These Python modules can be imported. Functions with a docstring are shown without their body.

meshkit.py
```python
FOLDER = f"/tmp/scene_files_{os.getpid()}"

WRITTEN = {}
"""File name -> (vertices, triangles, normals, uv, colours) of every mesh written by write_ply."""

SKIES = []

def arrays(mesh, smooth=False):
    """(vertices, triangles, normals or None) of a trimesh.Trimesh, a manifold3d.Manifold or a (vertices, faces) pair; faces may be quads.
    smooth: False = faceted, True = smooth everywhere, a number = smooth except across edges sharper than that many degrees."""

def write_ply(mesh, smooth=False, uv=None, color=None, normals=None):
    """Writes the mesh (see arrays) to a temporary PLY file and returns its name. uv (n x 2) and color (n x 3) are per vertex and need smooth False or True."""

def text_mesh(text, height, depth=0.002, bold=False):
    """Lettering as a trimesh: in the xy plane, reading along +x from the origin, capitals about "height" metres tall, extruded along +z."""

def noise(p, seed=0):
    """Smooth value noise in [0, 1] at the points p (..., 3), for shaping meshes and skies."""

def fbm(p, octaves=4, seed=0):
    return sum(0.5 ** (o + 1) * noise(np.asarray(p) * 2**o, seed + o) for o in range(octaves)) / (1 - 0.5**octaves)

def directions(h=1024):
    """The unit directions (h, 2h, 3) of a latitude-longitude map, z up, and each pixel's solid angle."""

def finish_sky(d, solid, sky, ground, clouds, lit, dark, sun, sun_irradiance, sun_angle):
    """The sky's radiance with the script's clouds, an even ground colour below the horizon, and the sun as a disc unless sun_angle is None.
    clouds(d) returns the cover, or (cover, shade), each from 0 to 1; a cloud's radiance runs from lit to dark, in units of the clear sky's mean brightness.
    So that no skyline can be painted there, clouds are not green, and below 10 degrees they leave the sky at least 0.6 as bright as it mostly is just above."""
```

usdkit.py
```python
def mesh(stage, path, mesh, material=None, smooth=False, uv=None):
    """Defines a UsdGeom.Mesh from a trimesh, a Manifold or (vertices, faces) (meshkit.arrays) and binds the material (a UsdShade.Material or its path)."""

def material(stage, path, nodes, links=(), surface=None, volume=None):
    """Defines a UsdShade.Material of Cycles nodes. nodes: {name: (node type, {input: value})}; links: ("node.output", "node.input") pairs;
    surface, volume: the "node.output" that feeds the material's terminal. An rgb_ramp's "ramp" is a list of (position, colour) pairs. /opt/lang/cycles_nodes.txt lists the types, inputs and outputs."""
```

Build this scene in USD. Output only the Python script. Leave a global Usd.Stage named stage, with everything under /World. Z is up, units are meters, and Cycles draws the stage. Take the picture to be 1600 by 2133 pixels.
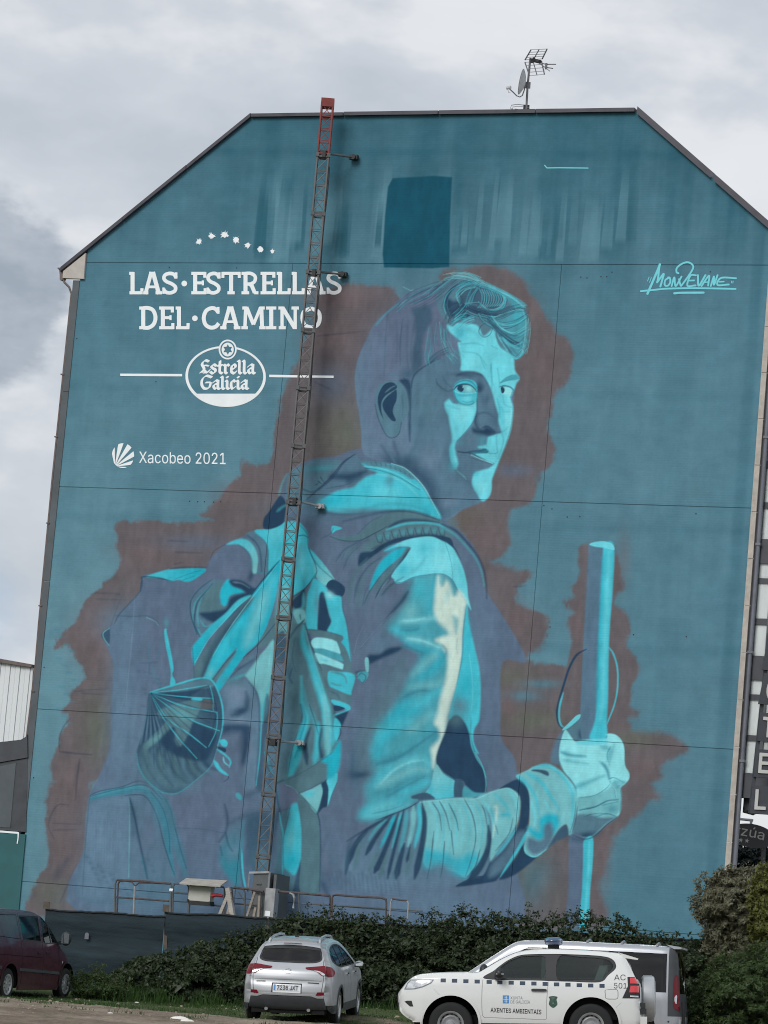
import math, random, sys
import numpy as np
import shapely, shapely.geometry as sg, shapely.affinity as sa, shapely.ops
from scipy.spatial import Delaunay
import trimesh, meshkit, usdkit
from pxr import Gf, Sdf, Usd, UsdGeom, UsdLux, UsdShade, Vt

stage = Usd.Stage.CreateInMemory()
UsdGeom.SetStageUpAxis(stage, UsdGeom.Tokens.z)
UsdGeom.SetStageMetersPerUnit(stage, 1.0)
UsdGeom.Xform.Define(stage, '/World')
UsdGeom.Scope.Define(stage, '/World/Looks')

# ---------------------------------------------------------------- camera: a long lens looking slightly up, held a little askew
FPX, CX, CY = 7400.0, 800.0, 1066.5            # focal length and centre in units of a 1600 x 2133 picture
PITCH, ROLL = math.radians(7.5), math.radians(5.0)
_fw = np.array([0, math.cos(PITCH), math.sin(PITCH)])
_r0, _u0 = np.array([1.0, 0, 0]), np.cross([1.0, 0, 0], _fw)
_rt = math.cos(ROLL) * _r0 + math.sin(ROLL) * _u0
_up = -math.sin(ROLL) * _r0 + math.cos(ROLL) * _u0
cam = UsdGeom.Camera.Define(stage, '/World/camera')
_m = np.eye(4)
_m[0, :3], _m[1, :3], _m[2, :3] = _rt, _up, -_fw
cam.AddTransformOp().Set(Gf.Matrix4d(_m.tolist()))
cam.CreateHorizontalApertureAttr(36.0)
cam.CreateVerticalApertureAttr(48.0)
cam.CreateFocalLengthAttr(36.0 * FPX / 1600)
cam.CreateClippingRangeAttr(Gf.Vec2f(.5, 6000))
cam.CreateFStopAttr(0.0)
EXPOSURE = 0.7
cam.CreateExposureAttr(EXPOSURE)


def ray(px, py):
    d = _fw + _rt * (px - CX) / FPX - _up * (py - CY) / FPX
    return d / d[1]


def at(px, py, y):
    """the point seen at (px, py) of the survey picture, y metres in front of the camera"""
    return ray(px, py) * y


def seen(P):
    P = np.asarray(P, float)
    d = P @ _fw
    return CX + FPX * (P @ _rt) / d, CY - FPX * (P @ _up) / d


# ---------------------------------------------------------------- sky: broken overcast, brighter overhead
SUN_AZ, SUN_EL = math.radians(215), math.radians(36)      # azimuth from +y, clockwise: behind the camera, to the left
sun_dir = np.array([math.sin(SUN_AZ) * math.cos(SUN_EL), math.cos(SUN_AZ) * math.cos(SUN_EL), math.sin(SUN_EL)])


def sky_nodes():
    n, l = {}, []
    n['tc'] = ('texture_coordinate', {})
    n['sky'] = ('sky_texture', {'sky_type': 'single_scattering', 'sun_disc': False, 'sun_elevation': SUN_EL, 'sun_rotation': SUN_AZ, 'air_density': 1.0, 'aerosol_density': 1.2})
    n['sep'] = ('separate_xyz', {})
    l.append(('tc.generated', 'sep.vector'))
    # big soft masses and ragged detail
    n['map'] = ('mapping', {'mapping_type': 'point', 'scale': (7.0, 7.0, 13.0), 'location': (1.35, .4, .22)})
    n['n1'] = ('noise_texture', {'scale': 1.5, 'detail': 5.0, 'roughness': .46, 'distortion': .3})
    n['n2'] = ('noise_texture', {'scale': 5.5, 'detail': 6.0, 'roughness': .58})
    l += [('tc.generated', 'map.vector'), ('map.vector', 'n1.vector'), ('map.vector', 'n2.vector')]
    n['mixn'] = ('mix_float', {'fac': .22})
    l += [('n1.fac', 'mixn.a'), ('n2.fac', 'mixn.b')]
    n['tone'] = ('rgb_ramp', {'ramp': [(0.0, (.58, .635, .71)), (.38, (.68, .73, .80)), (.5, (.80, .84, .90)), (.58, (1.0, 1.02, 1.05)), (1.0, (1.2, 1.21, 1.23))]})
    l.append(('mixn.result', 'tone.fac'))
    # a darker cumulus at the left, its edge broken by noise
    d = ray(40, 560)
    d = d / np.linalg.norm(d)
    n['warp'] = ('mix_vector', {'fac': .018})
    n['dark'] = ('vector_math', {'math_type': 'distance', 'vector2': tuple(d)})
    l += [('tc.generated', 'warp.a'), ('n2.color', 'warp.b'), ('warp.result', 'dark.vector1')]
    n['dramp'] = ('map_range', {'range_type': 'smoothstep', 'from_min': .0235, 'from_max': .031, 'to_min': .92, 'to_max': 0.0, 'clamp': True})
    l.append(('dark.value', 'dramp.value'))
    n['dt'] = ('rgb_ramp', {'ramp': [(.35, (.40, .46, .545)), (.65, (.56, .62, .70))]})
    l.append(('n2.fac', 'dt.fac'))
    n['dcol'] = ('mix_color', {})
    l.append(('dt.color', 'dcol.b'))
    l += [('dramp.result', 'dcol.fac'), ('tone.color', 'dcol.a')]
    # overcast luminance: three times brighter at the zenith than at the horizon
    n['lum'] = ('map_range', {'from_min': 0.0, 'from_max': 1.0, 'to_min': ZEN0, 'to_max': ZEN1, 'clamp': True})
    l.append(('sep.z', 'lum.value'))
    n['cl'] = ('vector_math', {'math_type': 'scale'})
    l += [('dcol.result', 'cl.vector1'), ('lum.result', 'cl.scale')]
    n['cl2'] = ('vector_math', {'math_type': 'scale', 'scale': CLOUD})
    l.append(('cl.vector', 'cl2.vector1'))
    # a few gaps where the blue shows, low on the left
    e = ray(20, 1215)
    e = e / np.linalg.norm(e)
    n['gap'] = ('vector_math', {'math_type': 'distance', 'vector2': tuple(e)})
    l.append(('warp.result', 'gap.vector1'))
    n['gramp'] = ('map_range', {'range_type': 'smoothstep', 'from_min': .008, 'from_max': .026, 'to_min': .45, 'to_max': 0.0, 'clamp': True})
    l.append(('gap.value', 'gramp.value'))
    n['gcol'] = ('mix_color', {'b': tuple(CLOUD * np.array([.50, .68, .95]))})
    l += [('gramp.result', 'gcol.fac'), ('cl2.vector', 'gcol.a')]
    n['cover'] = ('mix_color', {'fac': .94})
    l += [('sky.color', 'cover.a'), ('gcol.result', 'cover.b')]
    n['bg'] = ('background_shader', {'strength': .1})
    l.append(('cover.result', 'bg.color'))
    return n, l


ZEN0, ZEN1, CLOUD = 1.06, 1.25, 4.35
dome = UsdLux.DomeLight.Define(stage, '/World/sky')
dome.CreateIntensityAttr(1.0)
_n, _l = sky_nodes()
_skym = usdkit.material(stage, '/World/Looks/sky', _n, _l, surface='bg.background')
UsdShade.MaterialBindingAPI.Apply(dome.GetPrim()).Bind(_skym)
dome.GetPrim().SetCustomDataByKey('kind', 'structure')
sun = UsdLux.DistantLight.Define(stage, '/World/sun')
sun.CreateNormalizeAttr(True) if hasattr(sun, 'CreateNormalizeAttr') else None
sun.CreateIntensityAttr(.32)
sun.CreateAngleAttr(28.0)
sun.CreateColorAttr(Gf.Vec3f(1.0, .975, .94))
_z = sun_dir / np.linalg.norm(sun_dir)
_x = np.cross([0, 0, 1.0], _z)
_x /= np.linalg.norm(_x)
_sm = np.eye(4)
_sm[0, :3], _sm[1, :3], _sm[2, :3] = _x, np.cross(_z, _x), _z
sun.AddTransformOp().Set(Gf.Matrix4d(_sm.tolist()))

# ---------------------------------------------------------------- scene helpers
_used = {}


def path_for(name, parent):
    base = parent if isinstance(parent, str) else str(parent.GetPath())
    p = f'{base}/{name}'
    if p in _used:
        _used[p] += 1
        p = f'{p}_{_used[p] - 1:03d}'
    else:
        _used[p] = 1
    return p


def tag(prim, label=None, cat=None, group=None, kind=None):
    for k, v in (('label', label), ('category', cat), ('group', group), ('kind', kind)):
        if v:
            prim.SetCustomDataByKey(k, v)
    return prim


def thing(name, label, cat, loc=(0, 0, 0), mat=None, group=None, kind=None):
    x = UsdGeom.Xform.Define(stage, path_for(name, '/World'))
    if mat is not None:
        x.AddTransformOp().Set(Gf.Matrix4d(np.asarray(mat).T.tolist()))
    else:
        x.AddTranslateOp().Set(Gf.Vec3d(*map(float, loc)))
    return tag(x.GetPrim(), label, cat, group, kind)


def obj(name, mesh, mat, parent='/World', smooth=False, normals=None, label=None, cat=None, group=None, kind=None, primvars=None, rel=None):
    """one Mesh prim; rel = matrix4 of the parent, when the mesh is given in world coordinates"""
    if normals is None:
        v, f, n = meshkit.arrays(mesh, smooth)
    else:
        v, f, n = np.asarray(mesh[0], float), np.asarray(mesh[1], int), np.asarray(normals)
    if rel is not None:
        inv = np.linalg.inv(rel)
        v = v @ inv[:3, :3].T + inv[:3, 3]
        n = None if n is None else n @ inv[:3, :3].T
    m = UsdGeom.Mesh.Define(stage, path_for(name, parent))
    m.CreatePointsAttr(Vt.Vec3fArray.FromNumpy(np.ascontiguousarray(v, np.float32)))
    m.CreateFaceVertexCountsAttr(Vt.IntArray.FromNumpy(np.full(len(f), f.shape[1], np.int32)))
    m.CreateFaceVertexIndicesAttr(Vt.IntArray.FromNumpy(np.ascontiguousarray(f, np.int32).ravel()))
    m.CreateSubdivisionSchemeAttr('none')
    if n is not None:
        m.CreateNormalsAttr(Vt.Vec3fArray.FromNumpy(np.ascontiguousarray(n, np.float32)))
        m.SetNormalsInterpolation('vertex')
    for k, a in (primvars or {}).items():
        UsdGeom.PrimvarsAPI(m).CreatePrimvar(k, Sdf.ValueTypeNames.Color3fArray, 'vertex').Set(Vt.Vec3fArray.FromNumpy(np.ascontiguousarray(a, np.float32)))
    if mat is not None:
        UsdShade.MaterialBindingAPI.Apply(m.GetPrim()).Bind(M[mat] if isinstance(mat, str) else mat)
    return tag(m.GetPrim(), label, cat, group, kind)


class MB:
    """collects simple solids into one mesh"""

    def __init__(self):
        self.v, self.f, self.n = [], [], 0

    def add(self, v, f):
        v, f = np.asarray(v, float), np.asarray(f, int)
        if f.shape[1] == 4:
            f = np.vstack([f[:, [0, 1, 2]], f[:, [0, 2, 3]]])
        self.v.append(v)
        self.f.append(f + self.n)
        self.n += len(v)
        return self

    def box(self, lo, hi, T=None):
        (a, b, c), (d, e, g) = lo, hi
        v = np.array([[x, y, z] for x in (a, d) for y in (b, e) for z in (c, g)], float)
        f = [[0, 1, 3, 2], [4, 6, 7, 5], [0, 4, 5, 1], [2, 3, 7, 6], [0, 2, 6, 4], [1, 5, 7, 3]]
        return self.add(v if T is None else T(v), f)

    def tube(self, pts, r, k=6, r2=None, cap=True):
        p = np.asarray(pts, float)
        rr = np.linspace(r, r if r2 is None else r2, len(p))
        t = np.gradient(p, axis=0)
        t /= np.linalg.norm(t, axis=1, keepdims=True) + 1e-12
        ref = np.array([0, 0, 1.0]) if abs(t[0, 2]) < .9 else np.array([1.0, 0, 0])
        v = []
        for q, d, w in zip(p, t, rr):
            a = np.cross(d, ref)
            a /= np.linalg.norm(a) + 1e-12
            b = np.cross(d, a)
            an = np.arange(k) * 2 * math.pi / k + math.pi / k
            v.append(q + w * (np.cos(an)[:, None] * a + np.sin(an)[:, None] * b))
        v = np.vstack(v)
        f = []
        for i in range(len(p) - 1):
            for j in range(k):
                f.append([i * k + j, (i + 1) * k + j, (i + 1) * k + (j + 1) % k, i * k + (j + 1) % k])
        self.add(v, f)
        if cap:
            for i in (0, len(p) - 1):
                self.add(v[i * k:i * k + k], [[0, j, j + 1] for j in range(1, k - 1)])
        return self

    def bar(self, a, b, w, h=None, up=(0, 0, 1)):
        """square bar from a to b"""
        a, b = np.asarray(a, float), np.asarray(b, float)
        h = w if h is None else h
        d = b - a
        d = d / np.linalg.norm(d)
        up = np.asarray(up, float)
        if abs(d @ up) > .95:
            up = np.array([1.0, .3, 0])
        s = np.cross(d, up)
        s /= np.linalg.norm(s)
        t = np.cross(s, d)
        v = np.array([p + s * sx * w / 2 + t * sy * h / 2 for p in (a, b) for sx, sy in ((-1, -1), (1, -1), (1, 1), (-1, 1))])
        return self.add(v, [[0, 1, 5, 4], [1, 2, 6, 5], [2, 3, 7, 6], [3, 0, 4, 7], [0, 3, 2, 1], [4, 5, 6, 7]])

    def poly(self, poly, z0, z1, T):
        """extruded shapely polygon; T maps (n,3)"""
        for g in getattr(poly, 'geoms', [poly]):
            if g.is_empty or g.area < 1e-7:
                continue
            m = trimesh.creation.extrude_polygon(g, z1 - z0, engine='earcut')
            v = np.array(m.vertices)
            v[:, 2] += z0
            self.add(T(v), np.array(m.faces))
        return self

    def mesh(self):
        return np.vstack(self.v), np.vstack(self.f)

    def build(self, name, mat, parent='/World', **k):
        return obj(name, self.mesh(), mat, parent, **k)


M = {}


def mat(name, base, rough=.6, metal=0.0, spec=.4, noise=None, bump=None, coat=0.0, extra=None):
    """principled look; noise = (scale, amount, [stretch]) varies the colour, bump = (scale, strength, distance)"""
    n = {'p': ('principled_bsdf', {'base_color': tuple(base), 'roughness': rough, 'metallic': metal, 'specular_ior_level': spec, 'coat_weight': coat, **(extra or {})})}
    l = []
    if noise or bump:
        n['tc'] = ('texture_coordinate', {})
    if noise:
        s, a = noise[0], noise[1]
        n['mp'] = ('mapping', {'mapping_type': 'point', 'scale': tuple(noise[2]) if len(noise) > 2 else (1, 1, 1)})
        n['nz'] = ('noise_texture', {'scale': s, 'detail': 5.0, 'roughness': .6})
        lo, hi = np.clip(np.array(base) * (1 - a), 0, 1), np.clip(np.array(base) * (1 + a), 0, 1)
        n['rp'] = ('rgb_ramp', {'ramp': [(.25, tuple(lo)), (.75, tuple(hi))]})
        l += [('tc.object', 'mp.vector'), ('mp.vector', 'nz.vector'), ('nz.fac', 'rp.fac'), ('rp.color', 'p.base_color')]
        n['rr'] = ('map_range', {'from_min': .3, 'from_max': .7, 'to_min': max(.03, rough - .08), 'to_max': min(1, rough + .1), 'clamp': True})
        l += [('nz.fac', 'rr.value'), ('rr.result', 'p.roughness')]
    if bump:
        n['bn'] = ('noise_texture', {'scale': bump[0], 'detail': 4.0, 'roughness': .6})
        n['bp'] = ('bump', {'strength': bump[1], 'distance': bump[2]})
        l += [('tc.object', 'bn.vector'), ('bn.fac', 'bp.height'), ('bp.normal', 'p.normal')]
    M[name] = usdkit.material(stage, f'/World/Looks/{name}', n, l, surface='p.BSDF')


def glass(name, tint, gloss=.9, rough=.02):
    n = {'t': ('transparent_bsdf', {'color': tuple(tint)}), 'g': ('glossy_bsdf', {'color': (gloss,) * 3, 'roughness': rough}),
         'f': ('fresnel', {'IOR': 1.55}), 'm': ('mix_closure', {})}
    M[name] = usdkit.material(stage, f'/World/Looks/{name}', n, [('f.fac', 'm.fac'), ('t.BSDF', 'm.closure1'), ('g.BSDF', 'm.closure2')], surface='m.closure')


def leafmat(name, cols, rough=.5, trans=.25):
    """leaf look whose tone varies from leaf to leaf"""
    n = {'o': ('geometry', {}), 'r': ('rgb_ramp', {'ramp': [(i / (len(cols) - 1), c) for i, c in enumerate(cols)]}),
         'p': ('principled_bsdf', {'roughness': rough, 'specular_ior_level': .35}), 't': ('translucent_bsdf', {}), 'm': ('mix_closure', {'fac': trans})}
    M[name] = usdkit.material(stage, f'/World/Looks/{name}', n, [('o.random_per_island', 'r.fac'), ('r.color', 'p.base_color'), ('r.color', 't.color'), ('p.BSDF', 'm.closure1'), ('t.BSDF', 'm.closure2')], surface='m.closure')


def S(*c):
    """sRGB (0-255) to linear"""
    c = np.asarray(c, float) / 255
    return tuple(np.where(c <= .04045, c / 12.92, ((c + .055) / 1.055) ** 2.4))


mat('charcoal', (.045, .05, .06), .45, spec=.5, noise=(3, .2))
mat('dark_trim', (.05, .05, .065), .4, noise=(2, .3))
mat('brown_pipe', (.13, .105, .10), .45, noise=(4, .25))
mat('grey_pipe', (.15, .16, .19), .4, noise=(3, .15))
mat('concrete', (.42, .385, .345), .85, noise=(5, .22), bump=(40, .3, .01))
mat('render_cream', (.46, .43, .395), .85, noise=(6, .12))
mat('roof_tile', (.16, .10, .08), .8, noise=(6, .3))
mat('curtain', (.84, .88, .88), .9, noise=(1.5, .08, (6, 6, .4)))
mat('white_sheet', (.62, .65, .67), .5, noise=(1.2, .08, (1, 1, .3)))
mat('teal_wall', (.030, .115, .125), .8, noise=(2, .2))
mat('grey_panel', (.075, .09, .10), .5, noise=(1.5, .25))
mat('mast_red', (.19, .035, .03), .6, noise=(4, .35))
mat('mast_grey', (.115, .112, .113), .55, metal=.25, noise=(5, .3))
mat('rust_rail', (.075, .06, .06), .6, noise=(9, .5))
mat('galv', (.32, .33, .34), .45, metal=.5, noise=(6, .2))
mat('galv_dark', (.10, .11, .115), .5, metal=.3, noise=(3, .25))
mat('box_cream', (.42, .42, .38), .6, noise=(4, .12))
mat('old_wood', (.26, .23, .20), .85, noise=(5, .35, (1, 1, 6)))
mat('pale_wood', (.36, .34, .31), .85, noise=(5, .25, (1, 1, 6)))
mat('red_plastic', (.35, .03, .04), .4)
mat('black_plastic', (.018, .02, .022), .5, noise=(5, .3))
mat('net', (.021, .035, .043), .8, spec=.2, noise=(2.2, .45, (.6, .6, 5)), bump=(30, .5, .02))
mat('net_edge', (.02, .026, .03), .8)
mat('post_wood', (.10, .085, .07), .9, noise=(8, .4))
mat('dish', (.40, .42, .44), .5, metal=.1, noise=(3, .1))
mat('aerial', (.16, .16, .17), .45, metal=.5)
mat('letter_white', tuple(np.array((.80, .84, .86))), .7, noise=(3, .05))
mat('letter_cyan', (.16, .60, .68), .7, noise=(3, .08))
mat('sign_letter', (.50, .51, .49), .5, noise=(3, .06))

WALL_GAIN = .95
# ---------------------------------------------------------------- the painted wall: brush strokes and fills
# frames of the tracing: origin and scale of each tracing sheet, in drawing units (about 85 units to a metre of wall)
FR = {'X': (0, 0, 1), 'H': (720, 560, 4), 'V': (840, 740, 1600 / 260), 'C': (540, 900, 4), 'B': (360, 1080, 4), 'S': (700, 1080, 4), 'A': (700, 1480, 4),
      'P': (180, 1180, 4), 'M': (440, 1280, 16 / 3), 'Q': (140, 1540, 4), 'N': (440, 1560, 16 / 3), 'R': (1040, 1100, 4), 'F': (1040, 1480, 4), 'L': (0, 1300, 1422 / 400)}
COL = dict(bgd=(56, 100, 116), bgm=(81, 122, 138), bgl=(98, 138, 152), brown=(98, 93, 97), red=(108, 95, 98), olive=(95, 100, 93), tan=(100, 96, 93), ink=(62, 66, 82),
           pur=(87, 107, 130), pur2=(92, 106, 130), blu=(94, 122, 145), sla=(82, 119, 136), slp=(83, 115, 136), slg=(80, 115, 127), nav=(36, 64, 90), nav2=(56, 86, 108),
           cy=(66, 182, 200), cyb=(34, 168, 190), cyl=(104, 202, 216), cyp=(136, 213, 221), cyg=(112, 180, 188), cym=(70, 154, 170), cyd=(52, 124, 144), crm=(190, 214, 205), lav=(112, 134, 158))

OPS = []
_el = ['wall']


def el(name):
    _el[0] = name


def fl(fr, col, pts, soft=1.1, a=1.0, smooth=True, tag=True, g=None):
    """a filled patch of paint; g = (x0, y0, x1, y1, colour2) blends to a second colour"""
    OPS.append(('f', fr, col, pts, soft, a, smooth, _el[0] if tag else None, g))


def st(fr, col, w, pts, soft=.9, a=1.0, w2=None):
    """a brush stroke of width w (frame units), tapering to w2"""
    OPS.append(('s', fr, col, pts, soft, a, w, w if w2 is None else w2, None))


def bl(fr, col, x, y, rx, ry, ang=0, a=1.0):
    """a soft round spray of paint"""
    OPS.append(('b', fr, col, (x, y, rx, ry, ang), 0, a, None, None, None))


# --- warm halo round the figure
el('halo')
fl('X', 'brown', [668, 607, 730, 592, 812, 597, 830, 640, 800, 760, 760, 960, 700, 975, 640, 1000, 600, 1060, 560, 1100, 520, 1130, 440, 1200, 380, 1240, 300, 1260, 255, 1300, 240, 1400, 245, 1520, 215, 1610, 190, 1660, 185, 1760, 172, 1905, 55, 1905, 70, 1860, 85, 1820, 97, 1770, 92, 1735, 95, 1670, 110, 1625, 107, 1585, 127, 1540, 145, 1495, 127, 1480, 136, 1450, 168, 1420, 166, 1390, 150, 1352, 116, 1350, 140, 1310, 163, 1290, 190, 1240, 226, 1200, 246, 1170, 238, 1130, 265, 1092, 440, 1085, 420, 1072, 470, 1022, 497, 985, 503, 966, 568, 958, 574, 900, 585, 840, 604, 790, 622, 740, 644, 700, 662, 660], soft=5)
fl('X', 'brown', [960, 556, 1050, 560, 1078, 580, 1120, 625, 1158, 690, 1190, 722, 1184, 780, 1152, 830, 1142, 900, 1152, 960, 1122, 1000, 1102, 1040, 1062, 1062, 1064, 1130, 1050, 1167, 1028, 1176, 1097, 1190, 1100, 1210, 1080, 1240, 1084, 1260, 1147, 1285, 1146, 1315, 1136, 1345, 1102, 1374, 1130, 1382, 1175, 1392, 1180, 1400, 1185, 1500, 1170, 1600, 1060, 1600, 1000, 1400, 960, 1100, 900, 800, 900, 600], soft=7)
fl('R', 'brown', [740, 105, 670, 170, 660, 330, 612, 480, 612, 560, 520, 610, 640, 700, 580, 770, 600, 900, 620, 1060, 540, 1150, 400, 1300, 420, 1700, 1000, 1700, 1070, 1640, 1095, 1560, 1130, 1380, 1152, 1180, 1140, 1080, 1060, 960, 1090, 860, 1090, 730, 990, 640, 1020, 430, 1000, 200, 955, 150, 880, 105], soft=6)
fl('F', 'brown', [1090, 0, 1050, 140, 1200, 190, 1450, 230, 1560, 350, 1400, 420, 1370, 500, 1380, 560, 1290, 640, 1380, 710, 1250, 760, 1150, 880, 1040, 990, 960, 1060, 910, 1150, 870, 1330, 840, 1500, 830, 1800, 60, 1800, 100, 1400, 130, 560, 0, 300, 0, 0], soft=9)
el('wall')
for x, y, rx, ry, c, a in ((700, 620, 70, 22, 'red', .8), (690, 700, 60, 40, 'red', .5), (720, 900, 60, 70, 'olive', .9), (690, 800, 40, 40, 'pur', .55), (640, 1030, 60, 30, 'red', .4), (480, 1030, 50, 30, 'red', .4), (400, 1130, 90, 18, 'pur', .5), (300, 1150, 60, 30, 'red', .5),
                           (200, 1330, 50, 60, 'red', .6), (205, 1520, 35, 70, 'olive', 1), (150, 1640, 40, 60, 'red', .5), (140, 1760, 40, 50, 'red', .4), (110, 1860, 40, 30, 'olive', .7), (1130, 760, 30, 60, 'red', .5), (1080, 640, 50, 40, 'red', .4), (1070, 980, 40, 14, 'pur', .6), (970, 1080, 40, 30, 'tan', .9),
                           (1010, 1120, 40, 40, 'red', .5), (1080, 1290, 30, 40, 'red', .5), (1060, 1410, 60, 22, 'olive', .7), (1110, 1500, 60, 22, 'olive', 1), (1090, 1450, 40, 12, 'bgm', .8), (1130, 1425, 40, 10, 'bgm', .8), (1060, 1470, 14, 30, 'red', .7), (1200, 1300, 14, 30, 'red', .6), (1300, 1160, 14, 60, 'red', .4),
                           (1320, 1540, 50, 18, 'olive', .8), (1340, 1600, 40, 26, 'red', .5), (1260, 1780, 14, 90, 'red', .5), (1110, 1830, 50, 60, 'cyd', .5), (1120, 1720, 30, 60, 'olive', .8), (1080, 1780, 26, 90, 'olive', .6), (1150, 1860, 30, 40, 'tan', .5)):
    bl('X', c, x, y, rx, ry, 0, a)
for p in ([660, 700, 760, 690], [655, 795, 690, 812], [250, 1238, 240, 1239], [196, 1235, 246, 1236], [200, 1248, 262, 1250], [155, 1440, 228, 1434], [170, 1444, 222, 1447], [128, 1566, 190, 1572], [125, 1880, 160, 1800], [110, 1715, 168, 1717], [112, 1729, 168, 1728], [350, 1126, 390, 1128], [365, 1150, 420, 1152], [362, 1175, 380, 1172], [1070, 1222, 1096, 1220]):
    st('X', 'ink', 4, p, 3, .55, 1)
st('L', 'ink', 10, [440, 940, 440, 850, 470, 760, 520, 700], 2, .7, 3)
st('L', 'ink', 7, [440, 945, 560, 960, 680, 968], 2, .7, 3)
st('L', 'ink', 16, [590, 1000, 570, 1150, 560, 1300], 3, .7, 5)
st('L', 'ink', 9, [500, 1340, 430, 1340, 380, 1410, 360, 1500, 400, 1590], 3, .7, 3)
st('L', 'ink', 40, [520, 1720, 460, 1800, 400, 1890], 9, .5, 60)
for i in range(14):
    st('L', 'cyd', 12, [400 + (i * 37) % 130, 40 + (i * 53) % 700, 440 + (i * 37) % 130, 44 + (i * 53) % 700], 3, .55, 4)

# --- the figure: jacket
el('man')
fl('X', 'pur', [590, 1010, 640, 960, 700, 950, 745, 935, 800, 950, 870, 975, 905, 1020, 925, 1080, 950, 1100, 985, 1135, 1003, 1180, 1012, 1230, 1050, 1287, 1097, 1377, 1047, 1379, 1043, 1480, 1045, 1540, 1072, 1580, 1076, 1640, 1072, 1780, 1058, 1945, 600, 1945, 560, 1500, 580, 1200], soft=2.5)
bl('X', 'slp', 690, 1060, 110, 26, 0, .9)
bl('X', 'nav2', 980, 1560, 40, 60, 0, .4)
bl('X', 'blu', 1000, 1330, 30, 90, 0, .5)
bl('X', 'blu', 900, 1880, 120, 40, 0, .8)
bl('X', 'nav2', 740, 1600, 20, 60, 0, .55)
bl('X', 'nav', 745, 1612, 22, 10, 0, .8)
bl('X', 'slp', 690, 1800, 30, 60, 0, .4)
# back of the head, neck
fl('H', 'blu', [150, 1540, 130, 1350, 110, 1200, 85, 1050, 75, 900, 95, 780, 130, 680, 180, 570, 230, 470, 290, 400, 360, 340, 420, 280, 500, 210, 580, 180, 700, 150, 780, 130, 850, 80, 930, 45, 1010, 60, 1100, 90, 1180, 140, 1290, 180, 1400, 230, 1460, 290, 1490, 340, 1515, 430, 1510, 540, 1515, 620, 1480, 700, 1440, 745, 1408, 755, 1405, 830, 1420, 870, 1450, 915, 1420, 960, 1400, 1100, 1340, 1400, 1230, 1720, 1215, 1830, 1180, 1915, 1000, 1990, 870, 2080, 780, 2070, 500, 1800, 300, 1620], soft=2, g=(200, 900, 500, 500, 'pur2'))
bl('H', 'pur2', 300, 1000, 180, 500, 0, .7)
bl('H', 'pur', 560, 420, 200, 260, 0, .5)
fl('H', 'nav2', [560, 330, 700, 320, 720, 420, 690, 480, 640, 600, 640, 780, 600, 850, 560, 890, 555, 700, 580, 560, 575, 430], soft=6, a=.85)
fl('H', 'pur2', [350, 340, 460, 420, 470, 560, 450, 760, 380, 830, 320, 890, 320, 600], soft=5, a=.7)
st('H', 'nav2', 12, [475, 420, 455, 620, 455, 800], 2, .8, 5)
st('H', 'nav2', 8, [350, 380, 330, 620, 320, 900], 2, .5, 4)
st('H', 'nav2', 12, [575, 430, 545, 640, 545, 760], 3, .5, 5)
bl('H', 'nav2', 520, 880, 60, 60, 0, .8)
fl('H', 'nav', [450, 930, 520, 920, 552, 990, 548, 1100, 545, 1300, 535, 1440, 522, 1300, 522, 1100, 500, 1000], soft=4)
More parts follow.
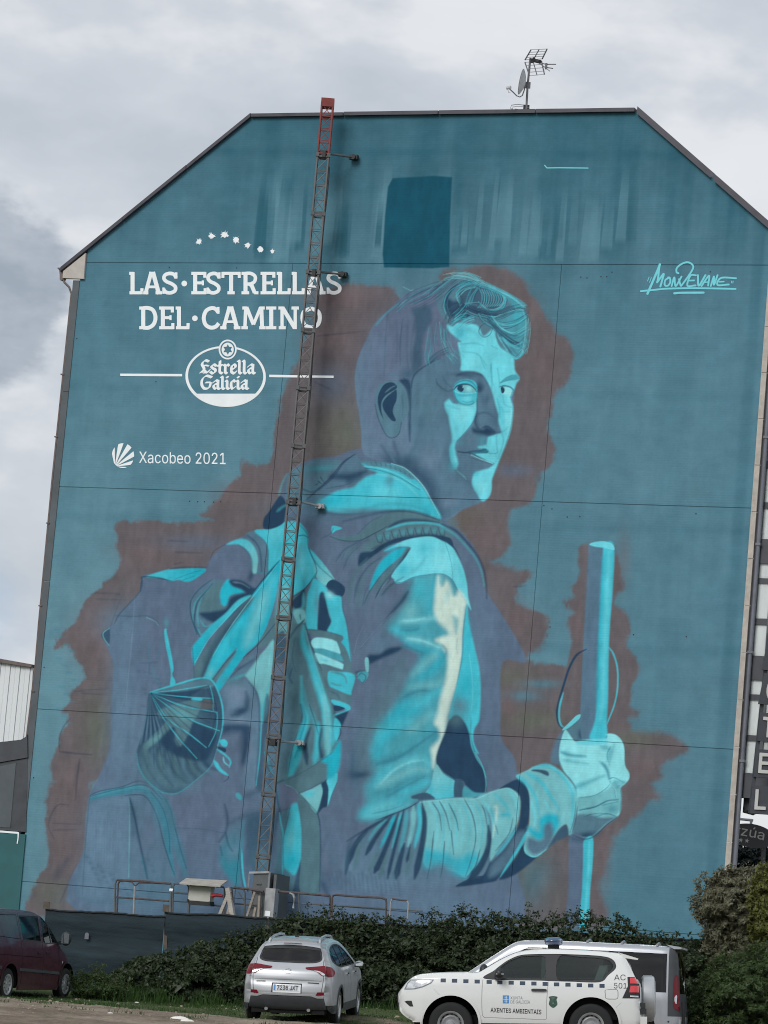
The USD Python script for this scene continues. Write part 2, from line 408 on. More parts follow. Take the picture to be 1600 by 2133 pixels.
# neck and the shadow side of the face
fl('V', 'slp', [110, 420, 130, 310, 190, 220, 310, 130, 450, 60, 620, -40, 740, -60, 900, 300, 1060, 320, 1220, 760, 1250, 990, 1080, 1040, 1160, 1390, 1000, 1470, 900, 1560, 960, 1800, 1040, 1865, 980, 1890, 800, 1960, 700, 2000, 570, 2090, 470, 2060, 350, 1800, 150, 1560, 0, 1440, -200, 1300, 0, 1300, 110, 1150, 90, 700], soft=5)
bl('V', 'sla', 300, 650, 230, 330, 0, .8)
bl('V', 'nav2', 230, 870, 60, 130, 0, .45)
bl('V', 'lav', 330, 1330, 150, 160, 0, .45)
bl('V', 'lav', 560, 1900, 160, 60, -20, .45)
fl('V', 'nav', [-250, 1300, -60, 1330, 150, 1400, 300, 1500, 400, 1650, 420, 1800, 500, 2040, 440, 2060, 350, 1850, 200, 1640, 0, 1450, -200, 1400], soft=22, a=.85)
bl('V', 'nav2', 60, 1350, 120, 80, 0, .8)
st('H', 'nav2', 20, [300, 1470, 360, 1560, 400, 1620], 6, .7, 6)
st('H', 'nav2', 20, [400, 1440, 430, 1540, 450, 1620], 6, .7, 6)
st('H', 'slp', 22, [330, 1440, 370, 1540, 410, 1610], 5, .8, 6)
# ear
fl('H', 'sla', [250, 1050, 270, 980, 320, 945, 380, 930, 450, 945, 500, 1010, 522, 1100, 522, 1200, 470, 1280, 450, 1370, 400, 1405, 350, 1395, 310, 1330, 270, 1230, 250, 1130])
st('H', 'nav', 7, [245, 1130, 270, 1240, 310, 1335, 350, 1397, 400, 1407, 445, 1370, 465, 1280], 1.2, .8, 6)
fl('H', 'nav', [268, 1100, 280, 1030, 320, 965, 370, 945, 410, 955, 426, 995, 340, 1050, 300, 1110, 300, 1190, 315, 1250, 285, 1190])
fl('H', 'nav', [308, 1120, 340, 1070, 400, 1020, 425, 1010, 425, 1090, 400, 1150, 395, 1200, 420, 1262, 385, 1265, 340, 1210, 315, 1170])
st('H', 'slg', 14, [330, 1030, 380, 990, 412, 975], 1.5, .9, 7)
st('H', 'nav2', 7, [470, 1050, 478, 1150, 470, 1230], 2, .7, 4)
st('H', 'cyd', 5, [320, 890, 390, 885, 440, 905], 2, .7, 3)
# lit side of the face
fl('V', 'cyl', [740, -180, 700, -160, 720, -60, 745, 100, 738, 190, 830, 195, 930, 205, 1000, 240, 1060, 320, 1110, 410, 1140, 490, 1165, 580, 1190, 680, 1215, 760, 1215, 840, 1240, 930, 1252, 990, 1170, 1012, 1090, 1040, 1072, 1090, 1055, 1140, 955, 1165, 960, 1200, 1030, 1195, 1092, 1235, 930, 1265, 1050, 1340, 1120, 1385, 1165, 1385, 1100, 1440, 1000, 1470, 920, 1500, 885, 1570, 880, 1640, 910, 1720, 960, 1800, 990, 1850, 1040, 1865, 1100, 1810, 1130, 1720, 1135, 1600, 1160, 1530, 1200, 1430, 1240, 1330, 1290, 1210, 1340, 1080, 1380, 950, 1400, 800, 1410, 660, 1380, 540, 1430, 420, 1450, 360, 1490, 295, 1440, 210, 1425, 150, 1420, 20, 1400, -60, 1250, -160, 1150, -400, 900, -400, 600, -420, 580, -320], soft=3)
fl('V', 'cyl', [530, 620, 560, 580, 600, 565, 640, 610, 700, 625, 800, 640, 890, 620, 945, 560, 947, 700, 922, 800, 870, 900, 800, 990, 720, 1070, 682, 1120, 667, 1180, 680, 1260, 700, 1330, 712, 1400, 690, 1450, 650, 1440, 620, 1380, 600, 1280, 600, 1180, 627, 1100, 620, 1000, 600, 900, 580, 780, 545, 700], soft=4)
bl('V', 'cym', 640, 1420, 70, 60, 0, .7)
bl('V', 'cy', 620, 1250, 30, 120, 0, .6)
bl('V', 'cyp', 760, 760, 110, 120, 0, .35)
fl('V', 'slp', [640, 370, 690, 270, 760, 230, 880, 222, 1000, 245, 1060, 320, 1110, 410, 1090, 480, 1000, 500, 950, 520, 945, 420, 890, 335, 800, 305, 720, 320, 650, 400], soft=3)
bl('V', 'nav', 980, 420, 60, 90, 0, .9)
bl('V', 'nav2', 800, 255, 180, 26, 4, .9)
fl('V', 'slp', [948, 500, 1000, 480, 1070, 400, 1110, 410, 1140, 490, 1165, 580, 1190, 680, 1215, 760, 1215, 840, 1240, 930, 1250, 990, 1170, 1010, 1090, 1040, 1072, 1090, 1055, 1140, 955, 1170, 985, 1210, 880, 1240, 700, 1240, 675, 1210, 667, 1175, 690, 1110, 780, 1020, 870, 900, 920, 800, 947, 700], soft=4)
bl('V', 'nav2', 1070, 570, 40, 60, 30, .5)
bl('V', 'nav2', 1180, 820, 40, 150, 0, .5)
bl('V', 'cym', 700, 1110, 60, 50, 0, .4)
bl('V', 'cym', 1020, 1110, 70, 80, 0, .55)
fl('V', 'slp', [690, 1250, 850, 1262, 930, 1292, 1050, 1352, 1150, 1390, 1100, 1440, 1000, 1470, 920, 1500, 880, 1560, 850, 1650, 760, 1600, 690, 1490, 715, 1400, 700, 1320], soft=5)
fl('V', 'nav', [890, 930, 960, 950, 1020, 952, 1080, 918, 1180, 985, 1100, 1025, 1000, 1012, 900, 990], soft=6)
st('V', 'nav', 40, [948, 740, 925, 830, 955, 930], 8, .75, 16)
st('V', 'nav2', 20, [960, 755, 1020, 735, 1090, 745, 1150, 785], 4, .9, 8)
st('V', 'nav', 26, [1020, 925, 1080, 912, 1130, 945, 1170, 980], 3, .9, 10)
fl('V', 'cyd', [860, 1255, 930, 1225, 990, 1215, 1040, 1193, 1092, 1228, 1070, 1256, 980, 1258], soft=2)
st('V', 'nav', 16, [700, 1235, 800, 1246, 900, 1226, 1000, 1222, 1060, 1205], 2, .9, 9)
st('V', 'nav', 20, [830, 1248, 930, 1290, 1050, 1345], 2, .75, 6)
st('V', 'cyp', 9, [870, 1275, 950, 1312, 1060, 1355, 1150, 1390], 1.2, .9, 8)
st('V', 'cyd', 6, [1090, 1250, 1150, 1262, 1210, 1250], 1.5, .8, 4)
# near eye
fl('V', 'cy', [645, 440, 665, 370, 720, 325, 800, 308, 880, 318, 935, 360, 948, 430, 946, 560, 890, 622, 800, 642, 720, 612, 670, 540, 648, 480], soft=2)
bl('V', 'cyl', 820, 560, 90, 50, 0, .9)
fl('V', 'cyg', [668, 432, 720, 392, 790, 375, 860, 390, 912, 430, 938, 466, 850, 476, 760, 471, 690, 452])
bl('V', 'cyp', 835, 425, 40, 34, 0, .9)
fl('V', 'nav', [690, 430, 705, 395, 745, 380, 772, 400, 776, 440, 750, 470, 712, 458])
bl('V', 'cyp', 768, 408, 9, 9, 0, 1)
st('V', 'nav', 15, [650, 442, 680, 402, 740, 377, 830, 375, 890, 402, 945, 468], 1.5, .95, 12)
st('V', 'nav2', 11, [650, 400, 700, 350, 790, 322, 880, 345, 942, 420], 1.5, .85, 12)
st('V', 'nav2', 9, [650, 470, 682, 560, 750, 622, 850, 637, 912, 605], 1.5, .8, 7)
st('V', 'cyp', 9, [670, 462, 740, 492, 840, 492, 932, 477], 1.2, .9, 7)
st('V', 'cyd', 10, [700, 505, 770, 516, 860, 510], 3, .6, 6)
st('V', 'nav2', 9, [600, 560, 630, 600, 690, 615], 2, .7, 5)
# far eye and brow
fl('V', 'cym', [1245, 352, 1320, 288, 1400, 252, 1450, 248, 1486, 296, 1400, 316, 1300, 335], soft=3)
fl('V', 'cyp', [1245, 420, 1300, 402, 1370, 418, 1402, 450, 1388, 522, 1330, 505, 1278, 490], soft=3)
fl('V', 'nav', [1250, 420, 1272, 404, 1298, 425, 1300, 460, 1280, 488, 1258, 475])
st('V', 'cyd', 16, [1245, 402, 1310, 392, 1370, 408, 1412, 445], 2, .9, 12)
st('V', 'cyd', 16, [1410, 440, 1400, 490, 1375, 540], 3, .7, 8)
# lines of the face
for p, w in (([1130, 100, 1128, 240, 1150, 380], 14), ([1210, 170, 1230, 300, 1235, 420], 10), ([985, 10, 1010, 80, 1050, 170], 10), ([1205, 560, 1235, 680, 1240, 800], 12), ([1252, 985, 1300, 968, 1342, 920], 12), ([1262, 990, 1285, 1080, 1265, 1190, 1220, 1320], 10), ([1278, 520, 1300, 630, 1385, 668], 10), ([1200, 1010, 1195, 1120, 1210, 1240], 5)):
    st('V', 'cym', w, p, 3, .75, 5)
bl('V', 'cyb', 1265, 760, 40, 190, -8, .3)
bl('V', 'cyp', 1330, 820, 40, 110, 0, .4)
bl('V', 'cyp', 1010, 1690, 70, 90, 0, .35)
bl('V', 'cyb', 930, 1520, 40, 40, 0, .4)
for p in ([950, 628, 1070, 620, 1150, 640], [972, 690, 1080, 702, 1130, 740, 1172, 805], [1215, 640, 1265, 665], [1210, 800, 1218, 900, 1215, 1000]):
    st('H', 'cym', 9, p, 2.5, .7, 4)
bl('H', 'cyb', 960, 540, 50, 50, 0, .5)
bl('H', 'cyp', 1060, 770, 60, 70, 0, .25)
st('V', 'nav2', 16, [430, 350, 470, 400, 560, 458, 645, 440], 3, .8, 9)
st('V', 'nav2', 16, [510, 270, 540, 345, 610, 400], 4, .7, 6)
for i in range(10):
    st('V', 'cyg', 4, [690 + i * 11, 1470 + i * 9, 705 + i * 12, 1500 + i * 11], 1, .45, 2)
st('H', 'nav', 12, [548, 990, 558, 920, 595, 858, 690, 792, 790, 745], 2, .85, 7)
# hair
fl('H', 'sla', [780, 135, 850, 85, 930, 48, 1010, 62, 1100, 92, 1180, 142, 1290, 182, 1400, 232, 1460, 290, 1490, 340, 1515, 430, 1510, 540, 1515, 620, 1480, 700, 1440, 748, 1405, 750, 1390, 712, 1290, 650, 1250, 560, 1235, 492, 1150, 560, 1105, 480, 1010, 430, 930, 450, 880, 480, 800, 400, 760, 280], soft=3)
fl('H', 'nav', [838, 330, 850, 250, 900, 270, 960, 260, 1000, 285, 1110, 320, 1120, 380, 1050, 410, 930, 415, 870, 390], soft=5, a=.9)
fl('H', 'nav2', [1000, 150, 1110, 130, 1210, 165, 1310, 210, 1330, 280, 1260, 340, 1150, 330, 1060, 290, 960, 270, 960, 200], soft=5, a=.85)
fl('H', 'cym', [1330, 215, 1440, 270, 1490, 340, 1515, 440, 1505, 560, 1510, 620, 1440, 740, 1400, 720, 1300, 600, 1230, 470, 1200, 420, 1330, 400, 1400, 340], soft=6, a=.7)
bl('H', 'cy', 1440, 400, 50, 70, -30, .7)
bl('H', 'nav2', 1150, 400, 120, 30, 20, .6)
_hr = np.random.default_rng(5)


def strands(fr, guide, n, spread, cols, w, a, soft=.9):
    g = np.array(guide, float).reshape(-1, 2)
    for _ in range(n):
        off = _hr.normal(0, spread, 2)
        fan = _hr.normal(0, spread * .5, 2)
        t = np.linspace(0, 1, len(g))[:, None]
        i0 = int(_hr.integers(0, max(1, len(g) - 2)))
        p = (g + off + fan * t)[i0:]
        st(fr, cols[int(_hr.integers(len(cols)))], w * _hr.uniform(.5, 1.3), [round(v, 1) for v in p.ravel()], soft, a * _hr.uniform(.5, 1), w * .3)


hc = ['cy', 'cym', 'cyg', 'nav', 'nav', 'nav2', 'cyd']
strands('H', [870, 400, 838, 300, 870, 200, 950, 140, 1060, 105, 1110, 120], 14, 14, hc, 9, .9)
strands('H', [960, 290, 930, 210, 1000, 145, 1100, 122], 12, 16, hc, 9, .9)
strands('H', [1010, 290, 1040, 200, 1090, 130], 10, 24, hc, 9, .9)
strands('H', [1000, 290, 1110, 285, 1200, 350, 1290, 330, 1330, 260, 1290, 195, 1200, 155, 1110, 130], 14, 9, hc, 9, .9)
for k in range(11):
    x = 1115 + k * 20
    st('H', 'cyg' if k % 2 else 'cy', 7, [x, 165 + k * 4, x + 22, 220 + k * 3, x + 14, 290 - k, x - 14, 325 - k * 2], 1, .75, 3)
strands('H', [1110, 125, 1200, 155, 1350, 222, 1480, 312], 16, 9, ['cy', 'cyl', 'cym', 'nav2'], 9, .9)
strands('H', [1000, 330, 1100, 375, 1250, 395, 1400, 335, 1490, 320], 16, 16, hc + ['cy', 'cyl'], 9, .9)
strands('H', [1150, 400, 1280, 470, 1400, 450, 1500, 390], 12, 16, hc + ['cy', 'cyl'], 9, .9)
strands('H', [1200, 410, 1280, 510, 1400, 560, 1505, 510], 14, 14, hc + ['cyl'], 9, .9)
strands('H', [1240, 480, 1330, 600, 1440, 640, 1512, 590], 14, 13, hc + ['cyl'], 9, .9)
strands('H', [1280, 560, 1370, 690, 1430, 735, 1495, 670], 12, 10, ['cy', 'cym', 'nav2', 'cyl'], 8, .9)
strands('H', [1100, 380, 1140, 440, 1240, 500, 1300, 560], 8, 10, ['nav', 'nav2', 'cym'], 9, .9)
strands('H', [430, 330, 520, 250, 640, 190, 780, 140], 22, 22, ['nav2', 'nav2', 'cym', 'slp'], 8, .8)
strands('H', [560, 300, 700, 230, 800, 150, 900, 70], 22, 26, ['nav2', 'slp', 'cym', 'nav2'], 8, .8)
strands('H', [820, 60, 900, 45, 1010, 55, 1110, 90], 16, 14, ['cym', 'cyg', 'sla'], 5, .7, .6)
strands('H', [900, 420, 950, 380, 990, 330], 10, 22, ['cym', 'cy', 'nav2'], 7, .8)
strands('H', [930, 470, 990, 420, 1050, 400], 16, 26, ['cyl', 'cy', 'cym'], 7, .8)
strands('H', [720, 480, 700, 620, 690, 720, 710, 800], 14, 18, ['cym', 'sla', 'cyd'], 7, .8)
strands('H', [820, 480, 830, 600, 870, 700, 920, 760], 16, 28, ['cym', 'cyg', 'cyd', 'sla'], 7, .75)
strands('H', [780, 500, 790, 620, 800, 720], 12, 40, ['slp', 'cyd', 'nav2'], 10, .6, 1.5)
strands('H', [690, 790, 760, 730, 850, 690], 8, 16, ['nav', 'nav2'], 10, .8)
st('H', 'nav2', 8, [1165, 452, 1125, 480, 1112, 530, 1150, 568, 1200, 550, 1225, 500], 1, .9, 5)
st('H', 'nav2', 6, [1255, 500, 1260, 580, 1300, 660, 1390, 715], 1, .6, 4)
st('H', 'cyg', 4, [480, 150, 540, 180, 560, 175], 1, .6, 2)
st('H', 'cym', 7, [700, 680, 690, 760, 705, 805], 1, .9, 3)
# --- hood and collar
fl('C', 'sla', [230, 560, 230, 400, 270, 320, 370, 280, 450, 240, 560, 230, 690, 240, 610, 330, 510, 460, 440, 520, 380, 570, 330, 600], soft=3)
bl('C', 'cym', 520, 300, 110, 24, -5, .7)
bl('C', 'blu', 430, 400, 60, 60, 0, .6)
st('C', 'nav2', 14, [350, 470, 440, 500, 500, 460], 2, .8, 8)
for p in ([470, 440, 490, 430], [490, 410, 520, 430], [510, 375, 540, 420]):
    st('C', 'nav', 10, p, 1.5, .9, 4)
fl('C', 'slp', [330, 640, 400, 560, 500, 470, 620, 370, 700, 250, 790, 185, 850, 240, 930, 310, 840, 420, 720, 445, 600, 480, 480, 590], soft=3)
fl('C', 'nav', [620, 345, 760, 340, 900, 320, 850, 380, 740, 425, 700, 400, 590, 380], soft=9, a=.85)
st('C', 'nav', 12, [400, 560, 500, 470, 610, 360, 700, 250, 800, 185], 2, .85, 8)
st('C', 'nav2', 9, [560, 470, 720, 440, 790, 405], 2, .8, 6)
fl('C', 'cy', [860, 250, 1000, 258, 1100, 272, 1200, 312, 1300, 390, 1372, 470, 1422, 560, 1482, 640, 1512, 722, 1400, 690, 1250, 655, 1100, 650, 900, 662, 700, 672, 560, 652, 480, 590, 560, 540, 650, 490, 780, 460, 830, 420, 900, 370, 980, 340, 900, 300], soft=4)
bl('C', 'cyb', 620, 570, 110, 50, -10, .9)
bl('C', 'cyl', 1060, 500, 160, 70, 10, .5)
bl('C', 'sla', 1085, 400, 40, 60, 20, .6)
bl('C', 'cyb', 900, 480, 60, 50, -30, .4)
bl('C', 'cyb', 1400, 650, 70, 40, 30, .5)
bl('C', 'sla', 870, 655, 260, 26, 0, .8)
bl('C', 'slg', 480, 600, 60, 60, 0, .6)
fl('C', 'sla', [830, 235, 960, 240, 1080, 270, 1200, 310, 1290, 380, 1260, 390, 1160, 330, 1040, 300, 920, 285], soft=3, a=.85)
st('C', 'cyl', 8, [880, 285, 1000, 300, 1150, 350, 1280, 430, 1340, 480], 1.5, .9, 6)
st('C', 'nav', 5, [880, 300, 1000, 318, 1150, 370, 1280, 445, 1340, 480], 1.2, .8, 4)
st('C', 'cyp', 8, [1100, 262, 1210, 300, 1310, 385, 1380, 470, 1430, 560, 1500, 690], 1.2, .8, 6)
for k in range(9):
    st('C', 'nav2', 6, [930 + k * 40, 250 + k * k * 1.6, 940 + k * 40, 272 + k * k * 1.6], 1.5, .8, 4)
# far strap over the shoulder, ruffled edge
fl('C', 'slg', [820, 852, 930, 745, 1030, 690, 1250, 655, 1400, 690, 1500, 730, 1600, 800, 1500, 775, 1300, 750, 1150, 775, 1020, 835, 900, 892, 740, 912, 600, 880], soft=3)
st('C', 'nav', 12, [700, 745, 880, 700, 1050, 665, 1250, 652, 1420, 690], 5, .7, 6)
st('C', 'nav', 30, [1080, 790, 1200, 740, 1350, 735, 1500, 755], 4, .9, 14)
st('C', 'nav', 7, [590, 870, 700, 905, 830, 905, 950, 850, 1060, 790], 1.5, .85, 8)
st('C', 'nav2', 5, [820, 850, 930, 745, 1030, 695], 1.5, .7, 4)
fl('C', 'nav', [830, 1120, 850, 1020, 940, 990, 1050, 925, 1200, 872, 1400, 850, 1550, 860, 1610, 910, 1610, 980, 1500, 895, 1400, 872, 1200, 905, 1050, 965, 930, 1050], soft=2)
fl('C', 'slg', [860, 1010, 880, 940, 960, 880, 1050, 820, 1200, 765, 1350, 752, 1500, 768, 1560, 800, 1610, 840, 1610, 880, 1500, 862, 1380, 858, 1250, 872, 1130, 885, 1040, 925, 960, 975, 930, 1000], soft=2)
st('C', 'cy', 16, [1060, 815, 1200, 768, 1350, 756, 1480, 768, 1550, 795], 3, .9, 12)
for k in range(9):
    x = 1000 + k * 65
    y = 915 - 60 * math.sin(min(k, 6) / 6 * 1.6)
    st('C', 'nav', 8, [x - 30, y - 60, x - 8, y, x + 22, y + 4, x + 26, y - 40], 1.4, .85, 4)
    bl('C', 'cym', x + 5, y - 38, 20, 26, 15, .6)
fl('C', 'cy', [608, 782, 692, 800, 640, 822, 608, 842])
st('C', 'nav2', 8, [510, 890, 590, 850, 620, 800], 2, .7, 4)
for p in ([640, 1080, 680, 1010, 760, 950, 870, 900], [720, 1080, 750, 1000, 820, 940, 900, 900], [690, 1060, 720, 990, 790, 940]):
    st('C', 'nav2', 10, p, 2, .7, 4)
bl('C', 'slg', 760, 1000, 90, 60, -30, .5)
fl('C', 'nav', [840, 1010, 950, 1000, 900, 1050, 830, 1110], soft=4)
# folds behind the arm
for p, w in (([180, 740, 210, 560, 300, 400, 400, 310], 60), ([120, 660, 150, 520, 230, 390, 330, 310], 30), ([230, 740, 270, 620, 330, 560], 30), ([340, 680, 420, 590, 560, 480], 26)):
    st('S', 'slg', w, p, 6, .6, 12)
for p, w in (([150, 700, 170, 560, 260, 410, 380, 320], 9), ([220, 730, 250, 600, 330, 520], 8), ([60, 420, 120, 300, 220, 210], 12), ([20, 330, 80, 250, 200, 190], 10), ([330, 660, 400, 560, 460, 500], 12), ([200, 1090, 330, 930, 470, 800], 7)):
    st('S', 'nav2', w, p, 2, .7, 4)
bl('S', 'slp', 400, 1040, 130, 90, -30, .7)
fl('S', 'nav', [270, 1140, 360, 1130, 440, 1080, 540, 1070, 520, 1110, 420, 1150, 330, 1190, 280, 1210], soft=5)
fl('S', 'cyg', [240, 1170, 270, 1168, 272, 1270, 250, 1280])
fl('S', 'cym', [180, 1330, 190, 1280, 240, 1270, 270, 1290, 260, 1330, 220, 1370])
st('S', 'nav', 7, [180, 1320, 210, 1290, 250, 1320, 220, 1368, 190, 1340], 1.2, .8, 5)
st('S', 'nav', 14, [150, 1290, 190, 1275, 240, 1270], 3, .8, 8)
# --- shoulder and upper sleeve
fl('S', 'cyb', [280, 585, 325, 440, 400, 330, 500, 260, 595, 238, 560, 300, 480, 370, 380, 460, 310, 560], soft=4)
fl('S', 'slg', [590, 240, 615, 262, 565, 350, 475, 430, 400, 560, 330, 610, 350, 520, 440, 420, 540, 320], soft=5)
fl('S', 'nav', [606, 262, 570, 345, 490, 420, 430, 530, 480, 440, 550, 330], soft=4)
fl('S', 'cym', [640, 490, 830, 460, 970, 510, 1020, 600, 1086, 690, 1076, 770, 1060, 950, 1055, 1150, 1010, 1380, 945, 1600, 900, 1800, 850, 1930, 835, 2000, 830, 2050, 800, 2160, 770, 2240, 700, 2290, 640, 2310, 690, 2350, 600, 2410, 480, 2460, 330, 2520, 200, 2510, 190, 2460, 250, 2360, 240, 2240, 290, 2160, 290, 2060, 280, 1930, 300, 1800, 330, 1700, 430, 1600, 540, 1450, 600, 1320, 700, 1130, 560, 1010, 430, 910, 520, 780, 600, 650, 640, 550], soft=12)
st('S', 'slg', 150, [560, 1200, 480, 1400, 380, 1600, 260, 1800, 220, 2000], 30, .75, 110)
st('S', 'sla', 60, [620, 560, 580, 700, 470, 830, 400, 930], 14, .5, 40)
fl('S', 'nav2', [640, 500, 620, 590, 560, 700, 460, 780, 520, 690, 590, 600], soft=8, a=.8)
# lit cap of the shoulder
fl('S', 'cyl', [482, 505, 462, 480, 500, 420, 560, 350, 600, 290, 620, 240, 520, 235, 400, 272, 500, 215, 620, 170, 780, 150, 870, 180, 960, 230, 1010, 310, 1060, 420, 1090, 540, 1102, 660, 1126, 762, 1080, 690, 1020, 600, 970, 510, 900, 465, 830, 460, 740, 470, 640, 490, 560, 530, 500, 538], soft=2)
bl('S', 'cyb', 560, 430, 70, 60, -50, .6)
bl('S', 'cyb', 740, 250, 70, 60, -30, .45)
bl('S', 'cyb', 460, 250, 60, 24, -20, .7)
st('S', 'cym', 26, [640, 450, 700, 390, 750, 320], 8, .7, 8)
bl('S', 'cyp', 880, 370, 90, 110, 0, .45)
bl('S', 'cy', 1050, 480, 24, 110, -15, .4)
st('S', 'cyd', 6, [490, 538, 560, 528, 640, 490, 740, 472, 830, 461, 900, 466, 970, 512, 1010, 590, 1085, 690], 1, .9, 5)
st('S', 'cyd', 4, [910, 205, 940, 290, 965, 400, 975, 510], 1, .6, 4)
bl('S', 'cy', 700, 600, 80, 110, 0, .7)
bl('S', 'cyg', 620, 780, 60, 80, 20, .7)
st('S', 'cyb', 34, [830, 480, 810, 640, 760, 780], 9, .55, 20)
fl('S', 'crm', [830, 600, 850, 480, 880, 560, 920, 520, 950, 560, 975, 640, 1000, 640, 1030, 600, 1086, 692, 1076, 770, 1060, 950, 1055, 1150, 1010, 1380, 945, 1600, 900, 1800, 850, 1930, 835, 2000, 810, 2080, 800, 1980, 792, 1900, 860, 1840, 850, 1750, 820, 1700, 850, 1600, 880, 1450, 910, 1350, 930, 1180, 880, 1060, 830, 1010, 930, 960, 860, 880, 820, 780], soft=7)
fl('S', 'cym', [970, 815, 1015, 830, 1020, 900, 1000, 960, 985, 900], soft=7, a=.7)
bl('S', 'cyg', 930, 640, 26, 60, 20, .5)
bl('S', 'cyg', 880, 520, 24, 40, 0, .7)
for p, w, c in (([560, 930, 620, 915, 690, 915], 50, 'cyd'), ([470, 920, 560, 950, 680, 935], 60, 'cy'), ([560, 1010, 700, 1090, 820, 1110, 930, 1140], 50, 'cyb'), ([600, 1005, 720, 1020, 880, 1080], 26, 'cyp'), ([700, 1140, 740, 1120], 40, 'cyd'), ([740, 890, 860, 900, 930, 960], 70, 'cym'),
                ([880, 1180, 800, 1260, 700, 1330], 80, 'cyb'), ([840, 1120, 780, 1180, 640, 1300], 60, 'cyg'), ([620, 1420, 740, 1400, 840, 1380, 890, 1330], 60, 'cyg'), ([540, 1520, 660, 1440, 780, 1430], 60, 'cyd'), ([500, 1610, 560, 1560, 640, 1520], 70, 'cyb'), ([640, 1580, 760, 1500, 870, 1430], 70, 'cy'), ([540, 860, 660, 850, 820, 830], 16, 'cyp')):
    st('S', c, w, p, 12, .7, w * .4)
st('S', 'cyd', 5, [1010, 1000, 1005, 1080, 1015, 1120], 3, .4, 4)
# lower half of the upper arm
for p, w, c, a in (([430, 100, 560, 30, 700, 0], 110, 'cyb', .75), ([360, 230, 480, 130, 640, 90], 130, 'cy', .7), ([330, 400, 380, 250, 500, 180], 120, 'cyb', .5), ([620, 170, 760, 60, 850, 20], 70, 'cyg', .6), ([340, 440, 560, 370, 700, 270, 830, 190], 60, 'cyd', .85), ([560, 330, 700, 270, 780, 290], 60, 'cym', .7), ([830, 170, 810, 260, 770, 310], 50, 'cyd', .6),
                   ([340, 620, 430, 520, 560, 440, 700, 400, 770, 440], 60, 'cyl', .6), ([360, 630, 500, 560, 650, 490, 760, 500], 70, 'cyg', .8), ([270, 620, 350, 560, 460, 480], 50, 'cyb', .6), ([300, 700, 480, 650, 600, 580, 760, 540], 36, 'cyd', .75), ([430, 720, 560, 650, 660, 610], 12, 'cyd', .8), ([540, 680, 660, 650, 790, 590], 60, 'cy', .7), ([230, 850, 380, 800, 560, 740], 60, 'cy', .8), ([240, 880, 400, 860, 600, 790], 30, 'cyl', .6), ([300, 830, 480, 770], 40, 'cyg', .6), ([170, 700, 300, 560, 320, 440], 50, 'sla', .5)):
    st('A', c, w, p, 14, a, w * .4)
bl('A', 'slg', 220, 500, 90, 130, 0, .4)
bl('A', 'nav', 200, 540, 80, 26, -10, .7)
bl('A', 'nav2', 140, 430, 24, 90, 0, .6)
# jacket side and the dark gap under the arm
fl('S', 'cy', [1090, 720, 1110, 880, 1150, 1050, 1190, 1230, 1206, 1400, 1200, 1600, 1190, 1690, 1150, 1760, 1145, 1860, 1180, 1960, 960, 1700, 950, 1600, 1000, 1400, 1040, 1200, 1060, 950], soft=3)
bl('S', 'cyb', 1080, 1400, 50, 130, 10, .7)
bl('S', 'cyb', 1110, 1000, 30, 160, 0, .35)
st('S', 'cyl', 6, [1110, 1130, 1130, 1280, 1140, 1450, 1130, 1600], 1.5, .7, 4)
bl('S', 'sla', 1030, 1560, 80, 80, 0, .9)
fl('A', 'nav', [945, 80, 1010, 40, 1080, 110, 1130, 250, 1170, 380, 1230, 480, 1252, 600, 1242, 685, 1150, 690, 1080, 625, 1060, 592, 1000, 582, 900, 522, 835, 432, 850, 330, 905, 190], soft=3)
bl('A', 'slg', 1000, 70, 80, 70, 0, .7)
st('A', 'cym', 16, [1125, 60, 1125, 260, 1170, 390, 1230, 490, 1250, 600, 1244, 680], 1.5, .95, 7)
st('A', 'cyl', 4, [1160, 350, 1215, 450, 1248, 560], 1, .7, 4)
fl('A', 'cyg', [830, 452, 900, 522, 985, 582, 992, 650, 980, 722, 830, 742, 740, 700, 790, 620], soft=2, g=(830, 500, 960, 740, 'cy'))
bl('A', 'cyb', 790, 660, 24, 60, 0, .5)
fl('A', 'nav2', [992, 580, 1062, 592, 1050, 722, 985, 726], soft=2)
fl('A', 'cym', [1072, 630, 1150, 682, 1250, 690, 1160, 722, 1060, 726], soft=3)
fl('A', 'nav2', [628, 716, 700, 690, 765, 688, 825, 738, 700, 752, 680, 738, 640, 735], soft=2)
# --- forearm
fl('A', 'slp', [690, 752, 830, 742, 1000, 727, 1160, 732, 1300, 672, 1440, 642, 1530, 720, 1520, 900, 1480, 1030, 1400, 1180, 1300, 1260, 1200, 1390, 1100, 1412, 1000, 1462, 700, 1452, 480, 1442, 200, 1480, 70, 1340, 90, 1200, 180, 1080, 330, 940, 480, 862, 600, 812], soft=5, g=(600, 1100, 500, 1480, 'blu'))
fl('A', 'cyg', [700, 762, 860, 745, 1000, 730, 1160, 734, 1250, 860, 1262, 980, 1242, 1150, 1200, 1260, 1090, 1385, 1000, 1350, 900, 1320, 740, 1300, 730, 1100, 742, 950, 738, 850], soft=3)
fl('A', 'cyb', [735, 1160, 830, 1170, 910, 1180, 1010, 1230, 1130, 1180, 1200, 1240, 1090, 1385, 1000, 1370, 900, 1320, 735, 1310], soft=12, a=.85)
bl('A', 'slp', 860, 1330, 110, 70, 0, .95)
for k in range(9):
    x = 770 + k * 54
    st('A', 'cy' if k % 2 else 'cyl', 20, [x, 760, x + 55, 860, x + 75, 1000, x + 55, 1150], 4, .6, 8)
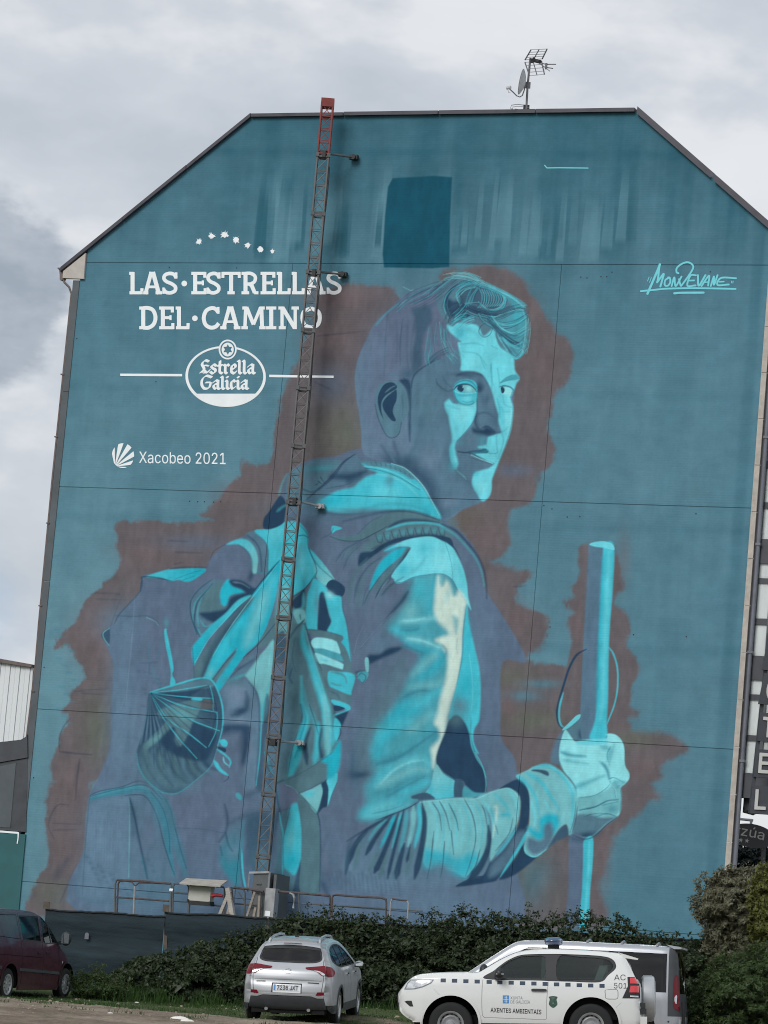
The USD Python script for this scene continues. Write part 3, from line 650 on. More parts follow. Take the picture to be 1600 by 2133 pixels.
for p in ([860, 750, 915, 860, 950, 1000], [940, 775, 1000, 900, 1020, 1000], [1070, 738, 1140, 880, 1165, 1050, 1130, 1230, 1080, 1380], [1190, 735, 1240, 850, 1262, 980], [800, 760, 860, 860, 880, 1000], [815, 1010, 790, 1250, 760, 1400], [905, 1090, 890, 1280, 870, 1400], [960, 1000, 980, 1200], [1200, 1160, 1160, 1300, 1090, 1390]):
    st('A', 'nav2', 12, p, 1.6, .85, 5)
for p, c, w, w2 in (([490, 880, 440, 1000, 370, 1140], 'cyb', 44, 18), ([545, 860, 515, 990, 470, 1140], 'cy', 34, 16), ([590, 830, 575, 980, 530, 1170], 'cym', 40, 26), ([645, 800, 640, 960, 600, 1130], 'cyg', 50, 34), ([690, 780, 700, 940, 655, 1140], 'cy', 46, 30), ([420, 905, 340, 980, 270, 1080], 'cym', 30, 14), ([560, 1180, 500, 1290, 460, 1420], 'slg', 40, 26), ([640, 1140, 600, 1290, 580, 1380], 'slg', 46, 26), ([350, 1190, 300, 1290, 270, 1340], 'slg', 40, 30), ([210, 1090, 170, 1220, 150, 1330], 'slg', 40, 34), ([430, 1170, 390, 1300, 360, 1400], 'slg', 44, 30)):
    st('A', c, w, p, 4, .9, w2)
for p, w, w2 in (([715, 765, 738, 900, 730, 1050, 690, 1250, 655, 1400], 34, 60), ([565, 830, 520, 1020, 460, 1260, 430, 1400], 24, 34), ([520, 855, 440, 1080, 360, 1270, 320, 1350], 26, 56), ([460, 885, 330, 1060, 250, 1200], 26, 46), ([390, 920, 230, 1020, 120, 1180, 80, 1360], 18, 34), ([570, 1110, 530, 1260, 500, 1400], 30, 60), ([620, 1120, 590, 1260], 10, 30), ([260, 1010, 170, 1120, 110, 1270], 10, 40), ([480, 862, 300, 960, 90, 1090], 20, 8), ([1272, 960, 1275, 1130, 1200, 1300, 1110, 1410], 34, 70)):
    st('A', 'nav', w, p, 3, .92, w2)
bl('A', 'blu', 320, 1470, 300, 46, 0, .9)
bl('A', 'blu', 760, 1440, 260, 36, 0, .8)
for k in range(14):
    st('A', 'nav2', 14, [40 + k * 36, 1330 + (k * 37) % 60, 50 + k * 37, 1480 + (k * 53) % 70], 5, .5, 5)
fl('A', 'cyg', [1165, 735, 1300, 674, 1440, 644, 1530, 720, 1522, 900, 1462, 1020, 1372, 1130, 1285, 1250, 1300, 1050, 1290, 900, 1250, 820], soft=3)
for p, c, w in (([1230, 760, 1310, 880, 1310, 1060], 'cyl', 20), ([1330, 700, 1420, 800, 1450, 900], 'cy', 30), ([1440, 660, 1500, 760, 1510, 880], 'cyl', 24), ([1500, 1000, 1420, 1110, 1340, 1200], 'cy', 40), ([1380, 870, 1450, 870], 'cyb', 40), ([1320, 800, 1340, 830, 1310, 1050], 'crm', 22), ([1290, 820, 1330, 960], 'cym', 26)):
    st('A', c, w, p, 5, .75, w * .4)
st('A', 'nav2', 8, [1475, 900, 1440, 1030, 1330, 1170], 2, .7, 12)
st('A', 'nav2', 7, [1330, 960, 1350, 1030], 2, .8, 3)
fl('A', 'nav', [1360, 655, 1440, 602, 1510, 574, 1575, 598, 1612, 680, 1616, 800, 1600, 950, 1560, 1080, 1480, 1220, 1420, 1330, 1350, 1400, 1300, 1430, 1000, 1470, 1120, 1405, 1220, 1380, 1280, 1270, 1300, 1260, 1400, 1160, 1490, 1020, 1532, 900, 1534, 720, 1440, 644], soft=2.5)
fl('A', 'slp', [1490, 1040, 1560, 1000, 1580, 1050, 1500, 1180, 1420, 1310, 1280, 1390, 1300, 1280, 1400, 1180], soft=8, a=.9)
st('A', 'cy', 34, [1600, 1000, 1540, 1120, 1450, 1260, 1370, 1385], 2, .9, 16)
fl('F', 'nav', [0, 1410, 60, 1330, 140, 1220, 200, 1120, 230, 1190, 310, 1220, 200, 1320, 100, 1385], soft=3)
# --- cuff
fl('F', 'cyg', [140, 548, 230, 500, 300, 465, 400, 452, 500, 500, 600, 600, 652, 700, 652, 800, 632, 920, 602, 1032, 575, 1030, 560, 950, 500, 990, 440, 1080, 400, 1150, 300, 1222, 232, 1192, 206, 1150, 222, 1060, 250, 950, 256, 800, 246, 680, 200, 590], soft=2)
for p, c, w in (([150, 545, 230, 610, 300, 720, 330, 860], 'cy', 40), ([230, 520, 340, 590, 420, 700, 500, 830], 'cy', 44), ([280, 480, 400, 460, 500, 520, 590, 640, 615, 780, 595, 960], 'cy', 36), ([420, 460, 530, 530, 630, 680, 632, 800, 600, 1000], 'cyl', 14), ([270, 760, 300, 880, 300, 960], 'cyl', 30), ([380, 760, 430, 850], 'cyl', 20)):
    st('F', c, w, p, 4, .8, w * .5)
fl('F', 'cyb', [335, 910, 400, 860, 485, 875, 500, 950, 450, 1040, 370, 1070, 330, 1085, 260, 1030, 245, 970, 330, 1005], soft=8)
fl('F', 'slp', [375, 960, 440, 940, 450, 1060, 390, 1160, 290, 1205, 235, 1150, 240, 1060, 320, 1080, 365, 1060], soft=7)
st('F', 'cyl', 9, [210, 1130, 225, 1190, 300, 1218, 390, 1160], 1.5, .8, 7)
fl('F', 'nav2', [290, 490, 380, 498, 412, 520, 405, 546, 330, 515, 270, 505], soft=2)
st('F', 'cyd', 9, [640, 760, 625, 900, 590, 1020], 1.2, .8, 7)
fl('F', 'nav2', [440, 1085, 500, 990, 560, 955, 575, 1040, 480, 1090, 410, 1140], soft=4)
# --- fist
fl('F', 'slp', [430, 420, 460, 280, 510, 190, 545, 160, 600, 190, 560, 300, 510, 400, 500, 450], soft=5)
fl('F', 'sla', [545, 165, 610, 100, 675, 60, 690, 120, 690, 240, 640, 262, 600, 210], soft=3)
bl('F', 'nav', 680, 200, 26, 50, 0, .8)
fl('F', 'cyp', [500, 330, 515, 250, 540, 175, 560, 165, 600, 220, 645, 262, 760, 242, 890, 236, 900, 195, 960, 200, 1010, 240, 1040, 310, 1046, 450, 1082, 520, 1082, 570, 1050, 610, 1010, 650, 1016, 730, 1006, 790, 1006, 850, 980, 890, 900, 940, 780, 1050, 700, 1072, 600, 1042, 632, 920, 652, 800, 642, 650, 600, 580, 540, 510, 505, 430], soft=2)
bl('F', 'cyl', 640, 640, 90, 60, 0, .45)
bl('F', 'cyp', 980, 480, 50, 110, 0, .5)
bl('F', 'cyp', 720, 300, 100, 30, 0, .5)
fl('F', 'cyg', [660, 728, 780, 708, 900, 655, 960, 600, 1010, 655, 1016, 740, 1000, 850, 900, 880, 760, 862, 650, 832], soft=4)
fl('F', 'sla', [642, 870, 760, 860, 850, 885, 985, 885, 890, 955, 780, 1052, 700, 1072, 604, 1040], soft=6)
bl('F', 'nav', 720, 1040, 110, 30, -10, .85)
bl('F', 'cyd', 940, 820, 50, 40, 0, .6)
for p, c, w in (([520, 345, 600, 370, 720, 385], 'cym', 44), ([540, 415, 640, 430, 740, 445], 'cym', 30), ([640, 640, 760, 590, 880, 540], 'cym', 50), ([850, 300, 920, 330, 900, 420], 'cym', 50), ([950, 600, 1040, 590], 'cym', 40), ([840, 430, 890, 470, 920, 570], 'cyd', 22), ([960, 280, 940, 350, 915, 450], 'cym', 14), ([980, 640, 1050, 600], 'cyd', 26)):
    st('F', c, w, p, 6, .7, w * .3)
for p, w in (([660, 728, 800, 705, 900, 640, 930, 590], 8), ([920, 590, 958, 650, 972, 725], 9), ([670, 828, 800, 800, 900, 752, 995, 740], 12), ([700, 885, 760, 865], 8), ([790, 890, 900, 860, 960, 880], 8), ([860, 790, 990, 760], 6)):
    st('F', 'cyd', w, p, 1.5, .85, 4)
st('F', 'cyp', 8, [650, 722, 790, 700, 890, 640, 925, 600], 1, .8, 5)
st('F', 'cyp', 8, [925, 600, 965, 660, 975, 720], 1, .7, 4)
st('F', 'cyg', 8, [600, 1030, 680, 1055, 760, 1060], 2, .6, 5)
# --- staff
el('staff')
fl('R', 'slp', [748, 135, 870, 165, 955, 160, 945, 500, 922, 800, 912, 1000, 906, 1400, 895, 1620, 885, 1755, 750, 1760, 690, 1760, 675, 1600, 690, 1200, 705, 900, 730, 500, 745, 200], soft=1.6)
bl('R', 'blu', 740, 500, 24, 500, 2, .4)
bl('R', 'pur', 760, 1000, 40, 500, 2, .5)
fl('R', 'cy', [868, 165, 890, 120, 956, 150, 945, 500, 922, 800, 912, 1000, 906, 1400, 895, 1620, 890, 1752, 752, 1755, 800, 1600, 822, 1300, 832, 900, 852, 500], soft=3)
st('R', 'cyl', 40, [915, 200, 900, 600, 875, 1000, 865, 1400, 840, 1600], 6, .6, 30)
st('R', 'cyb', 16, [862, 250, 845, 700, 825, 1100, 815, 1500], 5, .7, 16)
fl('R', 'cyl', [750, 136, 800, 115, 870, 110, 930, 125, 956, 155, 954, 185, 870, 165, 800, 155])
fl('F', 'pur', [590, 1040, 705, 1072, 702, 1400, 685, 1700, 670, 1800, 555, 1800, 575, 1500, 580, 1200], soft=3)
st('F', 'nav2', 40, [600, 1060, 660, 1080, 720, 1070], 8, .8, 20)
fl('F', 'cy', [706, 1085, 780, 1060, 776, 1300, 757, 1500, 740, 1800, 668, 1800, 690, 1500, 700, 1200], soft=2)
st('F', 'cyl', 18, [750, 1100, 745, 1300, 725, 1600, 715, 1790], 3, .6, 14)
st('R', 'nav', 22, [725, 1010, 645, 1058, 582, 1170, 540, 1300, 500, 1430, 480, 1530, 486, 1600, 500, 1640, 530, 1678], 1.5, 1, 12)
st('R', 'cy', 16, [535, 1370, 505, 1480, 500, 1580, 515, 1640, 540, 1662], 1.5, .9, 10)
st('R', 'cy', 14, [910, 990, 952, 1050, 985, 1170, 986, 1330, 960, 1470, 915, 1590, 900, 1630], 1.5, .95, 9)
el('man')
fl('F', 'cyl', [525, 160, 600, 85, 640, 45, 675, 33, 672, 62, 640, 95, 570, 150])
fl('F', 'cyl', [640, 262, 690, 248, 760, 240, 890, 234, 900, 240, 890, 275, 760, 290, 660, 280], soft=3)
# ---------------- rucksack
el('pack')
fl('X', 'pur', [598, 1085, 560, 1101, 530, 1105, 500, 1120, 470, 1133, 437, 1165, 427, 1183, 355, 1185, 325, 1192, 297, 1200, 292, 1231, 272, 1255, 250, 1278, 238, 1300, 213, 1318, 222, 1346, 236, 1385, 233, 1460, 231, 1540, 224, 1575, 200, 1632, 186, 1655, 183, 1700, 180, 1760, 170, 1905, 668, 1930, 664, 1700, 690, 1640, 705, 1560, 728, 1480, 740, 1410, 735, 1300, 715, 1220, 680, 1180, 645, 1120, 630, 1085], soft=2)
for x, y, rx, ry, c, a in ((250, 1300, 50, 40, 'blu', .7), (255, 1480, 30, 160, 'blu', .9), (300, 1540, 60, 100, 'blu', .5), (230, 1760, 50, 120, 'blu', .8), (260, 1870, 90, 40, 'blu', .9), (340, 1860, 60, 50, 'slp', .8), (400, 1700, 70, 60, 'pur2', .8), (470, 1200, 50, 40, 'pur2', .7), (420, 1760, 50, 60, 'pur', .6), (330, 1300, 30, 70, 'pur2', .5)):
    bl('X', c, x, y, rx, ry, 0, a)
fl('P', 'cy', [490, 88, 620, 42, 720, 22, 990, 18, 925, 90, 845, 128, 770, 112, 700, 122, 640, 98], soft=2, g=(600, 60, 900, 60, 'cyb'))
st('P', 'nav', 12, [450, 208, 462, 120, 470, 86, 600, 95, 710, 122], 2, .9, 9)
st('P', 'nav', 12, [700, 20, 820, 8, 1000, 8], 3, .8, 5)
for p in ([740, 105, 860, 60, 960, 30], [800, 115, 900, 80]):
    st('P', 'cyd', 5, p, 1.2, .9, 3)
st('P', 'nav2', 10, [240, 410, 400, 416, 500, 410, 565, 440, 605, 487], 2, .7, 6)
st('P', 'cyg', 6, [500, 425, 570, 455, 600, 490], 1.5, .6, 3)
fl('P', 'nav2', [125, 565, 190, 515, 197, 600, 186, 650, 146, 612], soft=2)
st('P', 'cyg', 6, [192, 515, 140, 555, 150, 605, 188, 655], 1.2, .8, 5)
bl('P', 'cym', 665, 470, 22, 40, 0, .5)
fl('P', 'cy', [648, 540, 664, 518, 672, 560, 692, 650, 716, 780, 726, 860, 712, 900, 738, 950, 738, 990, 715, 1000, 698, 985, 705, 890, 688, 780, 662, 660], soft=1.6)
st('P', 'cyb', 8, [668, 640, 700, 790, 712, 890, 712, 960], 2, .7, 6)
for p in ([400, 250, 385, 560, 340, 1000, 285, 1190], [380, 560, 350, 900, 330, 1150]):
    st('P', 'lav', 5, p, 1.5, .55, 3)
for p in ([460, 805, 590, 800], [525, 810, 520, 900], [540, 830, 600, 960, 650, 1010], [525, 620, 520, 780], [630, 560, 620, 660, 590, 750]):
    st('P', 'nav2' if p[1] > 700 and p[0] < 530 else 'cyd', 9, p, 2.5, .6, 4)
for i in range(16):
    x, y = 430 + (i * 61) % 190, 870 + (i * 47) % 320
    st('P', 'nav2', 14, [x, y, x + 24, y + 4], 4, .5, 6)
# rolled mat lobe, knot and straps
fl('B', 'slp', [205, 965, 145, 770, 140, 680, 200, 600, 300, 520, 400, 508, 470, 505, 660, 570, 700, 620, 640, 660, 480, 800, 330, 900, 270, 960, 220, 992], soft=4)
fl('B', 'slg', [270, 620, 340, 550, 420, 520, 400, 600, 400, 700, 440, 742, 320, 780, 220, 788, 210, 720], soft=4)
fl('B', 'cyb', [458, 508, 500, 560, 605, 612, 480, 640, 462, 700, 432, 728, 402, 705, 398, 600], soft=3)
fl('B', 'nav', [222, 790, 330, 775, 440, 748, 480, 660, 600, 620, 660, 640, 500, 800, 400, 870, 290, 850], soft=5)
for p in ([192, 955, 168, 820, 188, 700, 262, 618, 320, 560], [215, 900, 205, 780, 240, 660], [230, 850, 270, 900, 330, 880], [210, 920, 240, 970, 300, 920]):
    st('B', 'cym', 14, p, 2.5, .85, 6)
st('B', 'nav', 14, [225, 985, 180, 880, 190, 760, 215, 680, 300, 580, 330, 545], 2, .8, 6)
fl('B', 'nav', [468, 525, 500, 508, 580, 520, 660, 570, 700, 590, 690, 640, 640, 645, 570, 590, 500, 565], soft=4)
st('B', 'blu', 14, [500, 530, 570, 540, 640, 580], 2, .8, 6)
bl('B', 'nav', 650, 480, 26, 60, 20, .7)
# lid
fl('B', 'cy', [450, 215, 560, 170, 640, 190, 690, 260, 712, 350, 702, 448, 662, 445, 652, 330, 612, 260, 540, 215], soft=3, g=(500, 190, 690, 420, 'cyg'))
fl('B', 'slp', [605, 142, 680, 105, 762, 180, 792, 260, 792, 452, 705, 450, 716, 330, 690, 240], soft=2)
st('B', 'nav', 12, [620, 140, 690, 200, 728, 280, 740, 440], 3, .8, 8)
st('B', 'nav', 10, [690, 110, 765, 180, 795, 270, 795, 450], 2, .85, 8)
fl('B', 'cy', [680, 102, 800, 85, 935, 30, 1045, 28, 1112, 100, 1132, 160, 1132, 245, 1202, 440, 1112, 570, 1000, 655, 900, 700, 880, 420, 800, 455, 797, 260, 762, 180], soft=2)
bl('B', 'cyl', 850, 130, 60, 80, 30, .5)
bl('B', 'sla', 1050, 330, 40, 130, 15, .65)
bl('B', 'cyl', 1090, 400, 40, 110, -15, .5)
st('B', 'nav', 7, [1040, 145, 1090, 140, 1130, 160], 1.5, .9, 6)
fl('B', 'cy', [1132, 248, 1345, 500, 1282, 562, 1192, 482], soft=2, g=(1150, 300, 1300, 540, 'cyg'))
st('B', 'nav', 7, [1132, 250, 1200, 445, 1110, 575], 1.4, .8, 5)
fl('B', 'nav', [1332, 508, 1432, 572, 1402, 652, 1280, 572])
st('B', 'cyd', 9, [700, 455, 790, 452], 1.2, .9, 8)
# flowing diagonal cloth
fl('B', 'cyb', [890, 355, 865, 620, 790, 880, 712, 1030, 592, 1150, 425, 1390, 385, 1440, 362, 1360, 500, 1140, 530, 1080, 430, 1200, 330, 1335, 255, 1335, 330, 1130, 470, 890, 620, 690, 760, 500], soft=2.5)
st('B', 'cyg', 100, [770, 620, 690, 850, 610, 1060], 16, .75, 60)
st('B', 'cyl', 60, [840, 470, 760, 700, 700, 860], 16, .5, 30)
st('B', 'cy', 60, [560, 860, 420, 1080, 310, 1290], 14, .6, 40)
bl('B', 'cyg', 310, 1290, 40, 50, 0, .5)
fl('B', 'slg', [525, 1105, 485, 1190, 375, 1340, 345, 1362, 328, 1335, 430, 1200], soft=5)
fl('B', 'slg', [650, 650, 672, 680, 500, 890, 350, 1100, 245, 1335, 178, 1335, 195, 1220, 330, 1010, 480, 840, 590, 700], soft=4)
st('B', 'nav', 50, [630, 690, 470, 890, 330, 1080, 240, 1320], 10, .7, 30)
fl('B', 'cy', [652, 640, 560, 722, 440, 850, 300, 1000, 190, 1200, 172, 1210, 160, 1080, 230, 990, 330, 880, 440, 790, 545, 680], soft=3, g=(500, 750, 250, 1050, 'cyb'))
st('B', 'nav', 14, [890, 350, 760, 500, 690, 590, 640, 660], 2, .9, 12)
st('B', 'nav2', 8, [165, 1080, 180, 1330], 2, .8, 6)
# middle
fl('B', 'slg', [880, 700, 990, 650, 1100, 590, 1120, 700, 1110, 860, 960, 1000, 860, 1030, 700, 1080, 590, 1160, 710, 1035, 800, 880], soft=3)
fl('B', 'nav', [985, 700, 1070, 612, 1100, 600, 1090, 720, 1050, 760, 990, 730], soft=3)
st('B', 'cym', 26, [1090, 620, 1080, 740, 1000, 770], 3, .9, 20)
fl('B', 'cyg', [870, 600, 960, 560, 980, 700, 960, 960, 870, 1000], soft=6, a=.5)
fl('B', 'nav2', [850, 1010, 930, 940, 950, 1190, 860, 1190], soft=4)
fl('B', 'cy', [1182, 500, 1285, 582, 1262, 622, 1222, 642, 1208, 760, 1202, 932, 1130, 932, 1108, 850, 1120, 650, 1150, 560], soft=2.5)
bl('B', 'sla', 1200, 700, 26, 120, 0, .6)
fl('B', 'nav', [1228, 620, 1275, 640, 1302, 800, 1325, 862, 1282, 942, 1208, 932, 1215, 760], soft=3)
fl('B', 'cy', [1265, 605, 1335, 640, 1402, 655, 1412, 760, 1450, 900, 1482, 1185, 1400, 1020, 1290, 950, 1322, 860, 1300, 780], soft=3)
bl('B', 'cyp', 1305, 640, 36, 30, 30, .8)
bl('B', 'cyb', 1430, 1040, 24, 80, -10, .6)
fl('B', 'cyg', [1012, 770, 1090, 760, 1110, 850, 1050, 880, 1010, 840], soft=3)
st('B', 'nav', 9, [960, 1000, 1040, 900, 1100, 840], 1.5, .9, 7)
st('B', 'nav', 9, [590, 1160, 720, 1040, 850, 880], 1.5, .9, 6)
for p in ([990, 790, 1030, 870], [1060, 800, 1065, 840]):
    st('B', 'nav2', 12, p, 2, .8, 8)
# side pockets
fl('M', 'slg', [860, 280, 940, 150, 1040, 100, 1110, 350, 1230, 600, 1330, 870, 1372, 1080, 1440, 1222, 1400, 1420, 1432, 1560, 1422, 1680, 1290, 1810, 1000, 1900, 800, 1860, 740, 1850, 720, 1500, 780, 1100, 830, 650], soft=3)
bl('M', 'nav2', 870, 640, 40, 130, 0, .7)
bl('M', 'sla', 850, 1000, 60, 260, 0, .6)
bl('M', 'slp', 820, 1400, 80, 260, 0, .7)
for p, c, w, w2, a in (([1030, 130, 1020, 300, 1100, 500, 1180, 760, 1270, 1050, 1300, 1300, 1300, 1560], 'cy', 60, 110, .95), ([1250, 900, 1290, 1150, 1290, 1400, 1300, 1550], 'cyg', 60, 60, .85), ([1180, 760, 1250, 1000, 1260, 1200], 'cyl', 30, 20, .6), ([1000, 690, 1010, 980, 1060, 1160, 1000, 1350, 930, 1600, 880, 1790], 'cy', 20, 130, .95), ([1040, 1150, 1000, 1350, 950, 1600], 'cyb', 40, 60, .6), ([1020, 800, 1060, 1000, 1130, 1150, 1190, 1330, 1160, 1600], 'cym', 30, 80, .8), ([1190, 1200, 1180, 1450, 1150, 1660], 'cy', 40, 70, .8), ([1380, 1130, 1400, 1240, 1350, 1450], 'cy', 40, 40, .9)):
    st('M', c, w, p, 6, a, w2)
for p, w, w2 in (([1100, 1260, 1045, 1440, 1065, 1660], 24, 60), ([1225, 1270, 1205, 1450, 1240, 1630], 24, 44), ([1040, 110, 1160, 430, 1300, 790, 1380, 1130], 9, 9), ([865, 270, 940, 160, 1030, 70], 12, 8), ([900, 600, 870, 700, 900, 760], 12, 6), ([990, 1000, 1010, 1100, 1000, 1200], 10, 6)):
    st('M', 'nav', w, p, 4, .88, w2)
fl('M', 'slg', [1070, 165, 1150, 165, 1290, 190, 1460, 240, 1442, 302, 1350, 285, 1090, 212], soft=1.6)
st('M', 'nav2', 10, [1070, 165, 1290, 190, 1455, 240], 1.5, .6, 6)
fl('M', 'cyp', [1110, 305, 1180, 255, 1390, 300, 1432, 442, 1250, 382, 1150, 380], soft=2)
fl('M', 'cym', [1150, 380, 1250, 385, 1432, 442, 1468, 522, 1320, 482, 1170, 430], soft=2)
fl('M', 'cyp', [1150, 428, 1300, 476, 1468, 552, 1462, 612, 1330, 590, 1200, 545], soft=2)
bl('M', 'cy', 1260, 510, 50, 20, 15, .6)
fl('M', 'slg', [1400, 300, 1480, 350, 1540, 490, 1560, 600, 1590, 660, 1470, 620, 1470, 520], soft=2)
fl('M', 'slg', [1205, 548, 1455, 612, 1590, 662, 1570, 820, 1532, 952, 1340, 905, 1280, 750], soft=2)
fl('M', 'cy', [1300, 640, 1400, 635, 1592, 672, 1560, 850, 1540, 892, 1390, 832, 1310, 785], soft=2)
st('M', 'slg', 18, [1335, 640, 1440, 660, 1490, 700, 1502, 760], 3, .9, 12)
st('M', 'slg', 14, [1330, 760, 1400, 785, 1440, 785], 3, .9, 8)
fl('M', 'slg', [1320, 850, 1532, 925, 1532, 1002, 1345, 945], soft=2)
st('M', 'nav2', 18, [1330, 855, 1400, 890, 1430, 940], 3, .8, 10)
fl('M', 'cy', [1345, 945, 1525, 1002, 1532, 1062, 1365, 1000], soft=2)
fl('M', 'nav', [1368, 1008, 1490, 1042, 1380, 1075])
st('M', 'cy', 26, [1380, 1112, 1460, 1090, 1530, 1055], 2, .95, 16)
fl('M', 'nav', [1380, 1132, 1515, 1075, 1490, 1160, 1435, 1262, 1395, 1180], soft=3)
fl('M', 'cy', [1375, 1150, 1440, 1222, 1425, 1300, 1395, 1420, 1360, 1300], soft=2)
st('M', 'nav', 12, [1430, 1260, 1440, 1320, 1395, 1410], 2, .9, 6)
# central panel and bag lobe left of the mast
fl('M', 'cyg', [700, 300, 655, 800, 620, 1100, 560, 1210, 542, 1000, 500, 850, 400, 705, 378, 660, 500, 500, 600, 390], soft=3)
bl('M', 'cy', 560, 1080, 24, 120, 0, .9)
st('M', 'cyl', 12, [680, 310, 640, 560], 2, .7, 6)
st('M', 'sla', 40, [360, 520, 440, 480, 500, 440], 6, .9, 20)
fl('M', 'slp', [220, 680, 300, 600, 470, 500, 520, 490, 420, 620, 350, 700, 240, 740], soft=5)
st('M', 'nav2', 26, [270, 610, 400, 560, 520, 470], 6, .8, 12)
fl('M', 'cym', [190, 740, 280, 690, 380, 660, 300, 720, 200, 760], soft=4)
fl('M', 'blu', [90, 900, 150, 790, 300, 720, 420, 760, 500, 870, 540, 1010, 545, 1300, 530, 1600, 500, 1900, 350, 1920, 380, 1620, 430, 1250, 130, 1250, 120, 1050], soft=6)
bl('M', 'sla', 300, 760, 200, 50, 10, .7)
bl('M', 'lav', 300, 900, 110, 90, 0, .8)
bl('M', 'lav', 330, 1180, 80, 30, 0, .7)
bl('M', 'nav', 330, 1070, 100, 46, -14, .85)
bl('M', 'nav2', 390, 990, 30, 80, 0, .8)
bl('M', 'nav2', 130, 1000, 60, 120, 0, .5)
bl('M', 'slp', 480, 900, 40, 130, -10, .7)
bl('M', 'sla', 500, 1400, 30, 220, 0, .6)
bl('M', 'lav', 440, 1500, 30, 150, 0, .4)
fl('M', 'nav', [130, 1235, 300, 1225, 430, 1250, 425, 1400, 390, 1600, 340, 1655, 335, 1340, 240, 1310, 130, 1330], soft=12, a=.9)
st('M', 'nav2', 26, [545, 1250, 530, 1600, 505, 1930], 5, .8, 40)
st('M', 'cy', 13, [640, 760, 590, 1000, 560, 1200, 540, 1550, 500, 1900], 1.6, .95, 12)
fl('M', 'nav2', [590, 1000, 640, 900, 660, 1300, 600, 1900, 510, 1940, 545, 1600], soft=4, a=.8)
fl('M', 'slp', [600, 1400, 740, 1380, 720, 1900, 600, 1950], soft=6)
st('M', 'cy', 22, [600, 1530, 640, 1660, 680, 1780], 2.5, .9, 18)
st('M', 'nav', 60, [620, 1620, 660, 1760, 640, 1900], 9, .6, 40)
fl('M', 'cym', [275, 1990, 310, 1985, 345, 2030, 325, 2060, 280, 2030], soft=2.5)
st('M', 'nav2', 40, [360, 2030, 450, 1990, 540, 1960], 8, .7, 30)
# lower straps and pockets
fl('N', 'nav2', [370, 770, 520, 700, 700, 690, 745, 720, 705, 950, 640, 1300, 420, 1340, 380, 1000], soft=14, a=.9)
bl('N', 'sla', 560, 1240, 110, 130, 0, .8)
bl('N', 'slp', 640, 560, 120, 110, 0, .6)
fl('N', 'slp', [200, 870, 330, 815, 370, 780, 350, 1100, 310, 1540, 230, 1480, 120, 1320, 85, 1150, 150, 950], soft=8, g=(200, 900, 250, 1300, 'cyd'))
bl('N', 'lav', 250, 1150, 60, 90, 30, .4)
st('N', 'nav', 26, [150, 620, 182, 780, 160, 920, 90, 1030], 5, .8, 12)
st('N', 'nav', 16, [160, 930, 190, 1060, 235, 1135], 4, .8, 6)
st('N', 'nav', 16, [100, 1080, 120, 1180], 4, .7, 6)
st('N', 'nav2', 30, [190, 830, 330, 760, 520, 720], 8, .7, 20)
st('N', 'cy', 26, [335, 1120, 340, 1250, 355, 1420, 385, 1560], 2, .95, 22)
st('N', 'nav', 12, [322, 1120, 325, 1250, 340, 1420, 365, 1560], 3, .8, 9)
st('N', 'cyd', 14, [360, 800, 350, 1000, 340, 1150], 3, .8, 10)
fl('N', 'pur2', [735, 385, 850, 395, 965, 480, 975, 600, 860, 662, 760, 695, 725, 560], soft=3)
st('N', 'cyg', 9, [830, 398, 910, 430, 965, 490], 1.5, .8, 5)
st('N', 'nav', 16, [720, 400, 735, 560, 765, 700, 800, 960], 3, .8, 20)
st('N', 'cyd', 16, [735, 400, 745, 520, 760, 650], 3, .8, 8)
st('N', 'nav2', 12, [770, 690, 860, 665, 960, 610], 3, .7, 8)
fl('N', 'sla', [775, 720, 870, 670, 890, 640, 840, 850, 805, 1000, 800, 1300, 930, 1420, 900, 1590, 690, 1590, 720, 1200, 740, 900], soft=5)
fl('N', 'cy', [878, 645, 965, 610, 1000, 800, 1004, 1150, 972, 1330, 920, 1402, 850, 1352, 802, 1282, 802, 1000, 840, 850], soft=4)
bl('N', 'cyb', 900, 1240, 90, 110, 0, .95)
bl('N', 'cyg', 880, 1000, 50, 120, 10, .5)
bl('N', 'sla', 860, 760, 40, 120, 15, .5)
st('N', 'cy', 13, [758, 710, 780, 850, 800, 960, 795, 1200, 790, 1490], 1.8, .95, 9)
fl('N', 'nav2', [1000, 1232, 992, 1590, 908, 1590], soft=3)
fl('N', 'slg', [978, 488, 1060, 580, 1182, 720, 1207, 850, 1212, 1200, 1202, 1590, 990, 1600, 1000, 1232, 1004, 900, 962, 600], soft=2)
st('N', 'nav', 11, [1185, 725, 1210, 860, 1214, 1200, 1205, 1580], 2.5, .85, 10)
fl('N', 'cyg', [985, 490, 1110, 450, 1232, 385, 1242, 470, 1215, 600, 1172, 717, 1060, 575], soft=2, g=(1000, 480, 1150, 560, 'cyg'))
bl('N', 'cy', 1090, 500, 60, 40, 0, .8)
fl('N', 'nav', [1222, 382, 1292, 340, 1312, 420, 1295, 620, 1240, 660, 1178, 722, 1215, 600, 1242, 470], soft=2.5)
fl('N', 'cy', [1285, 335, 1397, 262, 1392, 380, 1345, 500, 1296, 640, 1305, 450], soft=2, g=(1330, 300, 1310, 600, 'cyl'))
st('N', 'nav', 9, [1395, 380, 1345, 500, 1298, 640], 2, .8, 7)
fl('N', 'slg', [720, 380, 800, 335, 1040, 240, 1222, 130, 1330, 120, 1300, 320, 1100, 442, 980, 492, 900, 425, 820, 390], soft=2)
fl('N', 'cyb', [1222, 132, 1340, 40, 1432, -90, 1438, 80, 1402, 252, 1295, 332, 1290, 180], soft=5)
st('N', 'nav', 14, [720, 385, 800, 345], 4, .9, 8)
for k in range(8):
    st('N', 'nav2', 18, [1220 + k * 24, 1330 + (k * 57) % 120, 1240 + k * 26, 1560], 6, .5, 6)
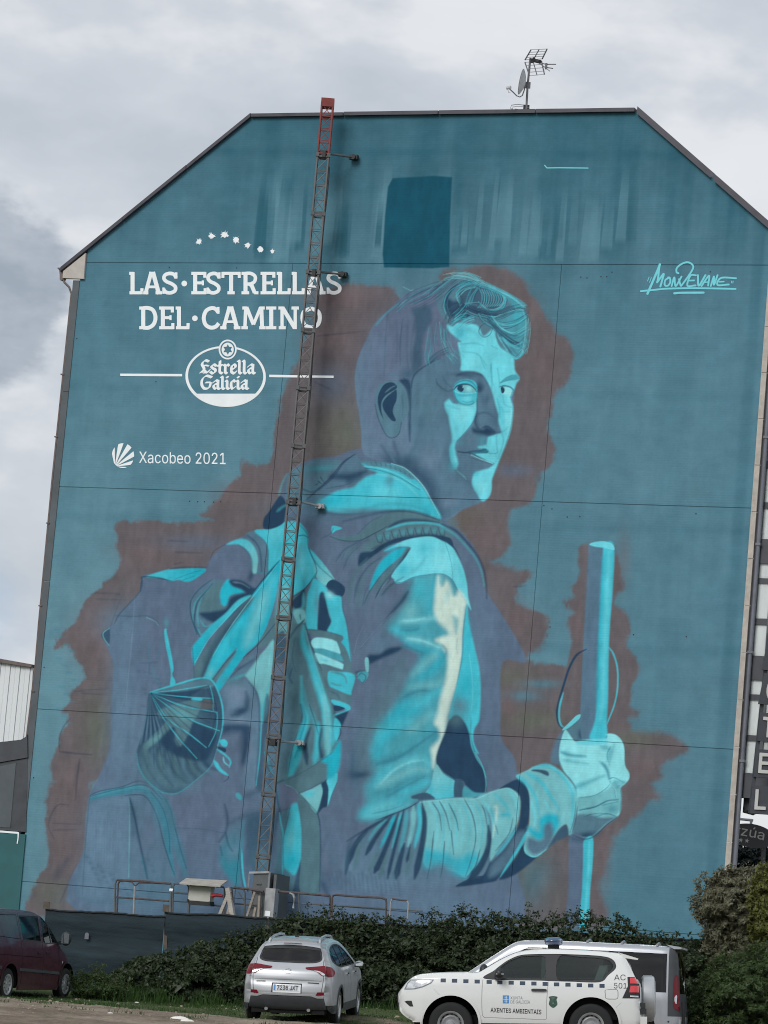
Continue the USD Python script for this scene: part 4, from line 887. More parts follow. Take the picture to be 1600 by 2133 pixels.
st('N', 'nav', 60, [1230, 1480, 1300, 1640], 9, .7, 40)
st('N', 'nav2', 26, [1590, 960, 1520, 1120, 1500, 1400], 6, .8, 30)
# pocket left
fl('Q', 'slp', [190, 480, 320, 430, 520, 440, 660, 460, 740, 560, 800, 760, 850, 950, 890, 1140, 870, 1340, 100, 1340, 150, 900, 175, 600], soft=4, a=.6)
fl('Q', 'blu', [175, 560, 300, 510, 500, 480, 520, 560, 515, 1160, 480, 1300, 110, 1300, 150, 900], soft=6, a=.8)
st('Q', 'cyd', 60, [195, 500, 320, 455, 500, 425, 610, 410, 700, 470, 770, 580, 820, 740, 850, 920, 890, 1130], 3, .75, 60)
st('Q', 'cym', 30, [200, 480, 330, 440, 500, 405, 600, 392, 680, 420], 4, .5, 20)
for p, w in (([195, 465, 280, 430, 460, 395, 560, 355, 640, 355, 760, 430, 850, 560, 885, 690, 910, 780], 7), ([480, 470, 560, 462, 640, 470, 700, 540, 760, 680, 800, 850, 860, 1040, 895, 1130], 10), ([700, 440, 770, 530, 820, 640, 850, 800, 855, 950], 6)):
    st('Q', 'nav', w, p, 1.6, .8, w * .7)
st('Q', 'cyd', 70, [720, 410, 830, 560, 880, 760, 930, 920, 985, 1130], 6, .55, 80)
st('Q', 'cyg', 7, [515, 490, 520, 700, 512, 1150], 2, .7, 5)
st('Q', 'nav', 26, [520, 490, 560, 640, 590, 800, 640, 1020, 670, 1160], 4, .75, 10)
st('Q', 'nav2', 40, [530, 520, 545, 700, 550, 800], 7, .7, 14)
st('Q', 'cyd', 12, [620, 960, 660, 1150], 3, .8, 6)
bl('Q', 'pur2', 680, 760, 70, 200, 10, .5)
bl('Q', 'cyd', 740, 640, 30, 130, -14, .4)
for k in range(9):
    st('Q', 'lav', 4, [230 + k * 24, 560 + (k * 83) % 300, 225 + k * 23, 1000 + (k * 31) % 100], 1.5, .35, 2)
for k in range(26):
    x, y = 160 + (k * 97) % 560, 980 + (k * 71) % 380
    st('Q', 'nav2', 26, [x, y, x + 26, y + 10], 6, .45, 12)
st('Q', 'nav2', 8, [915, 740, 1060, 745, 1180, 755, 1300, 780], 1.6, .6, 5)
# --- scallop shell
el('shell')
fl('P', 'nav2', [530, 1050, 620, 1018, 760, 978, 900, 938, 1000, 928, 1062, 968, 1112, 1080, 1137, 1200, 1132, 1350, 1092, 1500, 1060, 1600, 1030, 1670, 940, 1750, 840, 1840, 740, 1890, 640, 1880, 560, 1830, 480, 1750, 430, 1640, 420, 1550, 440, 1470, 470, 1380, 500, 1200, 512, 1100], soft=2)
bl('P', 'sla', 560, 1700, 150, 160, 0, .8)
bl('P', 'sla', 760, 1820, 160, 60, 0, .7)
for k in range(8):
    a_ = k / 7
    x1, y1 = 455 + 420 * a_, 1560 + 60 * math.sin(a_ * 3)
    st('P', 'sla' if k % 2 else 'slg', 60, [x1 + 40, y1 - 60, x1 + 40 + 30 * a_, y1 + 80, x1 + 70 + 90 * a_, y1 + 250 - 90 * a_], 7, .75, 40)
    st('P', 'nav', 34, [x1 + 80, y1 - 60, x1 + 90 + 30 * a_, y1 + 80, x1 + 130 + 90 * a_, y1 + 190 - 60 * a_], 7, .8, 10)
fl('P', 'slg', [590, 1232, 622, 1190, 800, 1130, 962, 1108, 942, 1200, 892, 1292, 852, 1392, 792, 1492, 752, 1495, 730, 1402, 722, 1342, 640, 1420, 500, 1525, 480, 1482, 560, 1402, 682, 1272, 620, 1262], soft=3)
bl('P', 'cyg', 800, 1230, 120, 60, 20, .5)
bl('P', 'cyg', 570, 1440, 70, 30, -40, .4)
fl('P', 'nav', [610, 1455, 720, 1340, 740, 1400, 730, 1450, 790, 1500, 860, 1390, 900, 1300, 1080, 1390, 1060, 1500, 980, 1620, 820, 1600, 720, 1560], soft=5, a=.85)
fl('P', 'tan', [960, 1110, 1050, 1110, 1060, 1180, 950, 1185], soft=3, a=.6)
fl('P', 'cy', [880, 1098, 960, 1095, 955, 1120, 890, 1118], soft=2)
fl('P', 'sla', [560, 1045, 760, 985, 920, 945, 1010, 938, 1060, 1000, 900, 1030, 720, 1050], soft=3)
fl('P', 'nav', [590, 1050, 800, 1040, 1000, 1000, 1020, 990, 900, 1060, 840, 1110, 740, 1100], soft=4, a=.8)
for p in ([535, 1052, 760, 1030, 1015, 988], [535, 1054, 800, 1085, 1060, 1100], [535, 1056, 800, 1160, 1090, 1215], [535, 1058, 720, 1190, 900, 1290, 1110, 1370], [535, 1060, 680, 1270, 850, 1390, 1000, 1510], [535, 1062, 620, 1230, 760, 1420, 920, 1600]):
    st('P', 'cy', 5, p, 1.2, .95, 8)
for k in range(9):
    st('P', 'nav' if k % 2 else 'slp', 10, [532, 1060 + k * 2, 520 + k * 9 - 20, 1240, 470 + k * 22 - 20, 1480 - k * 12], 2, .85, 12)
st('P', 'cy', 15, [530, 1048, 620, 1020, 760, 980, 900, 940, 1000, 930, 1062, 970, 1112, 1082, 1137, 1200, 1132, 1350, 1092, 1500], 1.6, .95, 11)
st('P', 'nav', 8, [1010, 985, 1060, 1090, 1085, 1200, 1070, 1300], 1.4, .9, 8)
st('P', 'cy', 8, [1030, 990, 1055, 1100, 1060, 1200, 1090, 1230, 1080, 1370, 1020, 1500], 1.6, .8, 5)
st('P', 'cyd', 8, [430, 1640, 480, 1750, 560, 1830, 640, 1880, 740, 1890, 840, 1842], 2.5, .8, 8)
el('pack')
fl('P', 'cy', [1108, 1452, 1150, 1440, 1177, 1470, 1165, 1502, 1130, 1492])
fl('P', 'nav', [1085, 1498, 1160, 1518, 1155, 1550, 1110, 1530])
st('Q', 'cy', 18, [1250, 85, 1310, 125, 1360, 180, 1350, 235], 2, .95, 10)
st('Q', 'cyl', 10, [1300, 150, 1310, 190, 1345, 220], 2, .9, 6)
st('Q', 'cy', 36, [1225, 180, 1275, 255, 1340, 300], 2, .95, 18)
st('Q', 'nav', 8, [1345, 305, 1340, 330, 1305, 352], 1.4, .9, 5)
fl('C', 'nav', [35, 800, 40, 720, 90, 650, 130, 585, 178, 530, 222, 590, 215, 700, 195, 765, 100, 808], soft=2)
st('C', 'cym', 20, [150, 660, 200, 620, 260, 600], 4, .7, 8)
st('C', 'cym', 16, [165, 520, 190, 430, 230, 350], 4, .7, 6)
# --- patch of flat dark teal, drips
el('patch')
fl('X', (22, 79, 99), [818, 371, 905, 366, 942, 369, 938, 450, 936, 556, 900, 559, 800, 557, 797, 530, 802, 450, 808, 390], soft=2, smooth=False)
el('wall')
# --- last pass: dark accents and lights drawn over everything
el('man')
for fr, c, w, p, a, w2 in (
        ('S', 'nav', 20, [880, 45, 1000, 105, 1100, 208, 1180, 312, 1232, 430, 1252, 560, 1256, 665], .95, 8), ('S', 'cym', 18, [880, 70, 985, 130, 1085, 232, 1162, 330, 1212, 440, 1236, 560], .9, 5), ('S', 'nav', 14, [930, 200, 990, 250, 1040, 340], .8, 5),
        ('S', 'nav', 16, [300, 255, 420, 205, 520, 168, 640, 142, 780, 135, 900, 150], .8, 12), ('S', 'nav2', 16, [160, 640, 190, 520, 270, 400, 370, 330], .7, 5), ('S', 'nav2', 14, [230, 720, 280, 610, 380, 470, 470, 380], .7, 5), ('S', 'nav', 16, [380, 640, 450, 560, 560, 490], .7, 5), ('S', 'nav', 14, [330, 660, 380, 560, 450, 470], .6, 5),
        ('S', 'nav', 26, [600, 610, 540, 700, 450, 800, 390, 870], .7, 5), ('S', 'slg', 30, [130, 760, 110, 600, 160, 440, 260, 330], .6, 8), ('S', 'lav', 5, [470, 790, 330, 930, 210, 1070], .6, 3), ('S', 'lav', 4, [230, 890, 180, 1000, 150, 1120], .5, 3), ('S', 'lav', 4, [340, 660, 390, 570, 440, 510], .6, 3),
        ('S', 'cyd', 26, [540, 1060, 640, 1090, 720, 1120], .8, 8), ('S', 'cyd', 30, [690, 920, 620, 935, 540, 930], .7, 8), ('S', 'cyp', 16, [560, 850, 640, 850, 740, 830], .7, 5), ('S', 'cyp', 18, [600, 1000, 720, 1020, 860, 1075], .7, 5), ('S', 'cyd', 30, [560, 1490, 680, 1440, 790, 1440], .7, 8), ('S', 'cyd', 24, [880, 1050, 920, 1100, 900, 1160], .6, 8), ('S', 'cyd', 10, [1085, 730, 1060, 950, 1052, 1150, 1008, 1380], .6, 10),
        ('A', 'cyd', 34, [340, 450, 500, 400, 660, 300, 820, 190], .75, 10), ('A', 'cyp', 20, [370, 610, 480, 500, 620, 430, 720, 415], .6, 6), ('A', 'cyd', 16, [440, 710, 580, 630, 740, 550], .8, 6), ('A', 'cyd', 14, [300, 860, 440, 830, 560, 790], .5, 5), ('A', 'nav', 10, [330, 915, 480, 862, 610, 808, 690, 760], .8, 10),
        ('A', 'nav', 9, [840, 430, 900, 525, 1000, 585], .7, 6), ('A', 'cyp', 8, [700, 765, 860, 748, 1000, 733, 1160, 738, 1300, 680, 1440, 650, 1520, 720], .55, 6), ('A', 'nav', 12, [1000, 1462, 1120, 1405, 1230, 1380], .8, 20), ('A', 'nav2', 30, [80, 1340, 110, 1180, 190, 1080, 330, 960], .6, 14),
        ('F', 'nav', 9, [612, 1035, 700, 1072, 790, 1050, 900, 950, 980, 893], .75, 6), ('F', 'cyd', 8, [505, 430, 540, 510, 600, 580, 642, 650], .7, 6), ('F', 'cyd', 7, [1010, 650, 1016, 730, 1006, 850], .7, 5), ('F', 'cyd', 22, [860, 440, 900, 500, 915, 570], .8, 8), ('F', 'cyd', 12, [915, 570, 960, 560, 1040, 600], .7, 4), ('F', 'cyd', 14, [930, 300, 900, 360, 910, 430], .6, 5), ('F', 'cyd', 18, [520, 350, 600, 375, 720, 380], .7, 8),
        ('F', 'cyp', 12, [890, 200, 960, 205, 1010, 245, 1038, 320, 1040, 440, 1075, 530], .6, 6), ('F', 'nav', 8, [660, 835, 800, 805, 900, 755, 990, 745], .7, 4), ('F', 'nav2', 7, [705, 890, 780, 862, 900, 862, 980, 885], .7, 4), ('F', 'nav2', 10, [652, 800, 640, 900, 605, 1030], .7, 8),
        ('V', 'nav', 26, [690, 262, 760, 232, 880, 224, 1000, 250], .85, 12), ('V', 'nav', 18, [1000, 250, 1050, 300, 1080, 360], .6, 8), ('V', 'cyd', 14, [1250, 355, 1330, 322, 1420, 312, 1480, 300], .75, 6), ('V', 'nav', 14, [1240, 405, 1300, 392, 1380, 412, 1412, 448], .8, 8), ('V', 'nav', 14, [660, 430, 700, 388, 780, 366, 860, 382, 930, 440], .9, 10),
        ('V', 'nav', 10, [700, 1236, 820, 1250, 960, 1238, 1080, 1242], .7, 5), ('V', 'nav2', 12, [840, 1300, 960, 1345, 1060, 1372, 1150, 1395], .6, 6), ('V', 'nav', 16, [935, 780, 925, 860, 950, 930, 1000, 960], .7, 10), ('V', 'nav', 16, [1040, 1000, 1120, 1020, 1200, 990, 1248, 985], .6, 6), ('V', 'nav2', 10, [950, 500, 945, 620, 945, 740, 900, 850, 800, 985, 690, 1105], .6, 8), ('V', 'cyd', 8, [1395, 470, 1380, 545, 1405, 660, 1395, 800, 1370, 960, 1290, 1210, 1160, 1530], .5, 6),
        ('V', 'nav2', 8, [110, 420, 100, 700, 100, 1000], .6, 6), ('H', 'nav', 14, [480, 900, 530, 980, 540, 1120, 535, 1330], .6, 6), ('H', 'nav2', 8, [1110, 870, 1090, 880, 950, 870], .5, 5)):
    st(fr, c, w, p, 1.2 if w < 15 else 4, a, w2)
strands('H', [860, 420, 900, 330, 980, 290], 9, 20, ['nav', 'nav2'], 9, .9)
strands('H', [900, 60, 960, 30, 1060, 50, 1160, 110, 1290, 175, 1440, 260, 1500, 310], 12, 8, ['cyg', 'cym'], 4, .7, .6)
strands('H', [1490, 330, 1520, 430, 1515, 560, 1490, 690], 10, 8, ['cym', 'cyg', 'nav2'], 5, .8, .7)
strands('H', [1180, 430, 1260, 520, 1360, 600, 1440, 640], 8, 12, ['nav', 'nav2'], 8, .8)
strands('H', [1010, 320, 1120, 355, 1260, 380, 1400, 330], 8, 12, ['nav', 'nav2'], 9, .8)
strands('H', [250, 470, 340, 370, 440, 290], 8, 6, ['cym', 'slp'], 5, .6)
el('shell')
for k in range(12):
    a_ = math.radians(8 + k * 7.2)
    r1 = 560 if k < 5 else 640
    x, y = 535 + r1 * math.cos(a_) * .96, 1052 + r1 * math.sin(a_) * 1.18
    x, y = min(x, 1085), min(y, 1690 - .2 * max(0, x - 700))
    st('P', 'nav', 7, [540, 1056, .5 * (540 + x), .5 * (1056 + y), x, y], 2, .55, 12)
el('pack')
for fr, c, w, p, a, w2 in (('B', 'nav', 10, [310, 345, 345, 270, 440, 215], .5, 5), ('B', 'nav', 12, [200, 965, 150, 800, 150, 690], .6, 5), ('M', 'nav', 12, [1060, 165, 1110, 350, 1230, 620], .7, 9), ('M', 'nav2', 16, [930, 260, 900, 480, 940, 640], .6, 8), ('M', 'slp', 18, [1000, 200, 960, 400, 1000, 640], .5, 8), ('M', 'nav', 16, [1090, 1000, 1150, 1180, 1190, 1330], .6, 6), ('M', 'nav2', 18, [960, 1300, 900, 1500, 850, 1780], .6, 8),
                           ('N', 'nav', 9, [975, 490, 1060, 580, 1180, 720, 1205, 850], .7, 7), ('N', 'nav2', 8, [720, 382, 880, 330, 1040, 245, 1220, 132, 1340, 45], .6, 6), ('N', 'nav2', 8, [985, 490, 1100, 440, 1290, 335], .7, 6), ('P', 'nav2', 10, [295, 250, 230, 410, 200, 520], .4, 6), ('Q', 'nav2', 10, [190, 470, 175, 600, 150, 900, 125, 1300], .5, 6), ('B', 'nav2', 10, [1410, 650, 1420, 760, 1455, 900, 1485, 1180], .6, 7), ('C', 'nav', 10, [325, 760, 400, 850, 410, 960, 480, 1100, 610, 1220, 700, 1310], .6, 8)):
    st(fr, c, w, p, 1.6, a, w2)
el('wall')
# --- deeper darks and crisp edges in pack, hood, hair and face
for e, rows in (('pack', (('M', 'nav2', 18, [420, 755, 505, 870, 535, 1050, 530, 1290], .7, 12, 3), ('M', 'nav', 44, [235, 1120, 330, 1092, 395, 1035, 412, 950, 385, 860], .75, 16, 7), ('M', 'lav', 46, [225, 880, 290, 815, 360, 835], .6, 20, 8), ('M', 'nav', 34, [130, 1250, 280, 1245, 425, 1262], .7, 26, 6), ('M', 'nav', 38, [420, 1260, 405, 1420, 350, 1630], .75, 14, 6), ('M', 'lav', 20, [450, 1250, 440, 1500, 400, 1800], .4, 10, 6),
                          ('M', 'nav', 14, [215, 690, 320, 600, 450, 510], .6, 8, 3), ('B', 'cyl', 8, [865, 390, 740, 560, 600, 740, 450, 950, 335, 1150], .6, 5, 1), ('B', 'cyd', 34, [1060, 220, 1010, 420, 970, 640], .55, 14, 8), ('B', 'nav', 9, [1200, 445, 1110, 575, 1000, 655, 960, 690], .7, 6, 1.2), ('B', 'nav', 12, [330, 505, 220, 590, 150, 690, 150, 800, 195, 960], .6, 5, 1.5), ('B', 'nav', 16, [660, 450, 655, 340, 612, 265, 545, 218], .55, 6, 3),
                          ('B', 'nav', 22, [480, 890, 340, 1100, 240, 1330], .6, 12, 4), ('B', 'nav', 12, [525, 1108, 440, 1200, 335, 1340], .7, 8, 2), ('B', 'cyl', 7, [650, 645, 540, 735, 430, 855, 300, 1005, 185, 1200], .6, 4, 1), ('M', 'cyl', 12, [1050, 180, 1110, 420, 1210, 720, 1290, 1010, 1320, 1300], .5, 8, 3), ('M', 'nav', 12, [1010, 1000, 1050, 1160, 1000, 1340, 930, 1590], .5, 8, 3), ('M', 'nav', 18, [740, 1400, 730, 1600, 725, 1840], .5, 10, 4),
                          ('N', 'nav', 10, [880, 640, 830, 860, 800, 1010, 800, 1290], .6, 8, 2), ('N', 'nav', 14, [745, 700, 700, 960, 640, 1290], .5, 8, 5), ('N', 'nav', 10, [1225, 385, 1245, 470, 1215, 600, 1175, 715], .7, 7, 1.5), ('Q', 'nav', 9, [190, 478, 320, 440, 480, 404, 600, 380, 690, 400, 790, 500], .6, 7, 1.5), ('Q', 'nav', 12, [520, 490, 560, 640, 600, 830, 665, 1160], .6, 6, 2), ('Q', 'nav', 9, [900, 740, 940, 900, 995, 1080], .6, 6, 2), ('X', 'nav2', 4, [297, 1200, 292, 1231, 250, 1278, 238, 1300], .6, 3, 1))),
                ('shell', (('P', 'nav', 16, [1000, 1000, 1040, 1100, 1070, 1230, 1050, 1380], .6, 8, 3), ('P', 'nav', 20, [470, 1560, 520, 1700, 620, 1840], .5, 10, 6), ('P', 'nav', 20, [560, 1560, 620, 1700, 720, 1830], .5, 10, 6), ('P', 'nav', 20, [650, 1580, 730, 1710, 830, 1800], .5, 10, 6), ('P', 'slg', 14, [520, 1560, 570, 1700, 670, 1840], .7, 6, 3), ('P', 'slg', 14, [610, 1570, 675, 1700, 780, 1820], .7, 6, 3), ('P', 'cym', 8, [420, 1560, 440, 1680, 520, 1800, 640, 1885, 760, 1888, 900, 1790, 1040, 1660, 1095, 1500], .6, 6, 1.5))),
                ('man', (('C', 'nav', 16, [500, 480, 620, 370, 705, 255, 790, 188], .7, 10, 2), ('C', 'nav', 26, [600, 375, 740, 372, 880, 330], .6, 10, 6), ('C', 'nav2', 20, [480, 660, 700, 690, 950, 668, 1200, 655], .6, 14, 6), ('C', 'cyd', 26, [880, 640, 1050, 600, 1250, 610, 1420, 670], .45, 10, 7), ('C', 'cyp', 12, [980, 350, 1100, 370, 1220, 430, 1320, 530], .4, 6, 4), ('C', 'nav', 10, [1500, 735, 1400, 700, 1250, 664, 1100, 660], .7, 6, 1.5),
                         ('H', 'cym', 34, [925, 580, 1000, 505, 1090, 540, 1140, 590], .5, 16, 8), ('H', 'nav', 40, [1120, 345, 1260, 365, 1400, 315], .6, 14, 5), ('H', 'nav2', 36, [1230, 470, 1330, 545, 1450, 565], .55, 12, 5), ('H', 'nav2', 30, [1310, 620, 1400, 690, 1440, 730], .5, 10, 5), ('H', 'nav', 30, [860, 300, 855, 220, 920, 150], .5, 10, 5), ('H', 'nav2', 40, [640, 320, 740, 300, 800, 220], .5, 16, 8), ('H', 'cyl', 10, [1310, 200, 1400, 245, 1480, 320], .7, 5, 2), ('H', 'cyl', 10, [1240, 430, 1330, 470, 1440, 450, 1505, 400], .6, 4, 2), ('H', 'cyl', 9, [1290, 570, 1390, 640, 1480, 610], .6, 4, 2),
                         ('V', 'nav2', 40, [540, 700, 590, 900, 610, 1080, 590, 1250, 620, 1420], .4, 20, 14), ('V', 'nav2', 30, [700, 1440, 760, 1560, 860, 1640, 950, 1790], .5, 14, 10), ('V', 'nav', 14, [945, 560, 948, 700, 930, 790], .6, 8, 3), ('V', 'nav2', 26, [1000, 520, 1040, 640, 1090, 720], .4, 12, 9), ('V', 'cym', 16, [560, 640, 620, 660, 720, 690], .5, 6, 4), ('V', 'cym', 20, [640, 820, 680, 940, 690, 1040], .4, 8, 7), ('V', 'cyp', 16, [760, 660, 860, 690, 900, 760], .5, 6, 6), ('V', 'cyd', 8, [760, 590, 830, 605, 900, 585], .6, 4, 2), ('V', 'nav2', 12, [420, 300, 440, 370, 500, 430], .6, 6, 2), ('V', 'cym', 12, [1255, 660, 1290, 720, 1370, 720], .5, 5, 3), ('V', 'cym', 18, [1180, 1260, 1200, 1330, 1170, 1400], .5, 6, 5), ('V', 'cyd', 7, [1060, 1040, 1055, 1100, 1070, 1160], .5, 4, 2), ('V', 'cyp', 14, [1330, 500, 1370, 620, 1380, 780, 1340, 960], .5, 8, 5), ('V', 'nav', 9, [1245, 352, 1320, 290, 1400, 254], .5, 5, 2),
                         ('H', 'nav2', 9, [690, 800, 640, 830, 590, 880], .6, 5, 2), ('H', 'slp', 30, [330, 560, 320, 720, 310, 860], .5, 16, 8), ('H', 'nav2', 18, [420, 420, 430, 600, 420, 780], .45, 8, 5), ('H', 'nav2', 14, [520, 430, 510, 640, 520, 830], .5, 8, 4)))):
    el(e)
    for fr, c, w, p, a, w2, so in rows:
        st(fr, c, w, p, so, a, w2)
el('wall')
def _spline(p, closed, n=5):
    p = np.asarray(p, float).reshape(-1, 2)
    if len(p) < 3:
        return p
    q = np.vstack([p[-1:], p, p[:2]]) if closed else np.vstack([2 * p[0] - p[1], p, 2 * p[-1] - p[-2]])
    m = len(p) if closed else len(p) - 1
    t = np.linspace(0, 1, n, endpoint=False)[:, None]
    out = []
    for i in range(m):
        a, b, c, d = q[i:i + 4]
        out.append(.5 * (2 * b + (c - a) * t + (2 * a - 5 * b + 4 * c - d) * t ** 2 + (3 * b - a - 3 * c + d) * t ** 3))
    if not closed:
        out.append(p[-1:])
    return np.vstack(out)


def _lin(c):
    c = np.asarray(c, float) / 255
    return np.where(c <= .04045, c / 12.92, ((c + .055) / 1.055) ** 2.4)


def _dist(px, py, a, b):
    """distance from the points to each segment a-b -> (min distance, index, parameter)"""
    best, bi, bt = np.full(px.shape, 1e9), np.zeros(px.shape, int), np.zeros(px.shape)
    for i in range(len(a)):
        ex, ey = b[i] - a[i]
        wx, wy = px - a[i, 0], py - a[i, 1]
        t = np.clip((wx * ex + wy * ey) / max(ex * ex + ey * ey, 1e-12), 0, 1)
        d = (wx - t * ex) ** 2 + (wy - t * ey) ** 2
        m = d < best
        best[m], bi[m], bt[m] = d[m], i, t[m]
    return np.sqrt(best), bi, bt


def _inside(px, py, v):
    c = np.zeros(px.shape, bool)
    for i in range(len(v)):
        (x0, y0), (x1, y1) = v[i - 1], v[i]
        if y0 != y1:
            c ^= ((y0 > py) != (y1 > py)) & (px < (x1 - x0) * (py - y0) / (y1 - y0) + x0)
    return c


def paint(X, Y, rgb, elem, names):
    """lays every operation of OPS on the points (X, Y grids in drawing units); rgb is linear and changed in place"""
    ci = lambda c: _lin(COL[c] if isinstance(c, str) else c)
    wob = [26 * (meshkit.fbm(np.stack([X / 46, Y / 34, 0 * X + s], -1), 4, 31) - .5) + 7 * (meshkit.fbm(np.stack([X / 5, Y / 9, 0 * X + s], -1), 2, 33) - .5) for s in (0, 9)]
    for kind, fr, col, pts, soft, a, p6, p7, g in OPS:
        ox, oy, k = FR[fr]
        if kind == 'b':
            x, y, rx, ry, ang = pts
            cx, cy, rx, ry = ox + x / k, oy + y / k, rx / k, ry / k
            lo, hi = np.array([cx, cy]) - 2.2 * max(rx, ry), np.array([cx, cy]) + 2.2 * max(rx, ry)
        else:
            P = np.array([ox, oy]) + np.asarray(pts, float).reshape(-1, 2) / k
            if kind == 'f':
                V = _spline(P, True, 4) if p6 else P
                m = soft * 1.5
            else:
                V = _spline(P, False, 5)
                m = max(p6, p7) / k + soft * 1.5
            lo, hi = V.min(0) - m, V.max(0) + m
        # the grid is a sheared one: take a generous window of it
        sel = (X > lo[0]) & (X < hi[0]) & (Y > lo[1]) & (Y < hi[1])
        rows, cols_ = np.flatnonzero(sel.any(1)), np.flatnonzero(sel.any(0))
        if not len(rows):
            continue
        w = np.s_[rows[0]:rows[-1] + 1, cols_[0]:cols_[-1] + 1]
        px, py = X[w], Y[w]
        if p7 == 'halo':
            px, py = px + wob[0][w], py + wob[1][w]
        if kind == 'b':
            c, s = math.cos(math.radians(ang)), math.sin(math.radians(ang))
            dx, dy = px - cx, py - cy
            r2 = ((dx * c + dy * s) / rx) ** 2 + ((dy * c - dx * s) / ry) ** 2
            al = a * np.exp(-1.1 * r2)
        elif kind == 'f':
            d, _, _ = _dist(px, py, V, np.roll(V, -1, 0))
            d = np.where(_inside(px, py, V), d, -d)
            al = np.clip(.5 + d / (2 * soft), 0, 1)
            al = a * al * al * (3 - 2 * al)
            if p7:
                elem[w][al > .5] = names.index(p7)
        else:
            d, i, t = _dist(px, py, V[:-1], V[1:])
            f = (i + t) / max(1, len(V) - 1)
            hw = .5 * (p6 + (p7 - p6) * f) / k
            hw = np.maximum(hw * np.minimum(1, .35 + 4 * np.minimum(f, 1 - f)), .6)
            al = np.clip(.5 + (hw - d) / (2 * soft), 0, 1) * np.minimum(1, hw / .5)
            al = a * al * al * (3 - 2 * al)
        c = ci(col)
        if g is not None:
            x0, y0, x1, y1 = ox + g[0] / k, oy + g[1] / k, ox + g[2] / k, oy + g[3] / k
            t = np.clip(((px - x0) * (x1 - x0) + (py - y0) * (y1 - y0)) / ((x1 - x0) ** 2 + (y1 - y0) ** 2), 0, 1)[..., None]
            c = c * (1 - t) + ci(g[4]) * t
        rgb[w] += (c - rgb[w]) * al[..., None]
def wall_ground(X, Y):
    """the plain coat of the wall: teal, darker to the top, with brushed drips and stains (drawing units)"""
    import meshkit
    n = lambda sx, sy, seed, o=4: meshkit.fbm(np.stack([X / sx, Y / sy, 0 * X], -1), o, seed)
    t = np.interp(Y, [230, 330, 560, 800, 1100, 1400, 1750, 1950], [0, .1, .45, .62, .68, .72, .62, .55])
    t = t + np.interp(X, [40, 120, 400, 900, 1500], [.2, .2, .05, 0, -.08]) * np.clip((Y - 700) / 600, 0, 1)
    lean = X + .09 * (Y - 1000)
    drip = meshkit.fbm(np.stack([lean / 30, Y / 420, 0 * X], -1), 4, 7)
    top = np.clip(1 - abs(Y - 470) / 240, 0, 1)
    t = t + (drip - .5) * (0.8 * top * np.clip((X - 420) / 200, 0, 1) + .22) + (n(160, 160, 3) - .5) * .26 + (n(26, 22, 9) - .5) * .18
    # swept bands: joints of the rendering show as darker strips
    for yc, w, d in ((318, 10, -.16), (815, 9, -.12), (1090, 10, -.14), (1340, 12, -.16)):
        yy = Y - yc - .02 * (X - 800) * (yc / 1000)
        t = t + d * np.exp(-(yy / w) ** 2) * (n(60, 400, 5) * 1.6)
    xx = X + .075 * (Y - 1000) - 1545
    t = t - .22 * np.exp(-(xx / 13) ** 4)
    t = t - .12 * np.exp(-((X + .1 * (Y - 1000) - 330) / 14) ** 2) * (Y > 600)
    t = np.clip(t, -.15, 1.25)[..., None]
    a, b, c = (_lin(COL[k]) for k in ('bgd', 'bgm', 'bgl'))
    rgb = np.where(t < .6, a + (b - a) * t / .6, b + (c - b) * (t - .6) / .4)
    return np.clip(rgb, .01, 1)


def drip_shapes(X, Y, rgb):
    """long brushed runs under the eaves"""
    rng = np.random.default_rng(11)
    L, D = _lin((90, 132, 147)), _lin((44, 92, 108))
    for k in range(58):
        x0 = rng.uniform(530, 1330)
        y0, y1 = rng.uniform(330, 430), rng.uniform(500, 552)
        w = rng.uniform(4, 16)
        xx = X + .085 * (Y - 330) - x0
        ww = w * (1 + .5 * (Y - y0) / 200)
        al = np.clip((ww - abs(xx)) / 2, 0, 1) * np.clip((Y - y0) / 70, 0, 1) * np.clip((y1 - Y) / 14, 0, 1) * rng.uniform(.3, .85)
        rgb += ((L if rng.random() < .55 else D) - rgb) * al[..., None]
glass('pane_clear', (.96, .97, .97), .9)
# ---------------------------------------------------------------- the end wall's own frame: s along the wall to the right, z up, o out towards the street
WA = math.radians(-22.67)
WU = np.array([math.cos(WA), math.sin(WA), 0])
WN = np.array([math.sin(WA), -math.cos(WA), 0])
WO = np.array([0, 88.0, 0])


def wall(s, z, o=0.0):
    s, z, o = np.broadcast_arrays(np.asarray(s, float), np.asarray(z, float), np.asarray(o, float))
    return WO + s[..., None] * WU + o[..., None] * WN + z[..., None] * np.array([0, 0, 1.0])


def on_wall(px, py, o=0.0):
    """(s, z) of the survey point (px, py) on the wall plane, or on a plane o metres in front of it"""
    d = ray(px, py)
    k = ((WO + o * WN) @ WN) / (d @ WN)
    P = d * k
    return np.array([(P - WO) @ WU, P[2]])


WT = lambda v: wall(v[:, 0], v[:, 1], v[:, 2])          # maps (s, z, o) rows
SL = np.mean([on_wall(168.5, 580)[0], on_wall(126.8, 1000)[0], on_wall(96, 1300)[0], on_wall(33, 1893)[0]])
SR = np.mean([on_wall(1569.7, 1000)[0], on_wall(1539.7, 1400)[0], on_wall(1508.6, 1822)[0]])
RL, RR = on_wall(525, 240), on_wall(1325, 231)
EL_, ER_ = on_wall(130, 561), on_wall(1612, 479)
ZT = .5 * (RL[1] + RR[1])
ZB = -1.6


def roof_z(s):
    return np.interp(s, [EL_[0], RL[0], RR[0], ER_[0]], [EL_[1], ZT, ZT, ER_[1]])


